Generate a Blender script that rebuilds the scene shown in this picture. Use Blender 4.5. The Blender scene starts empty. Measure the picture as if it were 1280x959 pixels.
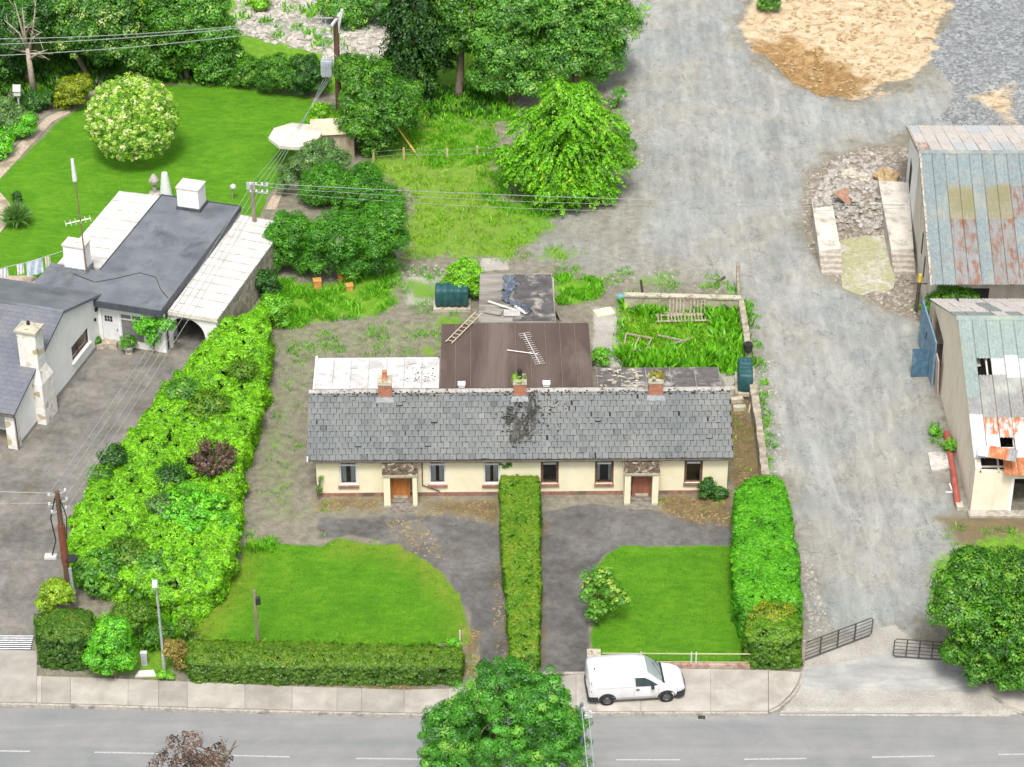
import bpy, math, random
import numpy as np
from mathutils import Vector, Matrix, noise as mn
random.seed(7); RNG=np.random.default_rng(7)
S=bpy.context.scene; COL=S.collection
R=math.radians
# ---------------------------------------------------------------- camera model
F=3150.;TH=R(33.5);H=79.3;CX=640.;CY=479.5
_c,_s=math.cos(TH),math.sin(TH)
def ray(px,py):
    u=(px-CX)/F;v=-(py-CY)/F
    return np.array((u,_c+v*_s,-_s+v*_c))
def G(px,py,z=0.):
    d=ray(px,py);t=(z-H)/d[2];return (d[0]*t,d[1]*t,z)
def ZH(px,py,Y):
    d=ray(px,py);t=Y/d[1];return (d[0]*t,Y,H+d[2]*t)
def PIX(x,y,z=0.):
    dz=z-H;zc=y*_c-dz*_s;vc=y*_s+dz*_c
    return CX+F*x/zc, CY-F*vc/zc
cam=bpy.data.cameras.new('camera');co=bpy.data.objects.new('camera',cam);COL.objects.link(co)
co.location=(0,0,H);co.rotation_euler=(R(90)-TH,0,0)
cam.sensor_width=36;cam.lens=36*F/1280;cam.clip_end=6000;cam.clip_start=1
S.camera=co
# ---------------------------------------------------------------- light
EL,AZ=61.,183.     # sun elevation, azimuth clockwise from +Y
W=bpy.data.worlds.new('World');S.world=W;W.use_nodes=True
nt=W.node_tree;bg=nt.nodes['Background'];sk=nt.nodes.new('ShaderNodeTexSky')
sk.sky_type='NISHITA';sk.sun_disc=False;sk.sun_elevation=R(EL);sk.sun_rotation=R(AZ)
sk.air_density=1.0;sk.dust_density=6.;sk.ozone_density=1.
hs=nt.nodes.new('ShaderNodeHueSaturation');hs.inputs['Saturation'].default_value=.45;nt.links.new(sk.outputs[0],hs.inputs['Color']);nt.links.new(hs.outputs[0],bg.inputs[0]);bg.inputs[1].default_value=.135
sl=bpy.data.lights.new('sun','SUN');so=bpy.data.objects.new('sun',sl);COL.objects.link(so)
sl.energy=1.7;sl.angle=R(12);sl.color=(1,.96,.9)
sd=Vector((math.sin(R(AZ))*math.cos(R(EL)),math.cos(R(AZ))*math.cos(R(EL)),math.sin(R(EL))))
so.rotation_euler=sd.to_track_quat('Z','Y').to_euler();so.location=(0,110,60)
S.view_settings.view_transform='Standard';S.view_settings.look='None'
S.view_settings.exposure=EXPO if 'EXPO' in globals() else .76
S.view_settings.gamma=1
S.render.engine='CYCLES'
S.cycles.max_bounces=6;S.cycles.diffuse_bounces=3;S.cycles.transparent_max_bounces=8
# ---------------------------------------------------------------- materials
MATS={}
class NB:
    def __init__(s,name):
        s.m=bpy.data.materials.new(name);s.m.use_nodes=True;s.t=s.m.node_tree
        s.b=s.t.nodes['Principled BSDF'];s.b.inputs['Specular IOR Level'].default_value=.25
    def n(s,k,**kw):
        n=s.t.nodes.new('ShaderNode'+k)
        for a,b in kw.items():setattr(n,a,b)
        return n
    def l(s,a,b):s.t.links.new(a,b)
    def pos(s,scale=(1,1,1),obj=False):
        o=s.n('TexCoord').outputs['Object'] if obj else s.n('NewGeometry').outputs['Position']
        if scale==(1,1,1):return o
        m=s.n('Mapping');m.inputs['Scale'].default_value=scale;s.l(o,m.inputs[0]);return m.outputs[0]
    def noise(s,sc,det=4,rough=.55,dist=0,vec=None):
        n=s.n('TexNoise');n.inputs['Scale'].default_value=sc;n.inputs['Detail'].default_value=det
        n.inputs['Roughness'].default_value=rough;n.inputs['Distortion'].default_value=dist
        if vec is not None:s.l(vec,n.inputs['Vector'])
        return n.outputs['Fac']
    def ramp(s,fac,*st):
        r=s.n('ValToRGB');e=r.color_ramp.elements
        while len(e)<len(st):e.new(.5)
        for i,(p,c) in enumerate(st):
            e[i].position=p;e[i].color=(c,c,c,1) if isinstance(c,(int,float)) else (*c,1)
        s.l(fac,r.inputs[0]);return r.outputs[0]
    def mix(s,f,a,b,mode='MIX'):
        m=s.n('Mix',data_type='RGBA',blend_type=mode)
        for k,v in ((0,f),(6,a),(7,b)):
            if isinstance(v,(int,float)):m.inputs[k].default_value=v if k==0 else (v,v,v,1)
            elif isinstance(v,tuple):m.inputs[k].default_value=(*v,1)
            else:s.l(v,m.inputs[k])
        return m.outputs[2]
    def math(s,op,a,b=0.,c=0.,clamp=False):
        m=s.n('Math',operation=op,use_clamp=clamp)
        for k,v in enumerate((a,b,c)):
            if isinstance(v,(int,float)):m.inputs[k].default_value=v
            else:s.l(v,m.inputs[k])
        return m.outputs[0]
    def attr(s,name,out='Fac'):
        n=s.n('Attribute',attribute_name=name);return n.outputs[out]
    def bump(s,h,st=.3,d=.05):
        b=s.n('Bump');b.inputs['Strength'].default_value=st;b.inputs['Distance'].default_value=d
        s.l(h,b.inputs['Height']);s.l(b.outputs[0],s.b.inputs['Normal'])
    def done(s,col=None,rough=.8,metal=0.):
        if col is not None:
            if isinstance(col,tuple):s.b.inputs['Base Color'].default_value=(*col,1)
            else:s.l(col,s.b.inputs['Base Color'])
        if isinstance(rough,(int,float)):s.b.inputs['Roughness'].default_value=rough
        else:s.l(rough,s.b.inputs['Roughness'])
        s.b.inputs['Metallic'].default_value=metal
        return s.m
def M2(name,c1,c2,sc=3.,rough=.8,det=5,bump=0.,c3=None,sc3=.6,lo=.35,hi=.65,metal=0.,obj=True,spec=None,scale=(1,1,1)):
    """two-tone noisy material with an optional larger stain"""
    if name in MATS:return MATS[name]
    b=NB(name);v=b.pos(scale,obj=obj)
    f=b.noise(sc,det,.6,vec=v);col=b.ramp(f,(lo,c1),(hi,c2))
    if c3 is not None:
        g=b.noise(sc3,6,.65,.4,vec=v);col=b.mix(b.ramp(g,(.52,0.),(.66,1.)),col,c3)
    if bump:b.bump(f,bump,.03)
    if spec is not None:b.b.inputs['Specular IOR Level'].default_value=spec
    MATS[name]=b.done(col,rough,metal);return MATS[name]
def leafmat(name,c0,c1,c2=None,trans=.45):
    """leaf colour runs c0..c1 with the leaf's own tint; c2 tips the very youngest leaves and the light painted on hedge tops"""
    if name in MATS:return MATS[name]
    k=(2.1,1.95,1.3);c0,c1=[tuple(x*y for x,y in zip(c,k)) for c in (c0,c1)]
    if c2:c2=tuple(min(.75,x*y) for x,y in zip(c2,(1.6,1.4,1.2)))
    b=NB(name);a=b.attr('tint')
    st=[(0.,c0),(.75,c1)]+([(1.,c2)] if c2 else [])
    col=b.ramp(a,*st)
    d=b.n('BsdfDiffuse');t=b.n('BsdfTranslucent');g=b.n('BsdfGlossy');g.inputs['Roughness'].default_value=.45
    b.l(col,d.inputs[0]);b.l(b.mix(1.,col,(1.,1.15,.55),'MULTIPLY'),t.inputs[0]);g.inputs[0].default_value=(.9,.95,.9,1)
    m=b.n('MixShader');m.inputs[0].default_value=trans;b.l(d.outputs[0],m.inputs[1]);b.l(t.outputs[0],m.inputs[2])
    m2=b.n('MixShader');m2.inputs[0].default_value=.03;b.l(m.outputs[0],m2.inputs[1]);b.l(g.outputs[0],m2.inputs[2])
    b.l(m2.outputs[0],b.t.nodes['Material Output'].inputs[0])
    MATS[name]=b.m;return b.m
# ---------------------------------------------------------------- objects
def link(name,me,parent=None):
    o=bpy.data.objects.new(name,me);COL.objects.link(o)
    if parent is not None:o.parent=parent
    return o
def tag(o,label=None,cat=None,group=None,kind=None):
    if label:o['label']=label
    if cat:o['category']=cat
    if group:o['group']=group
    if kind:o['kind']=kind
    return o
def thing(name,loc,rz,label,cat,group=None):
    o=link(name,None);o.location=loc;o.rotation_euler=(0,0,rz);o.empty_display_size=.3
    return tag(o,label,cat,group)
def copy_tree(o,parent=None):
    c=o.copy();COL.objects.link(c)
    if parent is not None:c.parent=parent
    for ch in list(o.children):copy_tree(ch,c)
    return c
def relabel(o,label):o['label']=label;return o
class MB:
    def __init__(s):s.v=[];s.f=[];s.mi=[];s.m=0
    def add(s,vs,fs):
        k=len(s.v);s.v+= [tuple(map(float,p)) for p in vs];s.f+=[tuple(i+k for i in f) for f in fs];s.mi+=[s.m]*len(fs);return s
    def hexa(s,p):  # 8 points, bottom 4 ccw then top 4
        return s.add(p,[(3,2,1,0),(4,5,6,7),(0,1,5,4),(1,2,6,5),(2,3,7,6),(3,0,4,7)])
    def box(s,x0,x1,y0,y1,z0,z1):
        return s.hexa([(x0,y0,z0),(x1,y0,z0),(x1,y1,z0),(x0,y1,z0),(x0,y0,z1),(x1,y0,z1),(x1,y1,z1),(x0,y1,z1)])
    def obox(s,c,sz,rz=0,rx=0,ry=0):
        m=Matrix.Translation(c)@Matrix.Rotation(rz,4,'Z')@Matrix.Rotation(ry,4,'Y')@Matrix.Rotation(rx,4,'X')
        a,b,d=sz[0]/2,sz[1]/2,sz[2]/2
        return s.hexa([m@Vector(p) for p in ((-a,-b,-d),(a,-b,-d),(a,b,-d),(-a,b,-d),(-a,-b,d),(a,-b,d),(a,b,d),(-a,b,d))])
    def prism(s,poly,z0,z1):   # poly ccw in xy
        n=len(poly);v=[(x,y,z0) for x,y in poly]+[(x,y,z1) for x,y in poly]
        return s.add(v,[tuple(range(n-1,-1,-1)),tuple(range(n,2*n))]+[(i,(i+1)%n,n+(i+1)%n,n+i) for i in range(n)])
    def prismx(s,poly,x0,x1):  # poly in (y,z), extruded along x
        n=len(poly);v=[(x0,y,z) for y,z in poly]+[(x1,y,z) for y,z in poly]
        return s.add(v,[tuple(range(n-1,-1,-1)),tuple(range(n,2*n))]+[(i,(i+1)%n,n+(i+1)%n,n+i) for i in range(n)])
    def slab(s,a,b,c,d,t):     # top quad ccw, thickness t downward along its normal
        a,b,c,d=map(Vector,(a,b,c,d));n=(b-a).cross(d-a).normalized()*t
        return s.hexa([a-n,b-n,c-n,d-n,a,b,c,d])
    def quad(s,*p):return s.add(p,[tuple(range(len(p)))])
    def tube(s,pts,r,n=6,cap=True):
        pts=[Vector(p) for p in pts];rs=r if isinstance(r,(list,tuple)) else [r]*len(pts)
        vs=[];fs=[]
        for i,p in enumerate(pts):
            t=(pts[min(i+1,len(pts)-1)]-pts[max(i-1,0)]).normalized()
            a=t.orthogonal().normalized() if i==0 else (pa-t*pa.dot(t)).normalized()
            pa=a;b=t.cross(a)
            vs+=[p+(a*math.cos(k*2*math.pi/n)+b*math.sin(k*2*math.pi/n))*rs[i] for k in range(n)]
        for i in range(len(pts)-1):
            for k in range(n):
                k2=(k+1)%n;fs.append((i*n+k,i*n+k2,(i+1)*n+k2,(i+1)*n+k))
        if cap:fs+=[tuple(range(n-1,-1,-1)),tuple(range((len(pts)-1)*n,len(pts)*n))]
        return s.add(vs,fs)
    def lathe(s,c,prof,n=12):  # prof (r,z) bottom to top
        vs=[];fs=[]
        for r,z in prof:vs+=[(c[0]+r*math.cos(k*2*math.pi/n),c[1]+r*math.sin(k*2*math.pi/n),c[2]+z) for k in range(n)]
        for i in range(len(prof)-1):
            for k in range(n):
                k2=(k+1)%n;fs.append((i*n+k,i*n+k2,(i+1)*n+k2,(i+1)*n+k))
        fs+=[tuple(range(n-1,-1,-1)),tuple(range((len(prof)-1)*n,len(prof)*n))]
        return s.add(vs,fs)
    def rock(s,c,r,sq=.6):
        t=(1+5**.5)/2;vv=[(-1,t,0),(1,t,0),(-1,-t,0),(1,-t,0),(0,-1,t),(0,1,t),(0,-1,-t),(0,1,-t),(t,0,-1),(t,0,1),(-t,0,-1),(-t,0,1)]
        ff=[(0,11,5),(0,5,1),(0,1,7),(0,7,10),(0,10,11),(1,5,9),(5,11,4),(11,10,2),(10,7,6),(7,1,8),(3,9,4),(3,4,2),(3,2,6),(3,6,8),(3,8,9),(4,9,5),(2,4,11),(6,2,10),(8,6,7),(9,8,1)]
        a=random.uniform(0,6.3);ca,sa=math.cos(a),math.sin(a);ex=random.uniform(.7,1.4);o=[]
        for x,y,z in vv:
            k=r/1.9*random.uniform(.7,1.2);x*=ex
            o.append((c[0]+(x*ca-y*sa)*k,c[1]+(x*sa+y*ca)*k,c[2]+z*k*sq))
        return s.add(o,ff)
    def boulder(s,c,r,sq=.7,seed=0):
        n=14;m=9;vs=[];fs=[]
        for i in range(m+1):
            th=math.pi*i/m
            for j in range(n):
                ph=2*math.pi*j/n;d=Vector((math.sin(th)*math.cos(ph),math.sin(th)*math.sin(ph),math.cos(th)));k=r*(.8+.45*mn.noise(d*1.3+Vector((seed,0,0)))+.2*mn.noise(d*3.1+Vector((0,seed,0))))
                vs.append((c[0]+d.x*k,c[1]+d.y*k*.85,c[2]+d.z*k*sq))
        for i in range(m):
            for j in range(n):a=i*n+j;b=i*n+(j+1)%n;fs.append((a,a+n,b+n,b))
        return s.add(vs,fs)
    def build(s,name,mats,parent=None,bevel=0,smooth=False,tint=None):
        me=bpy.data.meshes.new(name);me.from_pydata(s.v,[],s.f)
        for m in (mats if isinstance(mats,(list,tuple)) else [mats]):me.materials.append(m)
        if any(s.mi):me.polygons.foreach_set('material_index',s.mi)
        if tint is not None:
            at=me.attributes.new('tint','FLOAT','FACE');at.data.foreach_set('value',np.resize(np.asarray(tint,dtype=np.float32),len(s.f)))
        if smooth:
            me.polygons.foreach_set('use_smooth',[True]*len(s.f))
        me.update();o=link(name,me,parent)
        if bevel:
            md=o.modifiers.new('bevel','BEVEL');md.width=bevel;md.segments=2;md.limit_method='ANGLE';md.angle_limit=R(40)
        return o
def npmesh(name,V,Q,mat,parent=None,tint=None,k=4):
    me=bpy.data.meshes.new(name);nf=len(Q)
    me.vertices.add(len(V));me.vertices.foreach_set('co',np.ascontiguousarray(V,dtype=np.float32).ravel())
    me.loops.add(nf*k);me.loops.foreach_set('vertex_index',np.ascontiguousarray(Q,dtype=np.int32).ravel())
    me.polygons.add(nf);me.polygons.foreach_set('loop_start',np.arange(0,nf*k,k,dtype=np.int32))
    if tint is not None:
        at=me.attributes.new('tint','FLOAT','FACE');at.data.foreach_set('value',np.clip(tint,0,1).astype(np.float32))
    me.materials.append(mat);me.update(calc_edges=True)
    return link(name,me,parent)
def unit(a):return a/np.maximum(np.linalg.norm(a,axis=-1,keepdims=True),1e-6)
def rdir(n):return unit(RNG.normal(size=(n,3)))
def leafquads(P,N,size,width=.55,T=None):
    n=len(P);N=unit(N)
    if T is None:T=rdir(n)
    T=unit(T-N*np.sum(T*N,1,keepdims=True));B=np.cross(N,T)
    L=(size*RNG.uniform(.7,1.3,n))[:,None];w=L*width*.5
    a=P-T*L*.5;c=P+T*L*.5-N*L*.12;b=P+B*w+N*L*.07;d=P-B*w+N*L*.07
    V=np.stack([a,b,c,d],1).reshape(-1,3);Q=np.arange(4*n).reshape(n,4)
    return V,Q
def clumps(blobs,n,zmin=-.45,shell=(.72,1.02)):
    """clump centres and outward directions spread over ellipsoids (cx,cy,cz,rx,ry,rz)"""
    b=np.array(blobs,float);w=(b[:,3]*b[:,4])**.8;idx=RNG.choice(len(b),n,p=w/w.sum())
    d=rdir(n*3);d=d[d[:,2]>zmin];d=d[:n]
    while len(d)<n:
        e=rdir(n);d=np.concatenate([d,e[e[:,2]>zmin]])[:n]
    k=RNG.uniform(shell[0],shell[1],n)[:,None];inner=RNG.random(n)<.12;k[inner]*=.65
    return b[idx,:3]+d*b[idx,3:]*k,d
def foliage(blobs,nc,nl,rc,leaf,up=.45,droop=0.,spray=1.,flat=.75,zmin=-.45,shell=(.66,1.08),width=.55,ctint=.3,grad=None):
    C,D=clumps(blobs,nc,zmin,shell)
    ct=RNG.normal(.45,ctint,nc)
    C2=np.repeat(C,nl,0);D2=np.repeat(D,nl,0);n=len(C2)
    rr=np.repeat(RNG.uniform(.6,1.3,nc),nl)[:,None]*rc
    o=rdir(n);o=unit(o+D2*.35+np.array([0,0,.25]))*(RNG.random(n)**.28)[:,None];o[:,2]*=flat
    P=C2+o*rr
    if droop:
        ax=unit(D2*np.array([1,1,.2])+np.array([0,0,-droop]));t=RNG.uniform(-.3,1.,n)[:,None]
        P=C2+o*rr*.45+ax*t*rr*spray;T=ax+rdir(n)*.5
    else:T=None
    N=unit(o)*.85+D2*.3+np.array([0,0,up])+rdir(n)*.22
    V,Q=leafquads(P,N,leaf,width,T)
    t=np.repeat(ct,nl)+RNG.normal(0,.06,n)
    return V,Q,t
def limbs(mb,base,top,r,targets,seed=0):
    rnd=random.Random(seed);b=Vector(base);t=Vector(top)
    mid=b.lerp(t,.5)+Vector((rnd.uniform(-.1,.1),rnd.uniform(-.1,.1),0))*(t-b).length*.4
    mb.tube([b-Vector((0,0,.15)),b+(mid-b)*.1,mid,t],[r*1.35,r,r*.75,r*.4],8)
    for q in targets:
        q=Vector(q);k=rnd.uniform(.35,.85);a=mid.lerp(t,max(0,(k-.5)*2)) if k>.5 else b.lerp(mid,k*2)
        m=a.lerp(q,.5)+Vector((0,0,(q-a).length*.12))
        mb.tube([a,m,q],[r*.42,r*.26,r*.08],5)
BARK=M2('bark',(.10,.075,.055),(.2,.16,.12),9,.9,scale=(1,1,.25))
SHADECORE=M2('shade_core',(.035,.04,.018),(.06,.06,.028),6,.95)
def tree(name,loc,blobs,nc,nl,rc,leaf,mat,label,cat='tree',group=None,trunk=.2,th=None,parts=('crown','trunk'),bark=None,nlimb=9,seed=1,**kw):
    """blobs are relative to loc"""
    t=thing(name,loc,0,label,cat,group)
    V,Q,ti=foliage(blobs,nc,nl,rc,leaf,**kw)
    z=V[:,2].reshape(-1,4).min(1);keep=z>.03
    Q=Q[keep];ti=ti[keep]
    npmesh(parts[0],V,Q,mat,t,ti)
    b=max(blobs,key=lambda q:q[2]+q[5]*.3);top=(b[0],b[1],b[2]+b[5]*.35 if th is None else th)
    C,_=clumps(blobs,nlimb,-.2,(.6,.9));mb=MB();limbs(mb,(blobs[0][0]*.3,blobs[0][1]*.3,0),top,trunk,[tuple(c) for c in C if c[2]>.2],seed)
    mb.build(parts[1],bark or BARK,t,smooth=True)
    return t
# ================================================================ GROUND
def wpoly(px):return np.array([G(*p)[:2] for p in px])
def sdf(X,Y,poly):
    d=np.full(X.shape,1e9);ins=np.zeros(X.shape,bool);n=len(poly)
    for i in range(n):
        ax,ay=poly[i];bx,by=poly[(i+1)%n];ex,ey=bx-ax,by-ay
        t=np.clip(((X-ax)*ex+(Y-ay)*ey)/(ex*ex+ey*ey+1e-9),0,1)
        d=np.minimum(d,(X-ax-t*ex)**2+(Y-ay-t*ey)**2)
        if ay!=by:
            c=((ay>Y)!=(by>Y))&(X<(bx-ax)*(Y-ay)/(by-ay)+ax);ins^=c
    return np.where(ins,1,-1)*np.sqrt(d)
LAWN_N=[(-60,205),(0,222),(45,180),(75,150),(105,133),(160,105),(300,108),(392,122),(392,170),(340,235),(322,275),(200,400),(40,360),(-60,360)]
LAWN_L=[(340,679),(400,683),(425,672),(470,680),(497,680),(520,695),(552,716),(575,747),(586,775),(586,803),(420,815),(240,815),(228,775),(262,745),(300,700),(310,680)]
LAWN_R=[(745,712),(757,693),(778,684),(850,683),(918,683),(925,740),(945,832),(742,832),(738,760)]
LANE=[(785,150),(772,60),(800,-40),(945,-40),(920,35),(950,80),(1000,108),(1060,130),(1135,118),(1185,70),(1190,40),(1320,40),(1320,170),(1135,165),(1060,185),(1010,210),(1000,290),(1040,355),(1110,385),(1160,410),(1165,480),(1178,530),(1195,600),(1195,650),(1190,690),(1160,760),(1130,790),(1009,795),(1003,700),(985,600),(962,590),(945,450),(934,370),(905,350),(850,335),(800,300),(790,240),(800,190)]
CHIP=[(1192,-40),(1320,-40),(1320,170),(1190,158),(1170,150),(1195,125),(1185,100),(1165,80),(1160,62),(1190,20)]
CLAY=[(962,-40),(1186,-40),(1186,12),(1166,45),(1158,75),(1120,105),(1075,124),(1032,116),(985,92),(950,62),(948,38)]
CLAY2=[(1212,120),(1240,104),(1268,102),(1266,140),(1290,165),(1255,152),(1240,135)]
CLAY3=[(925,30),(945,-10),(960,-10),(955,45),(935,52)]
RUB=[(1008,215),(1040,200),(1085,183),(1140,186),(1146,260),(1150,400),(1100,385),(1045,352),(1010,310),(1002,270)]
TAR_L=[(400,650),(480,645),(560,640),(626,655),(634,700),(638,845),(597,845),(590,800),(583,768),(558,722),(520,698),(480,680),(440,672),(400,672)]
TAR_R=[(676,640),(740,630),(830,640),(915,652),(915,682),(850,682),(778,683),(757,692),(742,712),(735,760),(738,845),(672,845)]
TAR_N=[(-80,640),(0,555),(22,562),(52,532),(118,432),(160,440),(215,445),(240,405),(290,400),(260,435),(205,485),(130,575),(82,690),(36,815),(-80,815)]
ROUGH=[[(455,110),(560,140),(622,150),(630,245),(700,255),(702,285),(680,300),(640,330),(560,322),(500,332),(505,250),(460,215)],
 [(335,350),(420,350),(500,335),(500,378),(470,398),(430,400),(400,405),(360,412),(335,408)],
 [(774,378),(930,378),(936,464),(850,468),(800,462),(772,440)],[(690,345),(725,345),(752,352),(748,378),(720,384),(692,380)],
 [(700,305),(735,318),(700,330),(640,325)],[(500,345),(555,350),(560,378),(505,380)],[(540,390),(600,395),(552,440),(540,430)],
 [(525,432),(552,428),(552,448),(520,448)],[(360,440),(420,430),(410,450),(360,450)],[(790,340),(860,345),(850,368),(780,362)],
 [(330,545),(352,500),(360,520),(342,575)],[(210,790),(300,735),(300,780),(240,815)],[(310,668),(345,672),(345,690),(310,690)],
 [(1145,700),(1250,660),(1300,660),(1300,860),(1230,850),(1170,760)],[(955,590),(940,440),(950,440),(968,590)],[(410,672),(490,672),(500,682),(420,684)],[(470,95),(650,105),(660,160),(560,155),(480,120)],[(105,765),(262,760),(250,846),(150,848),(110,842)],[(345,405),(560,395),(552,448),(395,450),(385,580),(390,660),(330,660),(300,690),(322,540)]]
RW=[.62,.72,.85,.7,.6,.6,.62,.6,.5,.5,.6,.75,.7,.6,.55,.6,.62,.66,.40]
LIT=[[(388,620),(480,620),(480,640),(388,640)],[(520,622),(626,622),(626,660),(560,645),(520,645)],[(822,622),(915,612),(915,660),(860,655),(825,640)],
 [(905,495),(940,490),(950,580),(950,600),(920,640),(908,600)],[(335,400),(350,400),(338,470),(300,600),(292,690),(262,745),(230,770),(240,740),(285,680),(290,590),(322,500)],
 [(205,855),(540,858),(540,866),(205,864)],[(50,845),(205,850),(205,862),(50,856)],[(617,700),(640,700),(645,845),(617,845)],[(1155,640),(1300,640),(1300,700),(1200,690)],
 [(380,370),(440,360),(440,390),(400,400)],[(500,130),(560,120),(560,160),(500,170)],[(670,640),(682,640),(680,845),(668,845)],[(575,780),(600,790),(600,846),(580,846)],[(480,650),(530,650),(560,700),(500,690)]]
LW=[.62,.66,.85,.8,.62,.9,.9,.42,.6,.6,.7,.75,.72,.42]
CONC=[[(736,382),(775,385),(775,460),(742,462)],[(895,465),(925,462),(920,500),(900,490)],[(500,345),(600,335),(600,355),(575,360),(555,385),(500,385)],[(600,322),(636,322),(638,338),(600,340)],
 [(1006,812),(1120,780),(1140,800),(1190,822),(1260,880),(1280,893),(975,893),(1000,860)]]
CW=[.8,.7,.55,.9,1.]
DRY=[[(420,670),(500,675),(560,710),(592,775),(595,805),(575,800),(560,760),(520,712),(470,690),(420,690)],[(230,770),(300,690),(320,700),(270,800),(235,805)],[(470,200),(630,200),(640,325),(500,330)],[(800,400),(930,420),(930,460),(800,462)],[(380,400),(550,390),(550,448),(350,450),(340,500)]]
fx=np.arange(-46,46.01,.22);fy=np.arange(84,178.01,.22)
gx=np.concatenate([[-3000,-800,-250,-110,-65],fx,[65,110,250,800,3000]]);gy=np.concatenate([[-1500,-300,20,70],fy,[195,240,400,1000,4000]])
X,Y=np.meshgrid(gx,gy);Xf,Yf=X.ravel(),Y.ravel();PX,PY=PIX(Xf,Yf)
far=(Yf<70)|(np.abs(Xf)>60)|(Yf>190)
wob=np.array([mn.noise((x*.55,y*.55,3.))*.5+mn.noise((x*1.7,y*1.7,8.))*.25 if not f else 0. for x,y,f in zip(Xf,Yf,far)])
def mask(px,soft,w=.6,jag=1.):
    s=sdf(Xf,Yf,wpoly(px))+wob*w*jag
    return np.clip(.5+s/(2*soft),0,1)
def mmax(lst,ws,soft,w=.6):
    m=np.zeros(Xf.shape)
    for p,k in zip(lst,ws):m=np.maximum(m,mask(p,soft,w)*k)
    return m
lawns=[mask(p,.35,.4) for p in (LAWN_N,LAWN_L,LAWN_R)];lawn=np.maximum.reduce(lawns)
lane=np.maximum(mask(LANE,2.0,2.6),.52*mask([(660,270),(720,235),(800,220),(945,350),(940,372),(760,350),(690,335),(640,335)],1.2,1.5));chip=mask(CHIP,.5,.8);clay=np.maximum.reduce([mask(CLAY,.6,2.4),mask(CLAY2,.8,1.2)*.72,mask(CLAY3,.6,.8)])
tars=[mask(TAR_L,1.0,1.1),mask(TAR_R,.3,.3),mask(TAR_N,.2,.15)];tar=np.maximum.reduce(tars)
rough=mmax(ROUGH,RW,.9,1.3);litter=mmax(LIT,LW,.7,.9);conc=mmax(CONC,CW,.35,.5);rub=mask(RUB,.8,1.2)
dry=mmax(DRY,[.9,.8,.7,.5,.6],1.,1.);oth=mask([(948,52),(985,42),(1050,68),(1085,92),(1075,112),(1040,120),(985,98),(950,75)],1.2,1.6)
rough[far]=.9
woods=(PY<118)&(PX<735)&(lawn<.3)&~far;stones=mask([(285,-60),(680,-60),(660,70),(560,60),(430,80),(380,60),(330,50),(295,40)],1.,1.)
rough=np.where(woods,np.maximum(rough,.72),rough)
Z=np.zeros(Xf.shape)
Z+=wob*.34*clay*(Yf>60);Z+=(wob*.10)*np.clip(np.maximum.reduce([rub,clay,rough*.5,lane*.25]),0,1)*(lawn<.3)*(tar<.3)
cx,cy,_=G(1022,92);dd=np.hypot((Xf-cx)/3.6,(Yf-cy)/4.2);Z-=1.1*np.exp(-dd**2)*clay*(1+wob)
cx,cy,_=G(1250,125);Z-=.35*np.exp(-np.hypot((Xf-cx)/1.6,(Yf-cy)/2.)**2)
cx,cy,_=G(1078,258);Z+=1.0*np.exp(-np.hypot((Xf-cx)/1.6,(Yf-cy)/2.2)**2)*(1+.8*wob)
kerbY=np.interp(PX,[-200,0,345,540,725,960,1280,1500],[878,880,888,893,891,892,893,895])
Z=np.where((PY>kerbY-3)&(Yf>60),-.3,Z)
V=np.stack([Xf,Yf,Z],1);ny,nx=X.shape
ii=np.arange(ny*nx).reshape(ny,nx);Q=np.stack([ii[:-1,:-1].ravel(),ii[:-1,1:].ravel(),ii[1:,1:].ravel(),ii[1:,:-1].ravel()],1)
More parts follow.
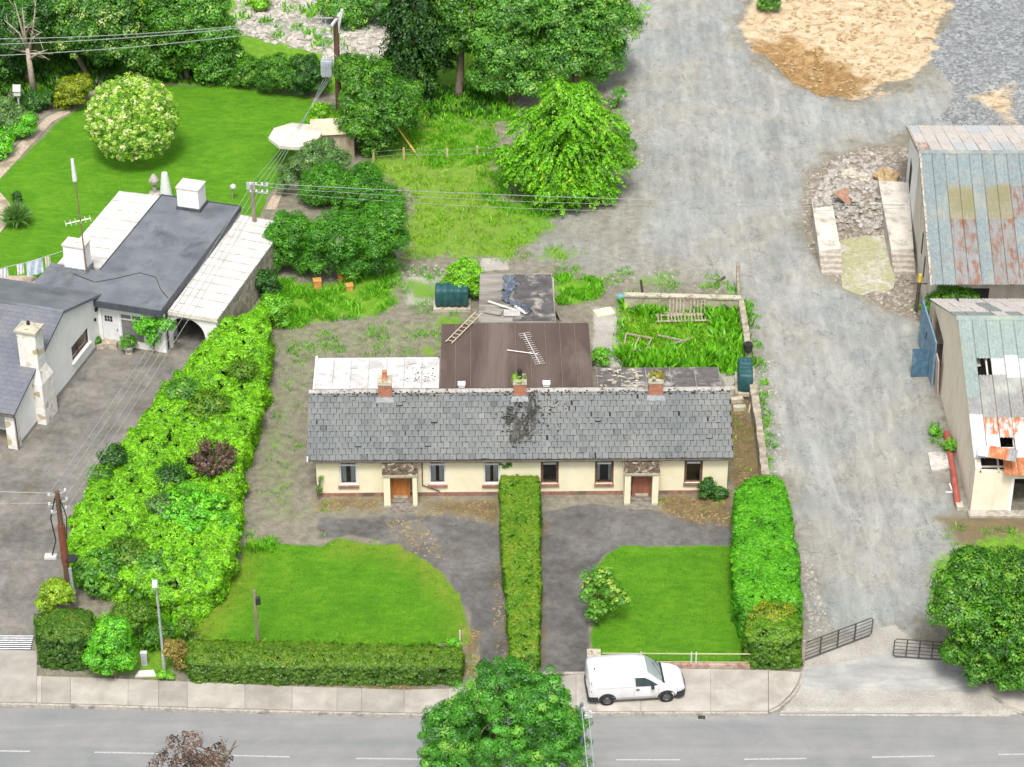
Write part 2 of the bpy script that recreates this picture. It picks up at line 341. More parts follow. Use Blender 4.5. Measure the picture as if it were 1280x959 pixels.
def ground_mat():
    b=NB('ground_cover');P=b.pos()
    A=[]
    for k in ('m1','m2','m3','m4'):
        n=b.n('Attribute',attribute_name=k);sp=b.n('SeparateColor');b.l(n.outputs['Color'],sp.inputs[0]);A+=list(sp.outputs[:3])
    lw,ro,la,ta,cl,ch,ru,li,cn,dr,wo,st=A
    nf=b.noise(9,5,.65,vec=P);nm=b.noise(2.1,5,.6,.3,vec=P);nl=b.noise(.45,5,.6,.4,vec=P);nff=b.noise(28,3,.7,vec=P)
    def edge(m,n,amt=.55,w=.12):   # mask broken up by a noise
        x=b.math('MULTIPLY_ADD',b.math('SUBTRACT',n,.5),amt,m)
        r=b.n('MapRange',interpolation_type='SMOOTHSTEP');b.l(x,r.inputs[0]);r.inputs[1].default_value=.5-w;r.inputs[2].default_value=.5+w;return r.outputs[0]
    nmix=b.math('ADD',b.math('MULTIPLY',nf,.5),b.math('MULTIPLY',nm,.5))
    speck=b.ramp(nff,(.3,.55),(.5,1.),(.72,1.35))
    earth=b.mix(nl,b.ramp(nmix,(.3,(.12,.105,.07)),(.52,(.205,.185,.135)),(.72,(.32,.30,.24))),b.ramp(nm,(.3,(.13,.125,.095)),(.7,(.26,.25,.205))))
    earth=b.mix(.55,earth,speck,'MULTIPLY')
    # rough grass: green, yellow and bare flecks
    g1=b.ramp(nmix,(.28,(.06,.15,.010)),(.5,(.12,.27,.015)),(.72,(.21,.34,.035)));g2=b.ramp(nmix,(.3,(.11,.20,.02)),(.7,(.27,.31,.06)))
    grass=b.mix(b.math('MULTIPLY',dr,nl),g1,g2)
    c=earth
    # compacted lane gravel, streaked along the lane
    sv=b.n('Mapping');b.l(P,sv.inputs[0]);sv.inputs['Scale'].default_value=(1.,.38,1.)
    s1=b.noise(.55,6,.62,.8,vec=sv.outputs[0]);s2=b.noise(1.9,6,.68,.4,vec=sv.outputs[0]);s3=b.noise(.2,4,.5,.6,vec=P)
    lg=b.ramp(b.math('ADD',b.math('MULTIPLY',s1,.55),b.math('MULTIPLY',s2,.45)),(.3,(.165,.178,.175)),(.46,(.235,.252,.245)),(.56,(.285,.30,.285)),(.7,(.385,.392,.365)))
    lg=b.mix(b.ramp(s3,(.42,0.),(.62,.6)),lg,b.ramp(s2,(.3,(.23,.215,.18)),(.7,(.38,.36,.31))))
    lg=b.mix(.4,lg,b.ramp(nff,(.3,.72),(.55,1.),(.72,1.2)),'MULTIPLY')
    p1=b.noise(.6,7,.66,.7,vec=sv.outputs[0]);lg=b.mix(b.ramp(p1,(.54,0.),(.60,.28)),lg,(.41,.42,.395))
    p2=b.noise(.9,8,.72,.5,vec=P);lg=b.mix(b.ramp(p2,(.53,0.),(.64,.38)),lg,(.165,.175,.172))
    lg=b.mix(.55,lg,b.ramp(nff,(.34,.76),(.5,1.),(.66,1.18)),'MULTIPLY')
    rv=b.n('Mapping');b.l(P,rv.inputs[0]);rv.inputs['Scale'].default_value=(1.3,.06,1.);rv.inputs['Rotation'].default_value=(0,0,.03)
    rt=b.noise(1.,4,.6,.25,vec=rv.outputs[0]);lg=b.mix(.55,lg,b.ramp(rt,(.36,.84),(.5,1.0),(.62,1.16)),'MULTIPLY')
    vp=b.n('TexVoronoi');vp.inputs['Scale'].default_value=11.;b.l(P,vp.inputs[0]);lg=b.mix(b.ramp(p2,(.48,.0),(.66,.6)),lg,b.mix(1.,lg,b.ramp(vp.outputs['Color'],(.15,.45),(.5,1.),(.9,1.55)),'MULTIPLY'))
    c=b.mix(edge(la,nmix,1.0,.33),c,lg)
    # broken stone
    vo=b.n('TexVoronoi');vo.inputs['Scale'].default_value=5.5;b.l(P,vo.inputs[0])
    rb=b.mix(b.ramp(nm,(.4,0.),(.6,1.)),b.mix(1.,(.25,.225,.185),b.ramp(vo.outputs['Color'],(.1,.35),(.6,1.15),(.9,1.7)),'MULTIPLY'),(.2,.17,.13))
    c=b.mix(edge(ru,nmix,.8,.2),c,rb)
    vc=b.n('TexVoronoi');vc.inputs['Scale'].default_value=4.6;b.l(P,vc.inputs[0])
    c=b.mix(edge(ch,nmix,.6,.15),c,b.mix(nl,b.ramp(vc.outputs['Color'],(.1,(.06,.068,.07)),(.5,(.185,.2,.205)),(.9,(.40,.42,.42))),b.ramp(nf,(.35,(.10,.11,.112)),(.65,(.29,.305,.305)))))
    yv=b.noise(1.1,6,.62,1.4,vec=P)
    c=b.mix(edge(cl,nmix,.9,.22),c,b.ramp(b.math('ADD',b.math('MULTIPLY',yv,.7),b.math('MULTIPLY',nf,.3)),(.37,(.20,.13,.065)),(.43,(.36,.26,.145)),(.48,(.46,.36,.23)),(.62,(.53,.445,.32))))
    c=b.mix(b.math('MULTIPLY',edge(wo,nmix,.9,.2),edge(cl,nmix,.5,.1)),c,b.ramp(b.math('ADD',b.math('MULTIPLY',yv,.5),b.math('MULTIPLY',nf,.5)),(.34,(.10,.065,.025)),(.5,(.26,.16,.065)),(.64,(.44,.31,.15))))
    # concrete aprons
    c=b.mix(edge(cn,nmix,.5,.12),c,b.ramp(b.math('ADD',b.math('MULTIPLY',nl,.6),b.math('MULTIPLY',nf,.4)),(.36,(.25,.235,.205)),(.52,(.37,.355,.32)),(.66,(.46,.445,.40))))
    tc=b.ramp(b.math('ADD',b.math('MULTIPLY',nl,.6),b.math('MULTIPLY',nm,.4)),(.36,(.09,.087,.08)),(.5,(.145,.14,.13)),(.64,(.21,.20,.185)))
    tc=b.mix(.95,tc,speck,'MULTIPLY');tc=b.mix(b.ramp(b.noise(1.1,6,.72,.4,vec=P),(.54,0.),(.66,.6)),tc,(.105,.085,.05));leaf=b.ramp(nf,(.6,0.),(.66,1.));tc=b.mix(b.math('MULTIPLY',leaf,b.ramp(nl,(.46,0.),(.6,.7))),tc,(.34,.27,.15))
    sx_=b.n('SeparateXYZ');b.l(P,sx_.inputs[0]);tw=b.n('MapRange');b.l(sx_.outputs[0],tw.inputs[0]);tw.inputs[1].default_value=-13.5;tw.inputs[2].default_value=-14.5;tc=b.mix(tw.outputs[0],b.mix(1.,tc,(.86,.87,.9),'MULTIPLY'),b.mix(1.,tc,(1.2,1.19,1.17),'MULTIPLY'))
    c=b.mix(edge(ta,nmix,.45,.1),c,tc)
    c=b.mix(edge(li,nmix,.9,.2),c,b.ramp(nmix,(.3,(.07,.05,.025)),(.5,(.15,.11,.055)),(.63,(.2,.16,.075)),(.75,(.33,.26,.13))))
    c=b.mix(edge(ro,nmix,1.1,.14),c,grass)
    # moss stain and white stone field
    vs=b.n('TexVoronoi');vs.inputs['Scale'].default_value=1.6;b.l(P,vs.inputs[0])
    c=b.mix(edge(st,nmix,.9,.15),c,b.ramp(vs.outputs['Color'],(.1,(.2,.19,.14)),(.5,(.36,.34,.30)),(.9,(.48,.46,.42))))
    # mown lawn
    m1v=b.n('Mapping');b.l(P,m1v.inputs[0]);m1v.inputs['Rotation'].default_value=(0,0,R(12));m1v.inputs['Scale'].default_value=(.8,1.7,1)
    ls=b.noise(1.5,6,.7,.3,vec=m1v.outputs[0]);lf=b.noise(11,4,.75,vec=P)
    lc=b.ramp(b.math('ADD',b.math('MULTIPLY',ls,.35),b.math('ADD',b.math('MULTIPLY',lf,.4),b.math('MULTIPLY',nl,.25))),(.36,(.036,.135,.003)),(.5,(.070,.21,.005)),(.62,(.135,.275,.012)))
    lc=b.mix(b.ramp(b.noise(3.4,5,.7,vec=P),(.60,0.),(.70,.55)),lc,(.16,.24,.02));lc=b.mix(b.math('MULTIPLY',dr,b.ramp(nmix,(.4,.2),(.6,1.))),lc,(.22,.25,.03))
    c=b.mix(edge(lw,nmix,.9,.1),c,lc)
    h=b.math('ADD',b.math('MULTIPLY',nff,.5),nf);b.bump(h,.8,.08)
    return b.done(c,.92)
GM=ground_mat()
face_c=lambda a:a[Q].mean(1)
cls=np.zeros(len(Q),int);names=['ground']
def setc(m,name):
    names.append(name);cls[face_c(m)>.5]=len(names)-1
setc(lane,'gravel_lane');setc(chip,'gravel_yard');setc(clay,'clay_ground')
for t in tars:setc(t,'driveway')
for t in lawns:setc(t,'lawn')
attrs=[np.stack(a+[np.ones(Xf.shape)],1) for a in ([lawn,rough,lane],[tar,clay,chip],[rub,litter,conc],[dry,oth,stones])]
for k,nm in enumerate(names):
    q=Q[cls==k]
    if not len(q):continue
    u,inv=np.unique(q.ravel(),return_inverse=True)
    o=npmesh(nm,V[u],inv.reshape(-1,4),GM);tag(o,kind='structure');me=o.data
    for j,a in enumerate(attrs):
        at=me.color_attributes.new('m%d'%(j+1),'FLOAT_COLOR','POINT');at.data.foreach_set('color',a[u].astype(np.float32).ravel())
    me.polygons.foreach_set('use_smooth',[True]*len(me.polygons))
def gz(x,y):
    i=int(np.clip(np.searchsorted(gy,y),1,ny-2));j=int(np.clip(np.searchsorted(gx,x),1,nx-2));return float(Z.reshape(ny,nx)[i,j])
# ---------------------------------------------------------------- road, kerbs, footpath
RZ=-.11
def asphalt():
    b=NB('road_asphalt');P=b.pos();f=b.noise(30,3,.7,vec=P);l=b.noise(1.,5,.6,.3,vec=b.pos((.10,1.1,1)));g=b.noise(.45,7,.68,.6,vec=P)
    c=b.ramp(b.math('ADD',b.math('MULTIPLY',l,.5),b.math('MULTIPLY',g,.5)),(.37,(.165,.181,.18)),(.5,(.205,.206,.205)),(.65,(.24,.241,.238)))
    b.bump(f,.3,.02);return b.done(b.mix(.45,c,b.ramp(f,(.3,.75),(.7,1.25)),'MULTIPLY'),.85)
mb=MB();mb.quad((-400,70,RZ),(400,70,RZ),(400,91.9,RZ),(-400,91.9,RZ));tag(mb.build('road',asphalt()),kind='structure')
PAINT=M2('road_paint',(.27,.27,.265),(.44,.44,.43),14,.7)
mb=MB()
for a,b_ in ((-60,38),(118,200),(290,362),(445,527),(608,690),(770,850),(930,1008),(1090,1168),(1248,1330)):
    ya,yb=[float(np.interp(p,[-60,160,330,480,810,970,1130,1300],[938,941,945.5,949,950,949,946,942])) for p in (a,b_)]
    x0,y0,_=G(a,ya,RZ);x1,y1,_=G(b_,yb,RZ);mb.quad((x0,y0-.045,RZ+.005),(x1,y1-.045,RZ+.005),(x1,y1+.045,RZ+.005),(x0,y0+.045,RZ+.005))
tag(mb.build('road_marking',PAINT),kind='structure')
def footmat():
    b=NB('footpath_concrete');P=b.pos();t=b.attr('tint');f=b.noise(22,4,.7,vec=P);l=b.noise(.9,5,.6,.3,vec=P)
    c=b.ramp(l,(.35,(.285,.265,.232)),(.65,(.39,.37,.33)));c=b.mix(1.,c,b.ramp(t,(0.,.82),(1.,1.18)),'MULTIPLY')
    b.bump(f,.3,.02);return b.done(b.mix(.3,c,b.ramp(f,(.3,.75),(.7,1.2)),'MULTIPLY'),.9)
FM=footmat();KERB=M2('kerb_concrete',(.27,.25,.22),(.42,.39,.34),8,.9,c3=(.16,.15,.13),sc3=1.4)
back=lambda p:float(np.interp(p,[-80,38,52,150,345,540,700,735,750,1000],[812,815,846,849,858,864,846,842,835,839]))
front=lambda p:float(np.interp(p,[-80,0,100,345,540,725,960],[877,879,881,888.5,893,890.5,890]))
mb=MB();tt=[]
js=[-80,-10,46,52,88,160,198,234,306,365,421,452,505,560,615,670,720,745,800,888,960]
for a,b_ in zip(js,js[1:]):
    if b_<=46:ba,bb=813,814
    else:ba,bb=back(a if a!=46 else 52),back(b_)
    p=[G(a,front(a)-.8),G(b_,front(b_)-.8),G(b_,bb),G(a,ba)]
    g=.016;p[0]=(p[0][0]+g,)+p[0][1:];p[3]=(p[3][0]+g,)+p[3][1:]
    v=[(x,y,-.1) for x,y,_ in p]+[(x,y,.035) for x,y,_ in p];mb.hexa(v);tt+=[random.random()]*6
# rounded corner beside the lane
pc=[G(*p) for p in ((961,888.6),(975,881),(988,868),(997,854),(1001,841),(961,838.5))]
mb.prism([q[:2] for q in pc],-.1,.035);tt+=[.5]*8
tag(mb.build('footpath',FM,tint=tt),kind='structure')
mb=MB();tt=[]
p=[G(*q) for q in ((1226,856),(1262,884),(1290,893),(1420,893),(1420,850),(1275,852))]
mb.prism([q[:2] for q in p],-.1,.03);tag(mb.build('footpath',FM,tint=[.6]),kind='structure')
mb=MB()
def kerbline(pts,w=.13,h=.055,gap=.012,L=.92):
    P=[Vector((*G(*p)[:2],0)) for p in pts]
    for a,b_ in zip(P,P[1:]):
        n=max(1,round((b_-a).length/L));d=(b_-a)/n;t=d.normalized();s=Vector((-t.y,t.x,0))
        for i in range(n):
            q=a+d*i;q2=q+d-t*gap;j=random.uniform(-.006,.006);hh=h+random.uniform(-.008,.008)
            v=[q-s*w,q2-s*w,q2+s*.0,q+s*.0];mb.hexa([Vector((x.x,x.y,-.2)) for x in v]+[Vector((x.x,x.y+j*0,hh)) for x in v])
kerbline([(-80,877.5),(0,879.5),(100,881.5),(345,889),(540,893.5),(725,891),(960,890.5)])
kerbline([(961,890),(975,883),(989,870),(999,855),(1003,842)],L=.5)
kerbline([(1224,857),(1245,872),(1262,885),(1290,895),(1420,895)],L=.5,h=.04)
tag(mb.build('kerb',KERB),kind='structure')
# flush channel stones across the lane mouth
mb=MB();a,b_=G(975,892.5,-.1),G(1262,893.5,-.1);mb.hexa([(a[0],a[1]-.12,-.2),(b_[0],b_[1]-.12,-.2),(b_[0],b_[1],-.2),(a[0],a[1],-.2),(a[0],a[1]-.12,-.09),(b_[0],b_[1]-.12,-.09),(b_[0],b_[1],-.085),(a[0],a[1],-.085)])
tag(mb.build('lane_threshold',KERB),kind='structure')
mb=MB();q=[G(*p) for p in ((975,889.5),(1262,890.5),(1230,862),(1190,826),(1120,815),(1004,838),(999,858))]
mb.add([(x,y,.012 if i>1 else -.084) for i,(x,y,_) in enumerate(q)],[(0,1,2,3,4,5,6)])
def apron():
    b=NB('apron_concrete');P=b.pos();f=b.noise(6,5,.65,vec=P);l=b.noise(.5,5,.6,.8,vec=P);m=b.noise(1.,5,.6,.6,vec=b.pos((.4,1.6,1)))
    c=b.ramp(b.math('ADD',b.math('MULTIPLY',l,.5),b.math('MULTIPLY',m,.5)),(.36,(.225,.23,.225)),(.5,(.295,.30,.29)),(.62,(.385,.38,.35)))
    b.bump(f,.25,.02);return b.done(b.mix(.3,c,b.ramp(f,(.3,.75),(.7,1.2)),'MULTIPLY'),.9)
tag(mb.build('lane_apron',apron()),kind='structure')
# garden paths
PATH=M2('path_paving',(.30,.24,.18),(.45,.38,.30),5,.9,bump=.3,c3=(.22,.18,.13))
def pathsheet(name,px,mat,z=.03):
    m=MB();m.prism([G(*p)[:2] for p in px],-.05,z);return tag(m.build(name,mat),kind='structure')
pathsheet('garden_path',[(-30,238),(0,205),(32,172),(60,146),(84,136),(88,141),(66,152),(42,178),(10,213),(-30,256)][::-1],PATH)
pathsheet('garden_path',[(112,116),(122,96),(131,84),(138,90),(130,104),(122,120)][::-1],PATH)
pathsheet('patio',[(-30,243),(0,241),(12,254),(16,268),(8,282),(0,292),(-30,296)][::-1],PATH,.04)
pathsheet('garden_path',[(332,262),(352,222),(358,230),(345,262)][::-1],PATH)
pathsheet('yard',[(-30,392),(0,360),(36,368),(60,352),(40,345),(-30,345)],PATH,.02)
# stone dust on the pit rims and stone field
WST=M2('white_stone',(.27,.245,.21),(.47,.445,.405),3,.9)
GST=M2('grey_stone',(.22,.21,.19),(.42,.39,.35),4,.9)
def scatter(name,polys,n,r0,r1,mat,sq=.6,zoff=0):
    m=MB();k=0
    for p in polys:
        w=wpoly(p);lo,hi=w.min(0),w.max(0);nn=n//len(polys);pts=RNG.uniform(lo,hi,(nn*4,2))
        pts=pts[sdf(pts[:,0],pts[:,1],w)>0][:nn]
        for x,y in pts:
            r=r0+(r1-r0)*random.random()**2.5;m.rock((x,y,gz(x,y)+r*.15+zoff),r,sq)
    return tag(m.build(name,mat),kind='stuff')
scatter('stone_rubble',[[(290,-50),(680,-50),(660,70),(560,62),(450,82),(380,62),(330,52),(295,40)]],3800,.1,.42,WST,.5)
scatter('rubble',[[(1040,205),(1090,190),(1118,215),(1100,290),(1045,285),(1015,250)]],900,.05,.3,GST)
scatter('rubble',[RUB],1100,.03,.16,GST)
scatter('rubble',[[(780,150),(800,60),(830,60),(820,220),(780,210)],[(1170,150),(1270,155),(1270,100),(1190,120)],[(1000,690),(1012,800),(1040,790),(1010,690)],[(945,450),(975,450),(990,600),(965,590)]],1200,.03,.11,GST)
scatter('rubble',[[(690,300),(930,330),(920,370),(700,345)],[(500,330),(600,330),(600,350),(500,345)]],420,.02,.12,GST)
scatter('leaf_litter',LIT[:4]+LIT[5:8]+[LIT[12],LIT[13]],2400,.03,.08,M2('dry_leaf',(.15,.11,.045),(.33,.26,.12),.8,.9),.25)
scatter('clay_clods',[CLAY],900,.04,.22,M2('clay_clod',(.26,.185,.09),(.42,.32,.19),3,.95),.5)
# ================================================================ COTTAGE
class Frame:
    def __init__(s,o,rz):s.o=Vector((o[0],o[1],0));s.rz=rz;s.u=Vector((math.cos(rz),math.sin(rz),0));s.w=Vector((-math.sin(rz),math.cos(rz),0))
    def loc(s,p):d=Vector(p)-s.o;return (d.dot(s.u),d.dot(s.w),p[2])
    def g(s,px,py,z=0.):return s.loc(G(px,py,z))
    def y(s,px,py,yl):     # on the local plane y=yl -> (x,z)
        d=Vector(ray(px,py));o=Vector((0,0,H));p0=s.o+s.w*yl
        t=(p0-o).dot(s.w)/d.dot(s.w);q=o+d*t;return ((q-s.o).dot(s.u),q.z)
    def x(s,px,py,xl):     # on the local plane x=xl -> (y,z)
        d=Vector(ray(px,py));o=Vector((0,0,H));p0=s.o+s.u*xl
        t=(p0-o).dot(s.u)/d.dot(s.u);q=o+d*t;return ((q-s.o).dot(s.w),q.z)
    def at(s,x,y,z=0):return tuple(s.o+s.u*x+s.w*y+Vector((0,0,z)))
def holed_wall(mb,x0,x1,z0,z1,y0,y1,holes):
    xs=sorted({x0,x1,*[h[0] for h in holes],*[h[1] for h in holes]});zs=sorted({z0,z1,*[h[2] for h in holes],*[h[3] for h in holes]})
    for a,b in zip(xs,xs[1:]):
        runs=[]
        for c,d in zip(zs,zs[1:]):
            if any(h[0]-1e-6<=a and b<=h[1]+1e-6 and h[2]-1e-6<=c and d<=h[3]+1e-6 for h in holes):continue
            if runs and abs(runs[-1][1]-c)<1e-6:runs[-1][1]=d
            else:runs.append([c,d])
        for c,d in runs:mb.box(a,b,y0,y1,c,d)
def plaster(name,c1,c2,c3,stain=.5,sc=1.2):
    b=NB(name);P=b.pos(obj=True);f=b.noise(sc,6,.65,.3,vec=P);g=b.noise(24,3,.6,vec=P)
    v=b.noise(1.4,6,.7,.2,vec=b.pos((1.,1.,.35),obj=True))
    c=b.mix(b.ramp(v,(.50,0.),(.72,stain)),b.ramp(f,(.35,c1),(.65,c2)),c3)
    b.bump(g,.2,.01);return b.done(c,.9)
CREAM=plaster('cream_render',(.64,.59,.41),(.70,.65,.48),(.62,.59,.47),.65)
PLINTH=M2('plinth_paint',(.20,.10,.075),(.30,.17,.13),4,.9,c3=(.12,.09,.07))
BROWNF=M2('brown_frame',(.10,.055,.04),(.16,.095,.07),8,.6)
PVC=M2('white_frame',(.56,.57,.58),(.66,.67,.68),5,.45)
def glassmat():
    b=NB('window_glass');t=b.n('BsdfTransparent');g=b.n('BsdfGlossy');g.inputs['Roughness'].default_value=.03
    fr=b.n('Fresnel');fr.inputs[0].default_value=1.6;m=b.n('MixShader');b.l(b.math('ADD',fr.outputs[0],.04),m.inputs[0])
    t.inputs[0].default_value=(.86,.9,.9,1);b.l(t.outputs[0],m.inputs[1]);b.l(g.outputs[0],m.inputs[2])
    b.l(m.outputs[0],b.t.nodes['Material Output'].inputs[0]);return b.m
GLASS=glassmat()
CURT=M2('curtain_cloth',(.68,.72,.74),(.78,.80,.81),12,.9,scale=(6,1,.3))
DARKIN=M2('dark_room',(.03,.03,.032),(.06,.055,.05),1,.9)
LEAD=M2('lead_flashing',(.15,.16,.17),(.24,.255,.265),6,.5)
FELT=M2('roof_felt',(.075,.07,.068),(.13,.12,.115),2.5,.85,c3=(.36,.34,.31),sc3=1.1)
def slate_mat(name,stops,moss=(.035,.032,.022),stain=None):
    b=NB(name);t=b.attr('tint');P=b.pos(obj=True);f=b.noise(7,5,.7,vec=P);l=b.noise(.5,4,.55,vec=P)
    c=b.ramp(b.math('ADD',b.math('MULTIPLY',t,.55),b.math('MULTIPLY',f,.45)),*stops)
    c=b.mix(b.ramp(l,(.4,0.),(.65,.25)),c,(.27,.265,.235))
    c=b.mix(b.ramp(f,(.6,0.),(.66,.85)),c,moss)
    if stain:
        sp=b.n('SeparateXYZ');b.l(P,sp.inputs[0]);g=0
        for xc,yc,sx,sy in stain:
            dx=b.math('DIVIDE',b.math('SUBTRACT',sp.outputs[0],xc),sx);dy=b.math('DIVIDE',b.math('SUBTRACT',sp.outputs[1],yc),sy)
            e=b.math('EXPONENT',b.math('MULTIPLY',b.math('ADD',b.math('MULTIPLY',dx,dx),b.math('MULTIPLY',dy,dy)),-1.));g=b.math('ADD',g,e) if g else e
        sv=b.noise(1.6,7,.72,.6,vec=b.pos((1.6,.8,.8),obj=True));m=b.math('MULTIPLY',g,b.math('MULTIPLY_ADD',b.math('ADD',b.math('MULTIPLY',sv,.6),b.math('MULTIPLY',f,.4)),5.0,-2.05))
        c=b.mix(b.ramp(m,(.14,0.),(.5,.88)),c,(.026,.025,.018))
        c=b.mix(b.ramp(b.math('MULTIPLY',g,b.math('SUBTRACT',1.,sv)),(.5,0.),(.8,.25)),c,(.30,.31,.31))
    b.bump(f,.4,.02);return b.done(c,.75)
SLATE=slate_mat('slates',((.12,(.06,.066,.068)),(.4,(.108,.118,.121)),(.6,(.138,.15,.153)),(.9,(.23,.245,.245))),stain=[(10.3,1.5,.5,.7),(11.5,2.3,.38,.8),(11.2,1.2,.5,.8),(10.5,.8,.35,.5)])
MOSS=M2('dark_moss',(.02,.02,.014),(.05,.046,.03),9,1.,bump=.5)
def brickmat():
    b=NB('red_brick');P=b.pos(obj=True)
    mp=b.n('Mapping');b.l(P,mp.inputs[0]);mp.inputs['Rotation'].default_value=(R(90),0,0)
    br=b.n('TexBrick');b.l(mp.outputs[0],br.inputs[0]);br.inputs['Scale'].default_value=1.;br.inputs['Brick Width'].default_value=.225;br.inputs['Row Height'].default_value=.085
    br.inputs['Mortar Size'].default_value=.008;br.inputs['Color1'].default_value=(.42,.12,.06,1);br.inputs['Color2'].default_value=(.30,.085,.045,1);br.inputs['Mortar'].default_value=(.32,.26,.2,1)
    f=b.noise(8,4,.6,vec=P);c=b.mix(b.ramp(f,(.5,0.),(.7,.7)),br.outputs[0],(.3,.24,.16));return b.done(c,.9)
BRICK=brickmat();CAPC=M2('chimney_cap',(.34,.31,.24),(.48,.45,.36),6,.9,c3=(.14,.13,.07),sc3=3);POT=M2('clay_pot',(.42,.15,.08),(.5,.2,.11),5,.8)
RIDGE=M2('ridge_concrete',(.27,.25,.235),(.37,.35,.33),3,.9,c3=(.12,.11,.09),sc3=2.5)
a0,a1=G(397,621),G(908,617);CF=Frame(a0,math.atan2(a1[1]-a0[1],a1[0]-a0[0]));CL=math.dist(a0[:2],a1[:2])
cot=thing('cottage',CF.at(0,0),CF.rz,'long low cream cottage pair with grey slate roof, two mossy porches and three brick chimneys','cottage')
WZ=2.62;EZ=2.60;RY=3.05;RZc=4.78;TH_=.35;DP=6.1
wins=[(424.7,447,577,604),(536.5,557.5,577,603),(604.5,625,577,603),(677,697,576,602),(744.5,765.5,576,602),(856,876.4,575,601)]
holes=[];wd=[]
for k,(xa,xb,ya,yb) in enumerate(wins):
    x0=CF.y(xa,yb,0)[0];x1=CF.y(xb,yb,0)[0];z0=CF.y(xa,yb,0)[1];z1=min(CF.y(xa,ya,0)[1],2.42);z1=2.47;z0-=.13
    holes.append((x0,x1,z0,z1));wd.append((x0,x1,z0,z1))
por=[(480.5,522,491,512,(488,516)),(780,822,790.5,811,(788,815))]
PD=[]
for xa,xb,da,db,op in por:
    PD.append((CF.y(xa,638,-1.)[0],CF.y(xb,638,-1.)[0],CF.y(da,628,0)[0],CF.y(db,628,0)[0],CF.y(op[0],620,-1)[0],CF.y(op[1],620,-1)[0]))
dh=[(p[2],p[3],.12,2.15) for p in PD]
mb=MB();holed_wall(mb,0,CL,.24,WZ,0,TH_,holes+[(h[0],h[1],.24,h[3]) for h in dh])
mb.box(0,CL,DP-TH_,DP,0,WZ)
for xa,xb in ((0,TH_),(CL-TH_,CL)):
    mb.prismx([(TH_+.002,0),(DP-TH_-.002,0),(DP-TH_-.002,WZ),(RY,RZc-.12),(TH_+.002,WZ)],xa,xb)
mb.build('wall',CREAM,cot)
mb=MB();e=.02;xs=[-e]
for p in PD:xs+=[p[0],p[1]]
xs.append(CL+e)
for a,b in zip(xs[::2],xs[1::2]):mb.box(a,b,-e,TH_,0,.24)
mb.box(-e,TH_,TH_+.01,DP,0,.24);mb.box(CL-TH_,CL+e,TH_+.01,DP,0,.24);mb.build('plinth',PLINTH,cot)
mb=MB();mb.box(TH_,CL-TH_,1.6,1.7,.02,2.5);mb.box(TH_,CL-TH_,TH_,1.6,.02,.06);mb.box(TH_,CL-TH_,TH_,DP-TH_,2.52,2.56);mb.build('interior',DARKIN,cot)
for k,(x0,x1,z0,z1) in enumerate(wd):
    fm=PVC if k<3 else BROWNF;y=.07;t=.085;zt=z0+(z1-z0)*.70
    mb=MB();mb.box(x0,x0+t,y,y+.07,z0,z1);mb.box(x1-t,x1,y,y+.07,z0,z1);mb.box(x0+t,x1-t,y,y+.07,z1-t,z1);mb.box(x0+t,x1-t,y,y+.07,z0,z0+t)
    if k>=3:  # painted brown reveal boards
        mb.box(x0-.05,x0,-.015,y,z0,z1);mb.box(x1,x1+.05,-.015,y,z0,z1)
    w=mb.build('window',fm,cot)
    mb=MB();mb.box(x0+t,x1-t,y-.02,y+.06,zt,zt+.10);mb.build('transom',PVC if k!=3 else M2('grey_transom',(.4,.4,.4),(.5,.5,.5)),w)
    mb=MB();mb.quad((x0+t,y+.035,z0+t),(x1-t,y+.035,z0+t),(x1-t,y+.035,z1-t),(x0+t,y+.035,z1-t));mb.build('pane',GLASS,w)
    mb=MB();mb.hexa([(x0-.08,-.10,z0-.16),(x1+.08,-.10,z0-.16),(x1+.08,0,z0-.16),(x0-.08,0,z0-.16),(x0-.08,-.10,z0-.03),(x1+.08,-.10,z0-.03),(x1+.08,y,z0),(x0-.08,y,z0)])
    mb.build('sill',PLINTH,w)
    if k<3 or k==4:
        for sx in (0,1):
            mb=MB();wd_=.27 if k!=4 else .14;n=6;pts=[]
            for i in range(n+1):
                q=i/n;xx=(x0+t+q*wd_) if sx==0 else (x1-t-q*wd_);pts.append((xx,y+.16+(.03 if i%2 else 0)))
            for (xa,ya),(xb,yb) in zip(pts,pts[1:]):mb.quad((xa,ya,z0+.04),(xb,yb,z0+.04),(xb,yb,z1-.03),(xa,ya,z1-.03))
            mb.build('curtain',CURT,w)
    if k==3:
        mb=MB();mb.box(x0+t,x1-t,y+.1,y+.11,zt+.04,z1-.04);mb.build('blind',CURT,w)
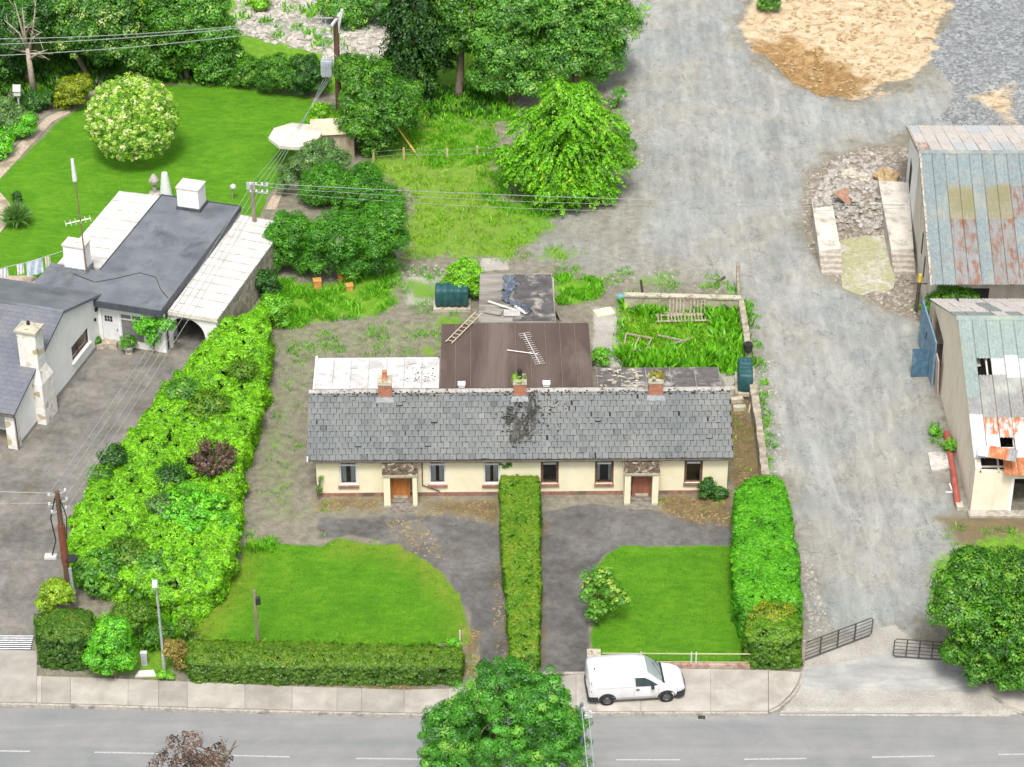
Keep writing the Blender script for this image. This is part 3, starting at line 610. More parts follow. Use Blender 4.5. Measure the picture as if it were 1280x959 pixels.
# porches
PCAP=M2('porch_moss',(.035,.028,.02),(.12,.09,.06),6,1.,bump=.6,c3=(.33,.3,.24),sc3=3.5)
WOODD=M2('varnished_door',(.30,.115,.03),(.42,.17,.05),5,.5,scale=(1,1,.2));BRD=M2('brown_door',(.22,.085,.055),(.30,.125,.085),5,.55,scale=(1,1,.2))
for k,p in enumerate(PD):
    x0,x1,d0,d1,o0,o1=p;pd=-1.0;zt=2.04
    mb=MB();mb.box(x0,o0,pd,-.002,.12,zt);mb.box(o1,x1,pd,-.002,.12,zt);mb.box(o0,o1,pd,pd+.16,1.90,zt)
    pc=mb.build('porch',CREAM,cot)
    mb=MB();mb.box(x0-.015,o0+.01,pd-.015,-.004,0,.12);mb.build('porch_base',CAPC,pc);mb=MB();mb.box(o1-.01,x1+.015,pd-.015,-.004,0,.12);mb.build('porch_base',CAPC,pc)
    mb=MB();nx_=26;ny_=14;vs=[];fs=[]
    for j in range(ny_+1):
        for i in range(nx_+1):
            X_=x0-.06+(x1-x0+.12)*i/nx_;Y_=pd-.08+(1.07)*j/ny_;vs.append((X_,Y_,zt+.105+.33*(Y_-pd+.08)+.06*max(0,mn.noise((X_*3,Y_*3,k)))+.03*random.random()*(0<j<ny_)))
    for j in range(ny_):
        for i in range(nx_):a=j*(nx_+1)+i;fs.append((a,a+1,a+nx_+2,a+nx_+1))
    mb.add(vs,fs);mb.build('moss_cover',PCAP,pc)
    mb=MB();mb.hexa([(x0-.07,pd-.09,zt),(x1+.07,pd-.09,zt),(x1+.07,-.003,zt),(x0-.07,-.003,zt),(x0-.07,pd-.09,zt+.10),(x1+.07,pd-.09,zt+.10),(x1+.07,-.003,zt+.455),(x0-.07,-.003,zt+.455)]);mb.build('porch_roof',CAPC,pc)
    mb=MB();mb.box(o0,o1,pd+.3,TH_,.0,.13);mb.box(o0-.05,o1+.05,pd-.45,pd+.3,0,.06);mb.build('step',M2('step_concrete',(.12,.11,.09),(.24,.22,.19),5,.9),pc)
    dm=WOODD if k==0 else BRD
    mb=MB();mb.box(d0,d1,-.40,-.35,.13,1.95)
    if k==0:
        for i in range(2):
            for j in range(3):
                xa=d0+.1+i*(d1-d0-.1)/2;mb.box(xa,xa+(d1-d0)/2-.15,-.42,-.40,.33+j*.52,.33+j*.52+.42)
    else:
        for i in range(2):
            xa=d0+.12+i*(d1-d0-.12)/2;mb.box(xa,xa+(d1-d0)/2-.18,-.42,-.40,.5,1.35)
    d=mb.build('door',dm,cot)
    mb=MB();mb.box(d0-.06,d0,-.46,-.34,.13,2.0);mb.box(d1,d1+.06,-.46,-.34,.13,2.0);mb.box(d0,d1,-.46,-.34,1.95,2.0);mb.build('door_frame',dm,d)
    mb=MB();mb.box(d0+.08,d1-.08,-.43,-.402,.16,.34);mb.build('weather_board',CAPC,d)
    mb=MB();mb.obox((d1-.12,-.435,1.1),(.03,.05,.12));mb.build('handle',LEAD,d)
    if k==1:
        mb=MB();mb.box(d0+.14,d1-.14,-.415,-.402,1.45,1.85);mb.build('pane',M2('dark_glass',(.015,.018,.02),(.03,.035,.04),2,.1,spec=.5),d)
# main roof: two slopes of separate slates over a deck
OV=.32
def slope_pt(x,s,side,lift=0):      # s distance down from ridge
    L=math.hypot(RY+OV,RZc-EZ);q=s/L;ny_,nz_=(RZc-EZ)/L,(RY+OV)/L
    y=RY-(RY+OV)*q;z=RZc-(RZc-EZ)*q
    y-=ny_*lift;z+=nz_*lift
    if side:y=2*RY-y
    return (x,y,z)
SL=math.hypot(RY+OV,RZc-EZ)
rx0,rx1=-.42,CL+.22
mb=MB()
for side in (0,1):
    a,b,c,d=slope_pt(rx0,0,side,-.02),slope_pt(rx1,0,side,-.02),slope_pt(rx1,SL,side,-.02),slope_pt(rx0,SL,side,-.02)
    mb.slab(*((d,c,b,a) if not side else (a,b,c,d)),.10)
roof=mb.build('roof',M2('roof_batten',(.012,.012,.011),(.025,.023,.02),5,.9),cot)
mb=MB();tt=[];rows=12;rh=SL/rows
msx,msz=[],[]
mossblobs=[(CF.y(650,540,1.6)[0],1.9,.85,1.2,1.),(CF.y(678,512,2.)[0],1.2,.8,1.1,.9),(CF.y(660,525,2.)[0],1.2,1.4,1.4,.45),(CF.y(640,520,2.)[0],1.,.6,.9,.55)]
mossq=[]
for side in (0,1):
    for r in range(rows):
        sw=.335;off=(r%2)*sw/2;x=rx0-off
        while x<rx1:
            xa,xb=max(x,rx0),min(x+sw-.024,rx1);x+=sw
            if xb-xa<.05:continue
            s0=r*rh-.05;s1=(r+1)*rh+(.03)+random.uniform(-.012,.012);l0=.010;l1=.026+random.random()*.008
            if random.random()<.012:s1-=random.uniform(.05,.16)
            if random.random()<.02:xb-=random.uniform(.02,.1)
            s0=max(s0,0.02)
            j=random.uniform(-.007,.007)
            a,b,c,d=slope_pt(xa,s0,side,l0),slope_pt(xb,s0,side,l0),slope_pt(xb,s1+j,side,l1),slope_pt(xa,s1-j,side,l1)
            a2,b2,c2,d2=slope_pt(xa,s0,side,l0-.012),slope_pt(xb,s0,side,l0-.012),slope_pt(xb,s1+j,side,l1-.02),slope_pt(xa,s1-j,side,l1-.02)
            if side==0:mb.hexa([d2,c2,b2,a2,d,c,b,a])
            else:mb.hexa([a2,b2,c2,d2,a,b,c,d])
            t=random.gauss(.5,.09)
            if random.random()<.05:t-=.3
            tt+=[t]*6
mb.build('slates',SLATE,roof,tint=np.clip(tt,0,1))
mb=MB();x=rx0
for side in (0,):
    for bx,bs,rxx,rss,dn in mossblobs:
        for _ in range(int(260*dn)):
            xx=random.gauss(bx,rxx*.6);ss=random.gauss(bs,rss*.62)
            if .1<ss<SL-.2 and mn.noise((xx*2.2,ss*1.6,4.))+.5*mn.noise((xx*6,ss*5,1.))>.12:
                p=slope_pt(xx,ss,0,.045);mb.rock(p,random.uniform(.02,.075),.35)
    for _ in range(330):   # moss strips under the ridge and in the slate joints
        xx=random.uniform(rx0,rx1);p=slope_pt(xx,abs(random.gauss(.22,.08)),0,.045);mb.rock(p,random.uniform(.02,.07),.4)
    for _ in range(2200):
        r=random.randint(1,rows);p=slope_pt(random.uniform(rx0,rx1),min(r*rh+.03,SL),0,.04);mb.rock(p,random.uniform(.012,.038),.4)
tag(mb.build('moss',MOSS,roof),kind='stuff')
mb=MB();x=rx0
while x<rx1:
    xb=min(x+.45,rx1);h=RZc+.06+random.uniform(-.008,.008)
    for y0,z0,y1,z1 in ((RY-.17,RZc-.07,RY,h),(RY,h,RY+.17,RZc-.07)):mb.hexa([(x,y0,z0-.03),(xb-.01,y0,z0-.03),(xb-.01,y1,z1-.05),(x,y1,z1-.05),(x,y0,z0),(xb-.01,y0,z0),(xb-.01,y1,z1),(x,y1,z1)])
    x=xb
mb.build('ridge_tiles',RIDGE,roof)
mb=MB();mb.tube([(rx0+.3,-OV-.05,EZ-.09),(CL/2,-OV-.05,EZ-.12),(rx1,-OV-.05,EZ-.10)],.055,8);mb.box(0,CL,-OV+.02,-OV+.05,EZ-.15,EZ-.03);mb.build('gutter',M2('gutter_iron',(.07,.055,.045),(.12,.10,.085),5,.7),cot)
mb=MB();gxp=CF.y(528,600,-.03)[0];mb.tube([(gxp,-.3,EZ-.15),(gxp,-.06,2.2),(gxp,-.06,.75),(gxp+.9,-.06,.35)],.035,6);mb.build('downpipe',BROWNF,cot)
mb=MB();mb.obox((rx0+.02,-OV+.1,EZ+.02),(.06,.5,.28),0,-.57);mb.build('barge_end',PVC,cot)
# chimneys
for k,(pxa,pxb,ptop,pot) in enumerate(((473,489.5,473,'clay'),(642,657.5,473,'dark'),(811,828,478,None))):
    xa=CF.y(pxa,500,RY-.4)[0];xb=CF.y(pxb,500,RY-.4)[0];zt=RZc+.72;yc=RY
    mb=MB();mb.box(xa,xb,yc-.38,yc+.38,RZc-.6,zt-.2);ch=mb.build('chimney',BRICK,roof)
    mb=MB();mb.box(xa-.04,xb+.04,yc-.42,yc+.42,zt-.2,zt-.09);mb.box(xa-.01,xb+.01,yc-.39,yc+.39,zt-.09,zt);mb.build('chimney_cap',CAPC,ch)
    mb=MB();mb.box(xa-.03,xb+.03,yc-.42,yc+.42,RZc-.5,RZc-.17);mb.hexa([(xa-.14,yc-.66,RZc-.49),(xb+.14,yc-.66,RZc-.49),(xb+.14,yc-.4,RZc-.3),(xa-.14,yc-.4,RZc-.3),(xa-.14,yc-.66,RZc-.365),(xb+.14,yc-.66,RZc-.365),(xb+.08,yc-.4,RZc-.19),(xa-.08,yc-.4,RZc-.19)]);mb.build('flashing',LEAD,ch)
    if pot:
        mb=MB();mb.lathe(((xa+xb)/2,yc,zt),[(.15,0),(.16,.06),(.13,.1),(.125,.42),(.15,.44),(.15,.5),(.1,.5)],12);mb.build('chimney_pot',POT if pot=='clay' else M2('black_pot',(.02,.02,.02),(.04,.04,.04)),ch)
    if k:
        V,Qq,ti=foliage([((xa+xb)/2,yc,zt+.02,(xb-xa)*.6,.45,.2 if k==2 else .16)],26 if k==2 else 16,60,.14,.07,zmin=-.1,flat=.6)
        npmesh('weeds',V,Qq,leafmat('leaf_chimney_weed',(.08,.07,.015),(.22,.24,.05),(.32,.34,.08)) if k==2 else leafmat('leaf_wallweed',(.06,.12,.015),(.16,.30,.03)),ch,ti)
# rear extensions
WHITER=NB('white_sheet_roof');P=WHITER.pos(obj=True)
f=WHITER.noise(1.2,6,.7,.5,vec=P);f2=WHITER.noise(5,5,.7,vec=P)
WHITER=WHITER.done(WHITER.mix(WHITER.ramp(f2,(.58,0.),(.7,.5)),WHITER.ramp(f,(.38,(.36,.35,.335)),(.5,(.48,.475,.465)),(.62,(.56,.56,.555))),(.34,.32,.29)),.7)
GREYW=plaster('old_render',(.30,.28,.25),(.42,.40,.36),(.2,.19,.16),.7)
BRNR=M2('brown_sheet_roof',(.068,.048,.040),(.095,.069,.058),.9,.65,c3=(.13,.10,.085),sc3=.35,scale=(1,.2,1))
SEAMC={'sheet_roofwhite_sheet_roof':M2('white_seam',(.26,.25,.24),(.42,.41,.40),4,.8),'sheet_roofbrown_sheet_roof':M2('brown_seam',(.115,.09,.08),(.17,.14,.125),4,.8),'felt_roofroof_felt':M2('felt_seam',(.2,.19,.18),(.32,.30,.28),4,.8)}
def flatroof(px_l,px_r,py_far,z,rise,wallm,roofm,nameseam,seam,t=.14,ov=.12,far_extra=0):
    x0,y1,_=CF.g(px_l,py_far,z);x1=CF.g(px_r,py_far,z)[0];y0=DP+.02
    m=MB();m.box(x0+ov,x1-ov,y1-.35,y1-ov,0,z-t-.01);m.box(x0+ov,x0+ov+.2,y0,y1-.35,0,z-t-.01);m.box(x1-ov-.2,x1-ov,y0,y1-.35,0,z-t-.01)
    w=m.build('extension',wallm,cot)
    m=MB();m.hexa([(x0,y0,z-t+rise),(x1,y0,z-t+rise),(x1,y1,z-t),(x0,y1,z-t),(x0,y0,z+rise),(x1,y0,z+rise),(x1,y1,z),(x0,y1,z)])
    r_=m.build(nameseam,roofm,w);m=MB()
    if seam:
        n=round((x1-x0)/seam)
        for i in range(n+1):
            xx=x0+(x1-x0)*i/n;xx=min(max(xx,x0+.02),x1-.02);m.hexa([(xx-.02,y0,z+rise),(xx+.02,y0,z+rise),(xx+.02,y1+.01,z),(xx-.02,y1+.01,z),(xx-.015,y0,z+rise+.035),(xx+.015,y0,z+rise+.035),(xx+.015,y1+.01,z+.035),(xx-.015,y1+.01,z+.035)])
        tag(m.build('seams',SEAMC[nameseam+roofm.name],r_),kind=None)
    return w,r_,x0,x1,y0,y1
w,r_,x0,x1,y0,y1=flatroof(396,550,449,2.5,.12,GREYW,WHITER,'sheet_roof',.98)
mb=MB();mb.box(x0-.05,x0+.06,y0,y1+.05,2.4,2.68);mb.box(x0+.06,x1-.1,y1,y1+.05,2.38,2.53);mb.build('edge_trim',PVC,w)
mb=MB()
for _ in range(190):
    xx,yy=random.gauss(x1-.9,.6),random.gauss(y0+1.,.6)
    if x0<xx<x1-.1 and y0<yy<y1:mb.rock((xx,yy,2.58),random.uniform(.01,.055),.4)
tag(mb.build('debris',FELT,w),kind='stuff')
mb=MB()
for px,py in ((442,459),(515,453),(493,470)):
    q=CF.g(px,py,2.56);mb=MB();mb.obox((q[0],q[1],2.57),(.45,.3,.02),.2);mb.build('roof_patch',M2('grey_patch',(.3,.3,.3),(.42,.42,.42)),w)
w,r_,bx0,bx1,by0,by1=flatroof(551.5,736,405,2.75,.10,GREYW,BRNR,'sheet_roof',.86,.22)
for px,py in ((577,483),(683,482)):
    q=CF.g(px,py,2.85);mb=MB();mb.obox((q[0],q[1],2.95),(.36,.36,.16));mb.obox((q[0],q[1],3.04),(.42,.42,.03));mb.build('roof_vent',PVC,w)
w,r_,dx0,dx1,dy0,dy1=flatroof(745,898,460,2.4,.12,GREYW,FELT,'felt_roof',1.25,.14)
# litter bits on the dark felt
mb=MB();
for _ in range(36):mb.obox((random.uniform(dx0+.1,dx0+3),random.uniform(dy0+.3,dy1-.2),2.5+.0),(random.uniform(.05,.5),random.uniform(.05,.16),.015),random.uniform(-.6,.6))
tag(mb.build('torn_felt',CAPC,w),kind='stuff')
# ladder and aerial lying on the roofs
WOODG=M2('weathered_wood',(.34,.28,.19),(.50,.43,.32),6,.85,scale=(1,1,.3))
zb=2.93;A=Vector(G(561,428,zb));B=Vector(G(598,391,zb));d=(B-A).normalized();s_=Vector((-d.y,d.x,0))*.19
ld=thing('ladder',A,0,'pale wooden ladder lying between the brown roof and the ruined shed roof','ladder')
o=Vector((0,0,0));L=(B-A).length
for sg in (-1,1):
    m=MB();m.tube([s_*sg,s_*sg+d*L],.035,6);m.build('rail',WOODG,ld)
for i in range(9):
    m=MB();q=d*(L*(i+.5)/9);m.tube([q-s_,q+s_],.022,6);m.build('rung',WOODG,ld)
ALU=M2('aluminium',(.5,.48,.46),(.66,.64,.62),5,.45,metal=.3)
zb=2.90;A=Vector(G(655,418,zb));B=Vector(G(675,456,zb));C_=Vector(G(634,438,zb));D_=Vector(G(672,443,zb))
ae=thing('fallen_aerial',A,0,'fallen television aerial lying across the brown sheet roof','aerial')
m=MB();m.tube([Vector((0,0,.05)),B-A+Vector((0,0,.05))],.03,6);m.build('boom',ALU,ae)
d=(B-A).normalized();s_=Vector((-d.y,d.x,0))
m=MB()
for i in range(16):
    q=(B-A)*(i/15.);h=.34 if i<3 else .2+.1*(i/15);m.tube([q-s_*h+Vector((0,0,.08)),q+s_*h+Vector((0,0,.08))],.014,4)
m.build('element',ALU,ae)
m=MB();m.tube([C_-A+Vector((0,0,.02)),D_-A+Vector((0,0,.02))],.028,6);m.build('mast',ALU,ae)
# ---------------------------------------------------------------- ruined flat-roofed shed behind
z=2.35;q=[G(*p,z) for p in ((598,403),(695,403),(690,342),(600,342))];SF=Frame(q[0],math.atan2(q[1][1]-q[0][1],q[1][0]-q[0][0]));ql=[SF.loc(p) for p in q]
sh=thing('shed',SF.at(0,0),SF.rz,'ruined flat roofed shed with torn felt, blue tarpaulin and loose boards on its roof','shed')
sx=ql[1][0];sy=ql[2][1]
mb=MB();holed_wall(mb,.06,sx-.06,0,z-.18,.05,.27,[(.5,1.4,0,1.9)]);mb.box(.06,.28,.27,sy-.3,0,z-.18);mb.box(sx-.28,sx-.06,.27,sy-.3,0,z-.18);mb.box(.06,sx-.06,sy-.3,sy-.08,0,z-.18);mb.build('wall',GREYW,sh)
CONR=M2('roof_slab',(.18,.17,.15),(.28,.265,.235),1.4,.9,c3=(.11,.10,.09),sc3=.7,scale=(.3,2,1))
mb=MB();mb.hexa([(0,0,z-.18),(sx,0,z-.18),(ql[2][0],sy,z-.18),(ql[3][0],sy,z-.18),(0,0,z),(sx,0,z),(ql[2][0],sy,z),(ql[3][0],sy,z)]);rf=mb.build('roof',CONR,sh)
mb=MB();n=26;vs=[];fs=[]
for j in range(n+1):
    for i in range(n+1):
        yy=sy*(.02+.96*j/n);xl=sx*(.44+.10*mn.noise((yy*1.1,2,1)));xr=sx-.05-(sx-ql[2][0])*j/n;xx=xl+(xr-xl)*i/n
        vs.append((xx,yy,z+.012+.05*max(0,mn.noise((xx*1.5,yy*1.5,5)))))
for j in range(n):
    for i in range(n):
        a=j*(n+1)+i
        if mn.noise((vs[a][0]*1.3,vs[a][1]*1.3,9.))>-9:fs.append((a,a+1,a+n+2,a+n+1))
mb.add(vs,fs);mb.build('torn_felt',M2('shed_felt',(.06,.057,.057),(.10,.095,.095),2,.85,c3=(.30,.28,.24),sc3=1.),rf)
def crumple(mb,path,w,h,n=26,seed=0):
    P=[Vector(p) for p in path];vs=[];fs=[];m=8;rnd=random.Random(seed)
    for i in range(n+1):
        t=i/n*(len(P)-1);k=min(int(t),len(P)-2);p=P[k].lerp(P[k+1],t-k);d=(P[k+1]-P[k]).normalized();s=Vector((-d.y,d.x,0))
        for j in range(m+1):
            u=(j/m-.5)*w*(.7+.6*rnd.random());vs.append(p+s*u+Vector((0,0,.02+h*abs(mn.noise((p.x*5+j,p.y*5,j*.7+seed)))*1.6+rnd.random()*h*.3)))
    for i in range(n):
        for j in range(m):a=i*(m+1)+j;fs.append((a,a+1,a+m+2,a+m+1))
    mb.add(vs,fs)
TARP=M2('blue_tarpaulin',(.055,.07,.10),(.15,.175,.215),5,.5);TARPD=M2('dark_tarpaulin',(.04,.045,.05),(.14,.16,.2),5,.5)
def sp(px,py,zz=z+.03):p=SF.g(px,py,zz);return (p[0],p[1],zz)
mb=MB();crumple(mb,[sp(636,347),sp(639,357),sp(632,366)],.65,.25,seed=1);crumple(mb,[sp(633,366),sp(632,376),sp(650,384),sp(662,392)],.4,.2,seed=2);o=mb.build('tarpaulin',TARP)
o.location=SF.at(0,0);o.rotation_euler=(0,0,SF.rz);tag(o,'crumpled blue tarpaulin strewn across the middle of the shed roof','tarpaulin')
for i,(a,b,wd_,lb) in enumerate((((610,377),(640,386),.16,'long pale board lying across the shed roof nearest its left edge'),((625,383),(650,389),.14,'pale board on the shed roof ending beside the dark felt'),((644,384),(658,393),.2,'white board lying steeply beside the blue tarpaulin on the shed roof'))):
    a=Vector(G(*a,z+.08));b=Vector(G(*b,z+.08));m=MB();m.obox((0,0,0),((b-a).length,wd_,.04));o=m.build('board',M2('pale_board',(.42,.40,.35),(.56,.54,.5),5,.8))
    o.location=(a+b)/2+Vector((0,0,.03*i));o.rotation_euler=(0,.03,math.atan2(b.y-a.y,b.x-a.x));tag(o,lb,'board','loose boards on the shed roof')
for i,(px,py,sx_,sy_,rz,lb) in enumerate(((617,390,1.0,.55,-.35,'grey slab board tilted at the near left corner of the shed roof'),(640,392,.95,.6,0.,'light grey square panel lying on the front edge of the shed roof'))):
    a=Vector(G(px,py,z+.06));m=MB();m.obox((0,0,0),(sx_,sy_,.05),0,.08);o=m.build('panel',CONR if i==0 else M2('board_grey',(.30,.295,.28),(.40,.39,.375),2));o.location=a+Vector((0,0,.04));o.rotation_euler=(0,0,rz);tag(o,lb,'panel','loose panels on the shed roof')
a=Vector(G(697,398));m=MB();m.obox((0,0,.55),(.05,.7,1.1),0.,0,-.35);o=m.build('leaning_board',M2('leaning_wood',(.2,.16,.11),(.4,.36,.3),4));o.location=a;tag(o,'weathered board leaning against the right wall of the ruined shed','board')
a=Vector(G(755,391));m=MB();m.obox((0,0,.05),(1.15,.75,.05),.35,.04);o=m.build('plywood_sheet',M2('plywood',(.60,.50,.33),(.70,.60,.42),3,.8));o.location=a;tag(o,'pale plywood sheet lying on the concrete beside the overgrown plot','sheet')
a=Vector(G(776,376));m=MB();m.lathe((0,0,0),[(.02,0),(.2,.05),(.26,.22),(.2,.4),(.02,.45)],14);o=m.build('plastic_drum',M2('blue_plastic',(.10,.25,.40),(.2,.38,.52),2,.4),smooth=True);o.location=a;tag(o,'small blue plastic drum at the left end of the low garden wall','drum')
# ================================================================ NEIGHBOUR BUNGALOW
NF=Frame(G(120,432),R(-16))
bg_=thing('bungalow',NF.at(2,4),NF.rz,'white rendered bungalow with dark membrane roof, slate gable and white corrugated lean-to roofs','bungalow')
class Off(MB):   # mesh given in house axes, shifted to the thing's base
    def __init__(s,dx,dy):super().__init__();s.dx=dx;s.dy=dy
    def build(s,*a,**k):
        s.v=[(x-s.dx,y-s.dy,z) for x,y,z in s.v];return super().build(*a,**k)
NM=lambda:Off(2,4)
WHITEW=plaster('white_render',(.68,.68,.665),(.74,.74,.73),(.58,.57,.53),.35)
MEMB=M2('roof_membrane',(.11,.122,.136),(.155,.168,.185),.7,.5,c3=(.08,.088,.098),sc3=.4)
FASC=M2('dark_fascia',(.05,.058,.07),(.075,.085,.1),3,.5)
COR=NB('white_corrugated');P=COR.pos(obj=True);f=COR.noise(2.2,6,.7,.3,vec=COR.pos((.35,2.5,1),obj=True));f2=COR.noise(.8,5,.6,vec=P)
COR=COR.done(COR.mix(COR.ramp(f,(.56,0.),(.74,.6)),COR.ramp(f2,(.38,(.43,.425,.41)),(.62,(.56,.555,.54))),(.40,.36,.27)),.8)
gb=[(-10.9,0),(.3,0),(.3,3.05),(-4.1,4.62),(-10.9,2.38)]
m=NM();wy0,wz0=NF.x(85,454,.15);wy1,wz1=NF.x(102,411,.15)
wy0,wy1,wz0,wz1=-3.35,-1.05,.95,1.95
# gable wall in strips round the window
def gz_(y):return np.interp(y,[-10.9,-4.1,.3],[2.38,4.62,3.05])
for ya,yb,za,zb in ((-10.9,-4.1,0,None),(-4.1,wy0,0,None),(wy0,wy1,0,wz0),(wy0,wy1,wz1,None),(wy1,.3,0,None)):
    ta,tb=(gz_(ya),gz_(yb)) if zb is None else (zb,zb)
    m.prismx([(ya,za),(yb,za),(yb,tb),(ya,ta)],-.15,.15)
m.box(.15,.38,.3,.6,0,2.72);m.box(-12,-.151,-9.4,-9.15,0,2.4)
wall=m.build('wall',WHITEW,bg_)
m=NM();m.box(.152,.185,-10.9,.3,0,.22);m.build('plinth',M2('grey_plinth',(.2,.2,.2),(.3,.3,.29),4),bg_)
m=NM();t=.07
for a in ((wy0,wy0+t,wz0,wz1),(wy1-t,wy1,wz0,wz1),(wy0+t,wy1-t,wz0,wz0+t),(wy0+t,wy1-t,wz1-t,wz1),((wy0+wy1)/2-.2,(wy0+wy1)/2-.13,wz0+t,wz1-t)):m.box(.0,.08,a[0],a[1],a[2],a[3])
w=m.build('window',BROWNF,bg_)
m=NM();m.quad((.04,wy0+t,wz0+t),(.04,wy1-t,wz0+t),(.04,wy1-t,wz1-t),(.04,wy0+t,wz1-t));m.build('pane',GLASS,w)
m=NM();m.box(.152,.27,wy0-.1,wy1+.1,wz0-.09,wz0-.01);m.build('sill',WHITEW,w)
m=NM();m.box(-.6,-.55,wy0-.3,wy1+.3,.3,2.2);m.build('interior',DARKIN,bg_)
# slate front slope, membrane back slope, flat roofs
NSL=slate_mat('blue_slates',((.1,(.085,.092,.115)),(.4,(.115,.123,.15)),(.6,(.135,.145,.175)),(.9,(.17,.18,.21))),(.08,.085,.1))
m=NM();m.slab((-12,-11.15,2.42),(.32,-11.15,2.42),(.32,-4.1,4.86),(-12,-4.1,4.86),.12)
rs=m.build('slate_roof',FASC,bg_)
m=NM();tt=[];L_=math.hypot(7.05,2.44);rows=24
for r in range(rows):
    x=-12-(r%2)*.25
    while x<.34:
        xa=max(x,-12);xb=min(x+.49,.34);x+=.5
        if xb-xa<.04:continue
        q0,q1=(r)/rows,(r+1.06)/rows;q1=min(q1,1)
        f_=lambda q,l:(-11.15+7.05*q,2.42+2.44*q+l)
        (ya,za),(yb,zb)=f_(q0,.035),f_(q1,.016)
        m.hexa([(xa,ya,za-.016),(xb,ya,za-.016),(xb,yb,zb-.014),(xa,yb,zb-.014),(xa,ya,za),(xb,ya,za),(xb,yb,zb),(xa,yb,zb)]);tt+=[random.gauss(.5,.1)]*6
m.build('slates',NSL,rs,tint=np.clip(tt,0,1))
m=NM();m.slab((.33,.75,3.16),(-12,.75,3.16),(-12,-4.1,4.88),(.33,-4.1,4.88),.16);m.slab((-12,-4.25,4.86),(.33,-4.25,4.86),(.33,-4.0,4.9),(-12,-4.0,4.9),.05);m.build('membrane_slope',MEMB,bg_)
m=NM();m.box(-.86,4.3,.0,12.6,2.76,3.1);m.box(-4.,-.862,.3,3.25,2.8,3.09)
fr=m.build('flat_roof',MEMB,bg_)
m=NM();m.box(-.5,4.36,-.06,-.002,2.72,3.14);m.box(4.302,4.36,-.002,12.66,2.72,3.14);m.box(-.86,4.3,12.602,12.66,2.75,3.16);m.box(-.92,-.863,3.3,12.66,2.75,3.15);m.build('fascia',FASC,fr)
m=NM();m.tube([(-2.2,2.4,3.13),(-.6,1.9,3.12),(.4,2.6,3.12),(1.5,3.6,3.12),(2.6,3.4,3.12),(3.4,2.2,3.12),(4.2,1.4,3.13)],.02,5);m.build('roof_cable',M2('black_rubber',(.02,.02,.02),(.035,.035,.035)),fr)
m=NM();m.box(.0,4.28,4.0,12.5,0,2.74);m.box(-.84,0,3.3,12.5,0,2.74);m.box(-3.95,-.845,.9,3.2,0,2.78);m.build('rear_wall',WHITEW,bg_)
# entrance wall
def en(px,py):return NF.y(px,py,.38)
dx0,dx1=en(129,420)[0],en(150,420)[0];gx0,gx1=en(152,424)[0],en(181,424)[0]
m=NM();holed_wall(m,.38,4.28,0,2.75,.38,.62,[(dx0,dx1,.0,2.25),(gx0,gx1,.35,2.25)]);m.box(.38,4.2,2.2,2.3,0,2.7);m.build('entrance_wall',WHITEW,bg_)
m=NM();m.box(dx0+.02,dx1-.02,.42,.48,.02,2.22);d=m.build('door',PVC,bg_)
m=NM()
for i in range(3):
    for j in range(2):m.box(dx0+.2+i*.17,dx0+.34+i*.17,.405,.419,1.55+j*.2,1.72+j*.2)
m.build('door_pane',M2('dark_glass',(.015,.018,.02),(.03,.035,.04),2,.1),d)
m=NM();m.obox((dx1-.14,.39,1.05),(.04,.06,.16));m.build('handle',LEAD,d)
m=NM();t=.07
for a in ((gx0,gx0+t,.35,2.25),(gx1-t,gx1,.35,2.25),(gx0+t,gx1-t,.35,.42),(gx0+t,gx1-t,2.18,2.25),(gx0+t,gx1-t,1.82,1.9),((gx0+gx1)/2-.04,(gx0+gx1)/2+.04,1.9,2.18)):m.box(a[0],a[1],.42,.5,a[2],a[3])
w=m.build('window',PVC,bg_)
m=NM();m.quad((gx0+t,.46,.42),(gx1-t,.46,.42),(gx1-t,.46,2.2),(gx0+t,.46,2.2));m.build('pane',M2('grey_glass',(.13,.13,.13),(.19,.19,.19),1,.2,spec=.5),w)
# lean-to roofs
def ribs(m,x0,x1,y0,y1,z0,z1,n,t=.1):
    m.hexa([(x0,y0,z0-t),(x1,y0,z1-t),(x1,y1,z1-t),(x0,y1,z0-t),(x0,y0,z0),(x1,y0,z1),(x1,y1,z1),(x0,y1,z0)])
def ribl(m,x0,x1,y0,y1,z0,z1,n):
    for i in range(n+1):
        y=y0+.06+(y1-y0-.12)*i/n;m.hexa([(x0,y-.05,z0),(x1,y-.05,z1),(x1,y+.05,z1),(x0,y+.05,z0),(x0,y-.025,z0+.035),(x1,y-.025,z1+.035),(x1,y+.025,z1+.035),(x0,y+.025,z0+.035)])
m=NM();ribs(m,4.37,7.35,.9,12.5,2.62,2.48,0);c=m.build('carport_roof',COR,bg_);RIBC=M2('stained_rib',(.27,.25,.21),(.46,.44,.41),3,.85);m=NM();ribl(m,4.37,7.35,.9,12.5,2.62,2.48,13);m.build('roof_ribs',RIBC,c)
m=NM();m.box(4.37,7.4,.84,.9,2.34,2.6);m.build('edge_trim',M2('pale_trim',(.5,.47,.42),(.62,.59,.53),3),c)
m=NM();ribs(m,-3.95,-.93,3.9,13.1,2.66,2.76,0);c=m.build('leanto_roof',COR,bg_);m=NM();ribl(m,-3.95,-.93,3.9,13.1,2.66,2.76,8);m.build('roof_ribs',RIBC,c)
m=NM();m.box(-3.8,-1.,3.9,4.1,0,2.5);m.box(-3.85,-3.65,4.1,13.,0,2.5);m.box(-3.65,-.95,12.8,13.,0,2.55);m.build('leanto_wall',WHITEW,bg_)
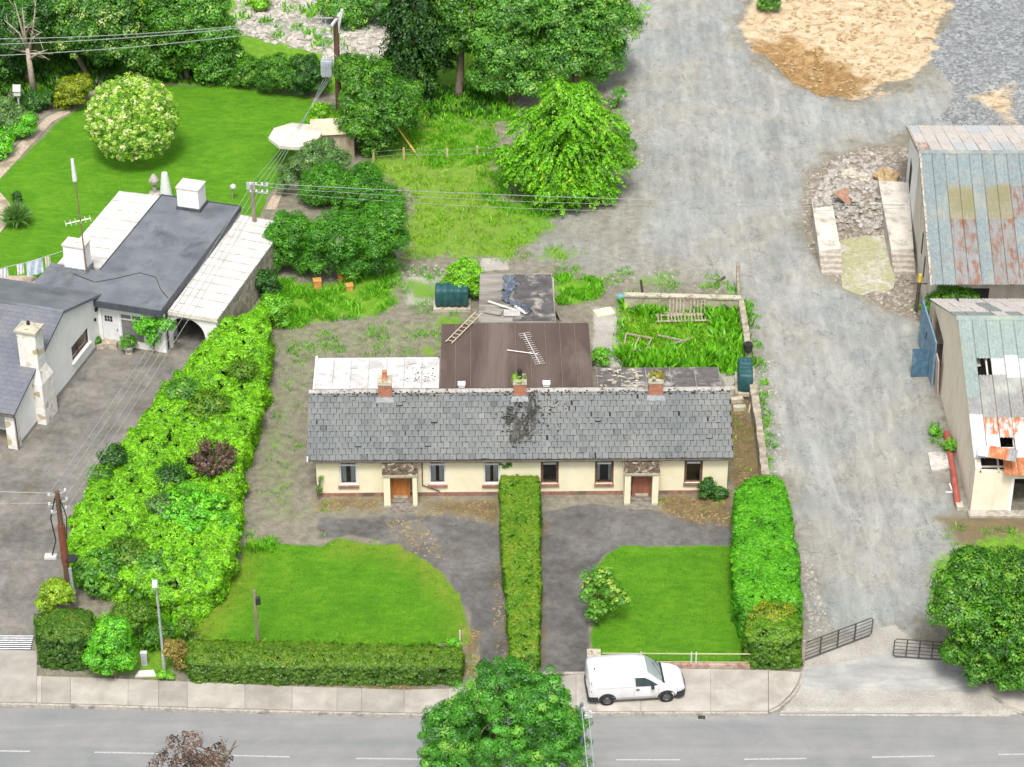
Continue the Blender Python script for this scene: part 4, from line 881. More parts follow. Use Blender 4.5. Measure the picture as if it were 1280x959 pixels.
# arch wall
xr=NF.y(257,428,1.)[0];xt,zt=NF.y(232,402,1.);rad=min(1.15,max(.9,xr-xt));cxa=xr-rad;spr=1.05
m=NM();n=16
pl=[(4.42,0),(cxa-rad,0)]+[(cxa-rad*math.cos(math.pi*i/n),spr+rad*math.sin(math.pi*i/n)) for i in range(n+1)]+[(xr,0),(7.25,0),(7.25,2.36),(4.42,2.42)]
lo=[(cxa-rad*math.cos(math.pi*i/n),spr+rad*math.sin(math.pi*i/n)) for i in range(n+1)]
def px_(m,q,y0,y1):
    k=len(q);m.add([(x,y0,z) for x,z in q]+[(x,y1,z) for x,z in q],[tuple(range(k)),tuple(range(2*k-1,k-1,-1))]+[(i,k+i,k+(i+1)%k,(i+1)%k) for i in range(k)])
px_(m,[(4.42,0),(cxa-rad,0),(cxa-rad,2.38),(4.42,2.4)],1.0,1.25);px_(m,[(xr,0),(7.25,0),(7.25,2.36),(xr,2.36)],1.0,1.25)
for (xa,za),(xb,zb) in zip(lo,lo[1:]):px_(m,[(xa,za),(xb,zb),(xb,2.37),(xa,2.37)],1.0,1.25)
m.build('arch_wall',WHITEW,bg_)
STONEW=NB('field_stone');P=STONEW.pos(obj=True);vo=STONEW.n('TexVoronoi');vo.inputs['Scale'].default_value=3.2;STONEW.l(P,vo.inputs[0]);vd=STONEW.n('TexVoronoi',feature='DISTANCE_TO_EDGE');vd.inputs['Scale'].default_value=3.2;STONEW.l(P,vd.inputs[0])
STONEW.bump(vd.outputs[0],.6,.05);STONEW=STONEW.done(STONEW.mix(STONEW.ramp(vd.outputs[0],(.03,1.),(.07,0.)),STONEW.ramp(vo.outputs['Color'],(.1,(.22,.19,.15)),(.5,(.38,.33,.26)),(.85,(.5,.44,.36))),(.25,.23,.2)),.9)
PALEST=NB('pale_stone');P=PALEST.pos(obj=True);vo=PALEST.n('TexVoronoi');vo.inputs['Scale'].default_value=3.;PALEST.l(P,vo.inputs[0]);PALEST=PALEST.done(PALEST.ramp(vo.outputs['Color'],(.1,(.40,.33,.2)),(.3,(.6,.58,.53)),(.7,(.68,.67,.64)),(.95,(.74,.73,.71))),.9)
m=NM();m.box(7.1,7.3,1.26,12.3,0,2.32);m.box(4.5,7.1,12.1,12.3,0,2.4);m.build('side_wall',STONEW,bg_)
# chimneys
m=NM();m.box(.75,2.15,11.3,12.45,3.0,4.55);c=m.build('chimney',WHITEW,fr)
m=NM();m.box(.70,2.2,11.25,12.5,4.55,4.62);m.build('chimney_cap',M2('pale_cap',(.5,.46,.4),(.62,.58,.52),4),c);m=NM();m.box(.66,2.24,11.21,12.54,3.0,3.3);m.build('flashing',FASC,c)
m=NM();m.box(-2.85,-1.55,2.7,3.6,3.0,4.75);c=m.build('chimney',WHITEW,fr)
m=NM();m.box(-2.9,-1.5,2.65,3.65,4.75,4.84);m.lathe((-2.2,3.1,4.84),[(.14,0),(.12,.12)],10);m.build('chimney_cap',M2('pale_cap',(.5,.46,.4),(.62,.58,.52),4),c);m=NM();m.box(-2.93,-1.47,2.62,3.68,3.0,3.35);m.build('flashing',LEAD,c)
cy=-7.6;zc=NF.y(40,412,cy)[1];zc=min(max(zc,5.0),5.8)
m=NM();m.box(-.5,.72,cy-.75,cy+.75,0,2.6);m.hexa([(-.5,cy-.75,2.6),(.72,cy-.75,2.6),(.72,cy+.75,2.6),(-.5,cy+.75,2.6),(-.6,cy-.45,3.4),(.5,cy-.45,3.4),(.5,cy+.45,3.4),(-.6,cy+.45,3.4)]);m.box(-.6,.5,cy-.45,cy+.45,3.4,zc);c=m.build('stone_chimney',PALEST,bg_)
m=NM();m.box(-.7,.6,cy-.55,cy+.55,zc,zc+.12);m.hexa([(-.7,cy-.55,zc+.12),(.6,cy-.55,zc+.12),(.6,cy+.55,zc+.12),(-.7,cy+.55,zc+.12),(-.3,cy-.25,zc+.3),(.2,cy-.25,zc+.3),(.2,cy+.25,zc+.3),(-.3,cy+.25,zc+.3)]);m.build('chimney_cap',CAPC,c)
m=NM();m.lathe((-.05,cy,zc+.3),[(.1,0),(.09,.2)],10);m.build('chimney_pot',M2('black_pot',(.02,.02,.02),(.04,.04,.04)),c)
m=NM();m.box(-.35,.2,-10.98,-10.45,0,2.4);m.build('corner_pillar',PALEST,bg_)
m=NM();m.tube([(-12,-11.2,2.36),(.34,-11.2,2.36)],.06,8);m.tube([(.3,-11.15,2.35),(.3,-11.0,2.1),(.3,-10.98,.1)],.04,6);m.build('gutter',M2('gutter_iron',(.07,.055,.045),(.12,.1,.085)),bg_)
m=NM();m.box(-12,-.36,-9.43,-9.4,.15,1.0);m.build('porch_panel',M2('grey_panel',(.42,.41,.39),(.52,.51,.5)),bg_)
m=NM();m.obox((.2,.1,2.45),(.14,.22,.2));m.obox((.2,-.15,1.9),(.1,.14,.16));m.build('wall_lamp',M2('black_pot',(.02,.02,.02),(.04,.04,.04)),bg_)
# aerial mast on the left chimney
at_=thing('television_mast',NF.at(-1.46,2.7,3.4),0,'tall thin television aerial mast clamped to the white bungalow chimney','aerial')
m=MB();m.tube([(0,0,0),(-.1,0,5.8)],.045,6);m.build('mast',M2('rusty_pole',(.14,.09,.06),(.24,.16,.11),5),at_)
m=MB();m.tube([(-.1,0,5.8),(-.12,0,5.9),(-.14,0,7.3)],[.05,.14,.09],8);m.build('antenna',PVC,at_)
m=MB();m.tube([(-.9,-.1,3.1),(.5,.2,3.3)],.03,6)
for i in range(6):
    q=Vector((-.9,-.1,3.1)).lerp(Vector((.5,.2,3.3)),i/5);m.tube([q+Vector((.1,-.35,-.0)),q+Vector((-.1,.35,0))],.02,4)
m.build('aerial',ALU,at_)
# ================================================================ CORRUGATED BARNS
def galv(name,c1,c2,rc,amt,moss=None):
    b=NB(name);P=b.pos(obj=True);t=b.attr('tint');f=b.noise(1.6,6,.72,.3,vec=b.pos((2.2,.8,.8),obj=True));f2=b.noise(5,5,.7,vec=P);l=b.noise(.5,4,.6,vec=P)
    c=b.mix(1.,b.ramp(f2,(.35,c1),(.65,c2)),b.ramp(t,(0.,.8),(1.,1.2)),'MULTIPLY')
    if moss:c=b.mix(b.ramp(l,(.48,0.),(.62,.8)),c,moss)
    c=b.mix(b.ramp(b.math('ADD',b.math('MULTIPLY',f,.7),b.math('MULTIPLY',f2,.3)),(.62-amt,0.),(.70-amt,1.)),c,b.ramp(f2,(.35,tuple(x*.6 for x in rc)),(.65,rc)))
    return b.done(c,.6,.0)
GV=[galv('galvanised_blue',(.15,.19,.20),(.25,.295,.30),(.27,.15,.09),.06,(.27,.28,.24)),galv('translucent_sheet',(.20,.185,.125),(.28,.26,.19),(.30,.18,.09),.04,(.19,.19,.095)),
    galv('rusted_sheet',(.19,.20,.20),(.27,.275,.27),(.25,.13,.085),.13),galv('white_sheet',(.38,.39,.40),(.52,.53,.54),(.46,.2,.09),.02),
    galv('orange_rust_sheet',(.48,.26,.16),(.52,.34,.24),(.46,.17,.07),.2),galv('grey_sheet',(.19,.19,.185),(.28,.285,.28),(.3,.26,.22),.08,(.36,.38,.34)),
    galv('pale_green_sheet',(.19,.245,.235),(.28,.335,.32),(.2,.2,.15),.03,(.25,.30,.23)),galv('pink_white_sheet',(.46,.43,.40),(.56,.54,.515),(.55,.3,.17),.08),galv('white_orange_sheet',(.40,.40,.395),(.52,.52,.515),(.46,.19,.08),.16)]
def corrugated(mb,tint,xl,xend,A,B,rows,cols,pick,w=.75,pitch=.1875,amp=.03,ox=0,oy=0):
    """A,B = (y,z) at the top and bottom of the slope; xl(y) is the left verge"""
    for r in range(rows):
        q0=r/rows;q1=min(1.,(r+1)/rows+.02)
        for c in range(cols):
            mi=pick(r,c)
            if mi is None:continue
            mb.m=mi;t=random.gauss(.5,.08);lift=.012*((r+c)%2)+random.uniform(0,.012);n=round(w/pitch)*2
            pt=[]
            for q in (q0,q1):
                y=A[0]+(B[0]-A[0])*q;z=A[1]+(B[1]-A[1])*q+lift+(.01 if q==q1 else 0)
                for i in range(n+1):pt.append((xl(y)+c*w+w*i/n*.965-ox,y-oy,z+(amp if i%2 else -amp)))
            fs=[(i,n+1+i,n+2+i,i+1) for i in range(n)]
            if A[0]<B[0]:fs=[f[::-1] for f in fs]
            mb.add(pt,fs);tint+= [t]*n
    mb.m=0
# upper barn
xg=lambda y:float(np.interp(y,[125,135,144.6],[24.28,24.68,25.45]))
bx,by=24.6,126.5
b1=thing('barn',(bx,by,0),0,'tall white gabled barn with rusty blue grey corrugated roof','barn')
LW_=14
def gable(mb,xf,pts,th=.3):
    n=len(pts);mb.add([(xf(y)-bx_,y-by_,z) for y,z in pts]+[(xf(y)+th-bx_,y-by_,z) for y,z in pts],[tuple(range(n)),tuple(range(2*n-1,n-1,-1))]+[(i,n+i,n+(i+1)%n,(i+1)%n) for i in range(n)])
bx_,by_=bx,by
CRM2=plaster('barn_render',(.52,.48,.41),(.62,.58,.51),(.40,.34,.27),.55,.8);WHT2=plaster('barn_whitewash',(.74,.74,.73),(.78,.78,.77),(.64,.60,.54),.4,.8)
xw=lambda y:xg(y)+.18
zr=lambda y:np.interp(y,[125,135,144.6],[3.42,6.75,3.42])-.08
m=MB();gable(m,xw,[(126.3,0),(126.3,zr(126.3)),(135,zr(135)),(136.5,zr(136.5)),(136.5,0)]);m.build('gable_wall',CRM2,b1)
m=MB();gable(m,xw,[(136.51,0),(136.51,zr(136.51)),(143.4,zr(143.4)),(143.4,2.7),(142.4,2.7),(142.4,0)] if 0 else [(136.51,0),(136.51,zr(136.51)),(140.2,zr(140.2)),(140.2,0)]);gable(m,xw,[(140.21,2.8),(140.21,zr(140.21)),(142.0,zr(142.)),(142.,2.8)]);gable(m,xw,[(142.01,0),(142.01,zr(142.01)),(143.5,zr(143.5)),(143.5,0)]);m.build('gable_wall',WHT2,b1)
m=MB();gable(m,lambda y:xw(y)+.03,[(140.2,0),(140.2,2.8),(142.,2.8),(142.,0)],.05);m.build('doorway',DARKIN,b1)
m=MB();m.box(xw(126.3)+.302-bx,LW_,-.2,.08,0,3.25);m.build('side_wall',CRM2,b1);m=MB();m.box(xw(143.5)+.302-bx,LW_,16.7,17.,0,3.3);m.build('side_wall',CRM2,b1)
m=MB();m.box(2.2,3.4,-.215,-.2,.2,2.4);m.build('doorway',DARKIN,b1)
m=MB()
for y,z in ((131.2,2.6),(129.4,2.0)):m.box(xw(y)-.015-bx,xw(y)+.0-bx,y-.12-by,y+.12-by,z-.7,z+.7)
m.build('slit_window',DARKIN,b1)
m=MB();tt=[]
def pick1(r,c):
    if r==0:return 0
    if r==1:return 1 if c in(2,3,5,6) else (2 if c>=7 and random.random()<.6 else 0)
    if r==2:return 2 if c in(2,3,5,6) and random.random()<.8 else 0
    return 2 if c in(2,3,5,6) and random.random()<.9 else (2 if c in (7,) else 0)
corrugated(m,tt,xg,0,(135,6.78),(124.95,3.46),4,19,pick1,ox=bx,oy=by)
corrugated(m,tt,xg,0,(135,6.78),(144.7,3.46),3,19,lambda r,c:7 if random.random()<.75 else (3 if random.random()<.7 else 8),ox=bx,oy=by)
rf=m.build('roof',GV,b1,tint=np.clip(tt,0,1))
m=MB();m.hexa([(xg(135)-bx,8.3,6.72),(14,8.3,6.72),(14,8.5,6.85),(xg(135)-bx,8.5,6.85),(xg(135)-bx,8.28,6.75),(14,8.28,6.75),(14,8.5,6.9),(xg(135)-bx,8.5,6.9)]);m.hexa([(xg(135)-bx,8.5,6.85),(14,8.5,6.85),(14,8.75,6.7),(xg(135)-bx,8.75,6.7),(xg(135)-bx,8.5,6.9),(14,8.5,6.9),(14,8.78,6.75),(xg(135)-bx,8.78,6.75)]);m.build('ridge_cap',GV[0],rf)
m=MB()
for A,B in (((135,6.72),(124.95,3.4)),((135,6.72),(144.7,3.4))):
    for i in range(26):
        q=i/26;y=A[0]+(B[0]-A[0])*(q+.019);z=A[1]+(B[1]-A[1])*(q+.019)
        m.obox((xg(y)+.02-bx,y-by,z-.02+random.uniform(-.02,.02)),(.12,.46,.16+random.uniform(0,.1)),0,.3 if A[0]>B[0] else -.3)
m.build('verge',M2('rotten_verge',(.18,.15,.11),(.5,.46,.4),6,.9),rf)
# post with a yellow cap leaning on the near gable corner
t=thing('timber_post',G(1145,390),0,'dark timber post with a yellow cap against the near corner of the white barn','post')
m=MB();m.tube([(0,0,0),(.05,.15,2.0)],.11,6);m.build('post',M2('dark_timber',(.05,.04,.03),(.1,.085,.065),6),t);m=MB();m.tube([(.05,.15,2.0),(.06,.17,2.5)],.12,6);m.build('cap',M2('yellow_paint',(.55,.38,.05),(.65,.48,.08),4),t);m=MB();m.tube([(-.5,.1,1.9),(.6,.1,1.9)],.04,5);m.build('crossbar',M2('dark_timber',(.05,.04,.03),(.1,.085,.065),6),t)
# lower barn
xg2=lambda y:24.2
bx_,by_=bx2,by2=24.2,107.5
b2=thing('barn',(bx2,by2,0),0,'lower cream barn with a broken patchwork roof, missing sheets and orange rust','barn')
RD=(116.,6.85)
zr2=lambda y:np.interp(y,[107.0,116.,124.4],[2.72,6.85,2.75])-.08
CRM3=plaster('cream_barn_render',(.72,.63,.50),(.77,.69,.56),(.46,.39,.29),.45,.7)
xw2=lambda y:xg2(y)+.06
m=MB();gable(m,xw2,[(107.5,0),(107.5,zr2(107.5)),(116,zr2(116)),(119.4,zr2(119.4)),(119.4,0)]);gable(m,xw2,[(119.41,3.1),(119.41,zr2(119.41)),(123.4,zr2(123.4)),(123.4,3.1)]);gable(m,xw2,[(123.41,0),(123.41,zr2(123.41)),(124.3,zr2(124.3)),(124.3,0)]);m.build('gable_wall',CRM3,b2)
m=MB();gable(m,lambda y:xw2(y)+1.4,[(119.3,0),(119.3,3.3),(124,3.3),(124,0)],.05);m.build('doorway',DARKIN,b2)
x1w=G(1259,640)[0]-bx2
m=MB();m.box(xw2(107.5)+.302-bx2,x1w,0,.25,0,2.6);m.box(x1w,14,0,.25,2.15,2.6);m.box(x1w+2.2,14,0,.25,0,2.15);m.build('front_wall',CRM3,b2)
m=MB();m.box(x1w-.002,x1w+.16,-.03,.28,0,2.15);m.build('door_jamb',WHT2,b2)
m=MB();m.box(.4,14,16.5,16.75,0,2.65);m.build('back_wall',CRM3,b2)
m=MB();m.box(x1w+.1,x1w+2.3,2.6,2.7,0,2.6);m.box(.35,13.9,3.3,3.4,0,2.6);m.build('interior',DARKIN,b2)
m=MB();m.box(-.1,14,-.55,-.01,0,.12);m.build('plinth',M2('stone_plinth',(.2,.18,.15),(.42,.39,.34),4),b2)
m=MB();tt=[]
def pick2(r,c):
    if r<2:return 6 if c!=9 else 0
    if r==2:return 6 if c==0 else (None if c==1 else (5 if c==8 else 3))
    if r==3:return 6 if c==0 else 5
    if r==4:return 5
    if r==5:return [3,8,8,8,2,8,8,8,3][c%9]
    if r==6:return [3,3,None,3,1,3,3,4,3][c%9]
    return None if c<2 else 4
corrugated(m,tt,xg2,0,RD,(106.95,2.76),8,19,pick2,ox=bx2,oy=by2)
corrugated(m,tt,xg2,0,RD,(124.5,2.78),4,19,lambda r,c:7 if random.random()<.8 else 0,ox=bx2,oy=by2)
rf=m.build('roof',GV,b2,tint=np.clip(tt,0,1))
m=MB()
for i in range(16):
    x=.3+i*.95;m.hexa([(x,0.,2.55),(x+.09,0.,2.55),(x+.09,8.5,6.45),(x,8.5,6.45),(x,0.,2.68),(x+.09,0.,2.68),(x+.09,8.5,6.58),(x,8.5,6.58)])
for q in (.02,.14,.27,.4):
    y=8.5*q;z=2.68+3.9*q;m.box(.32,13.9,y,y+.09,z,z+.06)
m.build('rafter',M2('pale_rafter',(.42,.40,.36),(.56,.54,.5),5),rf)
m=MB();m.hexa([(-.1,8.3,6.74),(14,8.3,6.74),(14,8.5,6.9),(-.1,8.5,6.9),(-.1,8.28,6.77),(14,8.28,6.77),(14,8.5,6.94),(-.1,8.5,6.94)]);m.hexa([(-.1,8.5,6.9),(14,8.5,6.9),(14,8.75,6.74),(-.1,8.75,6.74),(-.1,8.5,6.94),(14,8.5,6.94),(14,8.78,6.78),(-.1,8.78,6.78)]);m.build('ridge_cap',GV[6],rf)
m=MB();tt=[]
for (px,py,w,l,rz,mi) in ((1213,444,.85,1.5,.06,3),):
    pass
def loose(px,py,z,lx,ly,rz,mi,rx):
    m=MB();tt=[];n=round(lx/.15)*2;q=[]
    for yy in (-ly/2,ly/2):
        for i in range(n+1):q.append((-lx/2+lx*i/n,yy,.018 if i%2 else -.018))
    m.add(q,[(i,i+1,n+2+i,n+1+i) for i in range(n)])
    q=[]
    o=m.build('loose_sheet',[GV[k] for k in mi],tint=[.6,.4,.5]);me=o.data
    for p in me.polygons:p.material_index=min(len(mi)-1,int(p.index/len(me.polygons)*len(mi)))
    o.location=G(px,py,z);o.rotation_euler=(rx,0,rz);return o
tag(loose(1247,566,3.9,2.0,.75,-.30,(3,4,4,5),.36),'buckled white and orange corrugated sheet lying loose near the barn roof eave','roofing sheet','loose sheets on the broken barn roof')
tag(loose(1213,446,5.35,.9,1.3,.14,(3,),.42),'slipped white corrugated sheet beside the dark hole high on the barn roof','roofing sheet','loose sheets on the broken barn roof')
BLUE=M2('blue_door_paint',(.10,.19,.28),(.18,.29,.39),2.5,.7,c3=(.25,.33,.38),sc3=1.5);BLUED=M2('dark_blue_door',(.045,.10,.15),(.075,.14,.20),3,.6,c3=(.13,.2,.26),sc3=1.5)
t=thing('barn_door',(23.82,121.8,0),0,'tall faded blue sheet door standing along the cream barn gable','door')
m=MB();m.obox((0,0,1.5),(.08,4.6,2.9),0.03);m.build('leaf',BLUE,t);m=MB();m.box(-.055,-.04,.2,.55,1.5,2.0);m.build('hatch',DARKIN,t)
t=thing('barn_door',(23.3,120.6,0),.1,'small dark blue door standing open in front of the tall blue door','door')
m=MB();m.obox((0,0,.92),(.98,.06,1.75),0,-.12);m.build('leaf',BLUED,t);m=MB();m.obox((-.38,-.06,1.),(.05,.04,.15));m.build('handle',LEAD,t)
t=thing('door_panel',(24.02,119.0,0),0,'pinkish grey panel leaning in the barn opening behind the blue doors','panel')
m=MB();m.obox((0,0,1.15),(.06,.9,2.3),0,.0,-.06);m.build('panel',M2('pink_panel',(.42,.33,.30),(.52,.42,.38),3),t)
a=Vector(G(1183,541,.2));b=Vector(G(1197,630,.2));m=MB();m.tube([(0,0,0),(b-a)*.5+Vector((.05,0,0)),b-a],.17,12);o=m.build('red_pipe',M2('red_pipe_paint',(.27,.06,.045),(.38,.11,.085),3,.6),smooth=False);o.location=a;tag(o,'long red pipe lying along the foot of the cream barn gable','pipe')
a=Vector(G(1199,636));m=MB();m.box(-.18,.18,-.25,.25,0,.3);o=m.build('concrete_block',CAPC,bevel=.02);o.location=a;tag(o,'small concrete block at the near end of the red pipe','block')
a=Vector(G(1190,615));m=MB();m.obox((0,.3,.05),(.08,.8,.05),.1);m.obox((-.15,-.1,.05),(.4,.1,.05));o=m.build('scrap_trim',PVC);o.location=a;tag(o,'bent white strip lying on the ground beside the red pipe','scrap')
m=MB();q=[G(*p) for p in ((1160,568),(1184,566),(1187,588),(1164,590))];m.prism([p[:2] for p in q][::-1],0,.12);o=m.build('broken_slab',M2('broken_slab',(.36,.34,.31),(.6,.57,.53),3,.9,bump=.5,c3=(.2,.19,.17)));tag(o,'broken pale concrete slab set in the ground beside the red pipe','slab')
# ================================================================ RUINED LOADING BAY
CONP=plaster('pale_concrete',(.44,.41,.355),(.56,.53,.475),(.22,.20,.165),.9,1.6);CONS=M2('step_face',(.30,.27,.23),(.46,.42,.36),4,.9)
def platform(name,px,zt,label,nst=4,sl=.34):
    P=[Vector(G(*p,zt)) for p in px];o=(P[0]+P[1])/2;t=thing(name,(o.x,o.y,0),0,label,'platform','stepped platforms of the ruined loading bay')
    m=MB();q=[(p.x-o.x,p.y-o.y) for p in P];m.prism(q,-.1,zt);m.build('platform_body',CONP,t)
    for i in range(nst):
        z1=zt*(1-(i+1)/(nst+1));y0=q[0][1]-sl*(i+1);y1=y0+sl-.003;m=MB();m.box(q[0][0]+.02*i,q[1][0]-.0*i,y0,y1,-.1,z1);m.build('step',CONS,t)
    return t
platform('stepped_platform',((1024,313),(1051,311),(1041,257),(1016,261)),.95,'pale concrete platform with broken steps on the lane side of the ruin')
platform('stepped_platform',((1114,312),(1142,311),(1136,228),(1098,226)),.95,'long concrete platform with steps running along the white barn gable')
m=MB();q=[G(*p,.05) for p in ((1050,300),(1075,296),(1104,290),(1112,320),(1119,345),(1117,360),(1106,366),(1092,364),(1078,369),(1064,365),(1053,360),(1051,340))]
m.prism([p[:2] for p in q][::-1],-.05,.05)
b=NB('algae_floor');P=b.pos();f=b.noise(.55,5,.6,.8,vec=P);f2=b.noise(4,5,.7,vec=P);c=b.mix(b.ramp(f,(.36,0.),(.54,1.)),b.ramp(f2,(.35,(.30,.285,.24)),(.65,(.50,.48,.42))),b.ramp(f2,(.3,(.24,.24,.12)),(.7,(.36,.355,.22))))
tag(m.build('bay_floor',b.done(c,.7)),kind='structure')
RUSTM=M2('rust_plate',(.22,.13,.085),(.36,.23,.16),3,.7,c3=(.42,.16,.07),sc3=.8)
a=Vector(G(1058,248,.7));m=MB();m.obox((0,0,0),(1.25,1.25,.05));o=m.build('rusty_plate',RUSTM);o.location=a+Vector((0,0,.15));o.rotation_euler=(.35,.1,.8);tag(o,'rusty brown metal plate lying tilted on the rubble heap','plate')
for px,py,r,lb in ((1061,222,.6,'pale boulder on the rubble heap behind the rusty plate'),(1079,228,.62,'cream boulder on the rubble heap right of the rusty plate'),(1070,236,.3,'small pale stone between the two boulders and the rusty plate'),(1107,226,.95,'large yellow clay lump at the head of the long platform')):
    m=MB();m.boulder((0,0,r*.3),r,.7,px);o=m.build('boulder',M2('pale_boulder',(.36,.32,.26),(.52,.48,.41),3,.95) if r<.9 else M2('clay_clod',(.36,.24,.11),(.55,.4,.22)));x,y,_=G(px,py);o.location=(x,y,gz(x,y));tag(o,lb,'boulder')
a=Vector(G(1014,262));b=Vector(G(1024,325));m=MB();m.obox((0,0,.45),(.07,(b-a).length,.5));o=m.build('edging_plank',WOODG);o.location=(a+b)/2;o.rotation_euler=(0,0,math.atan2(b.y-a.y,b.x-a.x)-math.pi/2);tag(o,'long plank standing on edge against the lane side platform','plank')
# ================================================================ WALLS ROUND THE PLOT BEHIND THE COTTAGE
A=Vector(G(780,388));B=Vector(G(924,392));rz=math.atan2(B.y-A.y,B.x-A.x);L=(B-A).length
t=thing('garden_wall',A,rz,'low cream garden wall with grey coping behind the overgrown plot','wall')
m=MB();m.box(0,L,-.12,.12,-.1,1.05);m.build('wall_body',plaster('garden_wall_render',(.32,.29,.21),(.42,.385,.30),(.15,.14,.09),.95,1.),t);m=MB();m.box(-.05,L+.05,-.2,.2,1.05,1.15);m.build('coping',CAPC,t)
def wallrun(px,zt,w,name,label,mat):
    P=[Vector(G(*p,zt)) for p in px];o=Vector((P[0].x,P[0].y,0));t=thing(name,o,0,label,'wall','weathered concrete walls along the lane')
    m=MB();n=40;pp=[]
    for i in range(n+1):
        k=i/n*(len(P)-1);j=min(int(k),len(P)-2);pp.append(P[j].lerp(P[j+1],k-j))
    vs=[];fs=[]
    for i,p in enumerate(pp):
        d=(pp[min(i+1,n)]-pp[max(i-1,0)]).normalized();s=Vector((-d.y,d.x,0));ww=w/2+random.uniform(-.03,.03);zz=zt+random.uniform(-.07,.05)
        for sg,z in ((-1,-.1),(-1,zz),(1,zz),(1,-.1)):q=p+s*ww*sg;vs.append((q.x-o.x,q.y-o.y,z))
    for i in range(n):
        for k in range(4):a=i*4+k;b=i*4+(k+1)%4;fs.append((a,b,b+4,a+4))
    fs+=[(3,2,1,0),(n*4,n*4+1,n*4+2,n*4+3)];m.add(vs,fs);m.build('wall_body',mat,t);return t
CWALL=M2('weathered_concrete',(.22,.195,.15),(.37,.335,.27),3,.95,bump=.5,c3=(.17,.15,.10),sc3=1.3)
wallrun(((926,373),(931,400),(936,437)),1.0,.36,'boundary_wall','weathered concrete lane wall beside the overgrown plot ending at a dark drum',CWALL)
wallrun(((938,458),(943,490),(949,530),(957,592)),1.0,.4,'boundary_wall','long weathered concrete lane wall running from the green tank to the clipped hedge',CWALL)
a=Vector(G(935,437,1.));m=MB();m.lathe((0,0,-.1),[(.2,0),(.26,.1),(.26,.5),(.2,.55)],12);o=m.build('dark_drum',M2('black_rubber',(.02,.02,.02),(.035,.035,.035)));o.location=a;tag(o,'dark blue black drum at the end of the lane wall by the plot','drum')
def post(px0,px1,zt,r,label,mat,name='timber_post',grp=None):
    a=Vector(G(*px0));b=Vector(G(*px1,zt));m=MB();d=b-a;m.tube([(0,0,0),d*.5,d],[r,r*.95,r*.85],6);o=m.build(name,mat);o.location=a;tag(o,label,'post',grp);return o
GW=M2('grey_timber',(.20,.17,.13),(.34,.30,.25),6,.9)
post((924,373),(922,328),2.0,.13,'tall grey timber post at the corner of the plot beside the lane',GW)
post((804,372),(801,350),1.2,.09,'short dark post standing behind the low garden wall',M2('dark_timber',(.05,.04,.03),(.1,.085,.065),6))
post((893,356),(906,346),.1,.09,'dark timber baulk lying on the gravel behind the garden wall',M2('dark_timber',(.05,.04,.03),(.1,.085,.065),6),'timber_baulk')
OLDW=M2('old_timber',(.20,.175,.125),(.33,.29,.22),6,.9)
def pallet(px,w,h,tilt,rz,label,n=12):
    t=thing('picket_panel',G(*px),rz,label,'fence panel','old picket panels lying in the overgrown plot')
    def tp(x,s):return (x,s*math.cos(tilt),.1+s*math.sin(tilt))
    for s in (.12,h-.12):
        m=MB();m.hexa([tp(-w/2,s-.05),tp(w/2,s-.05),tp(w/2,s+.05),tp(-w/2,s+.05)]+[(x,y,z+.05) for x,y,z in (tp(-w/2,s-.05),tp(w/2,s-.05),tp(w/2,s+.05),tp(-w/2,s+.05))]);m.build('rail',OLDW,t)
    for i in range(n):
        if random.random()<.08:continue
        x=-w/2+w*(i+.5)/n;m=MB();q=[tp(x-.04,0),tp(x+.04,0),tp(x+.04,h),tp(x-.04,h)];m.hexa([(a,b-.005,c+.055) for a,b,c in q]+[(a,b-.01,c+.08) for a,b,c in q]);m.build('picket',OLDW,t)
    return t
pallet((852,397),2.9,1.1,1.05,-.06,'grey picket panel leaning upright against the low garden wall',14)
pallet((863,405),4.0,.7,.25,.04,'long grey picket panel lying almost flat in front of the upright one',20)
def frame_(px,pts,label,name='scrap_timber'):
    t=thing(name,G(*px),0,label,'frame');o=Vector(G(*px))
    for a,b in pts:
        a=Vector(G(*a,.35))-o;b=Vector(G(*b,.35))-o;m=MB();m.tube([a,b],.06,4);m.build('bar',OLDW,t)
    return t
frame_((795,430),[((783,417),(815,423)),((780,434),(808,441)),((783,417),(780,434)),((815,423),(806,441)),((800,420),(792,437))],'weathered rectangular timber frame lying in the weeds left of the plot')
frame_((907,425),[((901,416),(899,433)),((899,433),(914,434)),((901,416),(914,434))],'small triangular timber frame lying in the weeds right of the plot')
frame_((830,425),[((822,419),(855,426)),((840,430),(862,424))],'two thin laths lying crossed in the middle of the weedy plot','timber_lath_pair')
# oil tanks
def tank(name,loc,rz,L,Wd,Ht,lobes,label,dark,light):
    t=thing(name,loc,rz,label,'oil tank');mt=M2('tank_'+name,dark,light,2,.45)
    m=MB();n=lobes*8;k=20;vs=[];fs=[]
    for i in range(n+1):
        ph=i/n*lobes;g=abs(math.sin(ph*math.pi))**.45;e=1. if 0<i<n else .86;s=(.86+.14*g)*e
        for j in range(k):
            a=2*math.pi*j/k;ca,sa=math.cos(a),math.sin(a);p=.36
            y=math.copysign(abs(ca)**p,ca)*Wd/2*s;z=math.copysign(abs(sa)**p,sa)*Ht/2*s
            vs.append((-L/2+L*i/n,y,Ht/2+.22+z))
    for i in range(n):
        for j in range(k):a=i*k+j;b=i*k+(j+1)%k;fs.append((a,b,b+k,a+k))
    fs+=[tuple(range(k-1,-1,-1)),tuple(range(n*k,n*k+k))];m.add(vs,fs);m.build('tank_body',mt,t,smooth=True)
    m=MB();m.box(-L/2-.1,L/2+.1,-Wd/2-.1,Wd/2+.1,0,.2);m.build('tank_base',CAPC,t)
    m=MB();m.lathe((L*.3,0,Ht+.18),[(.16,0),(.16,.08),(.1,.12)],12);m.build('filler_cap',mt,t);return t
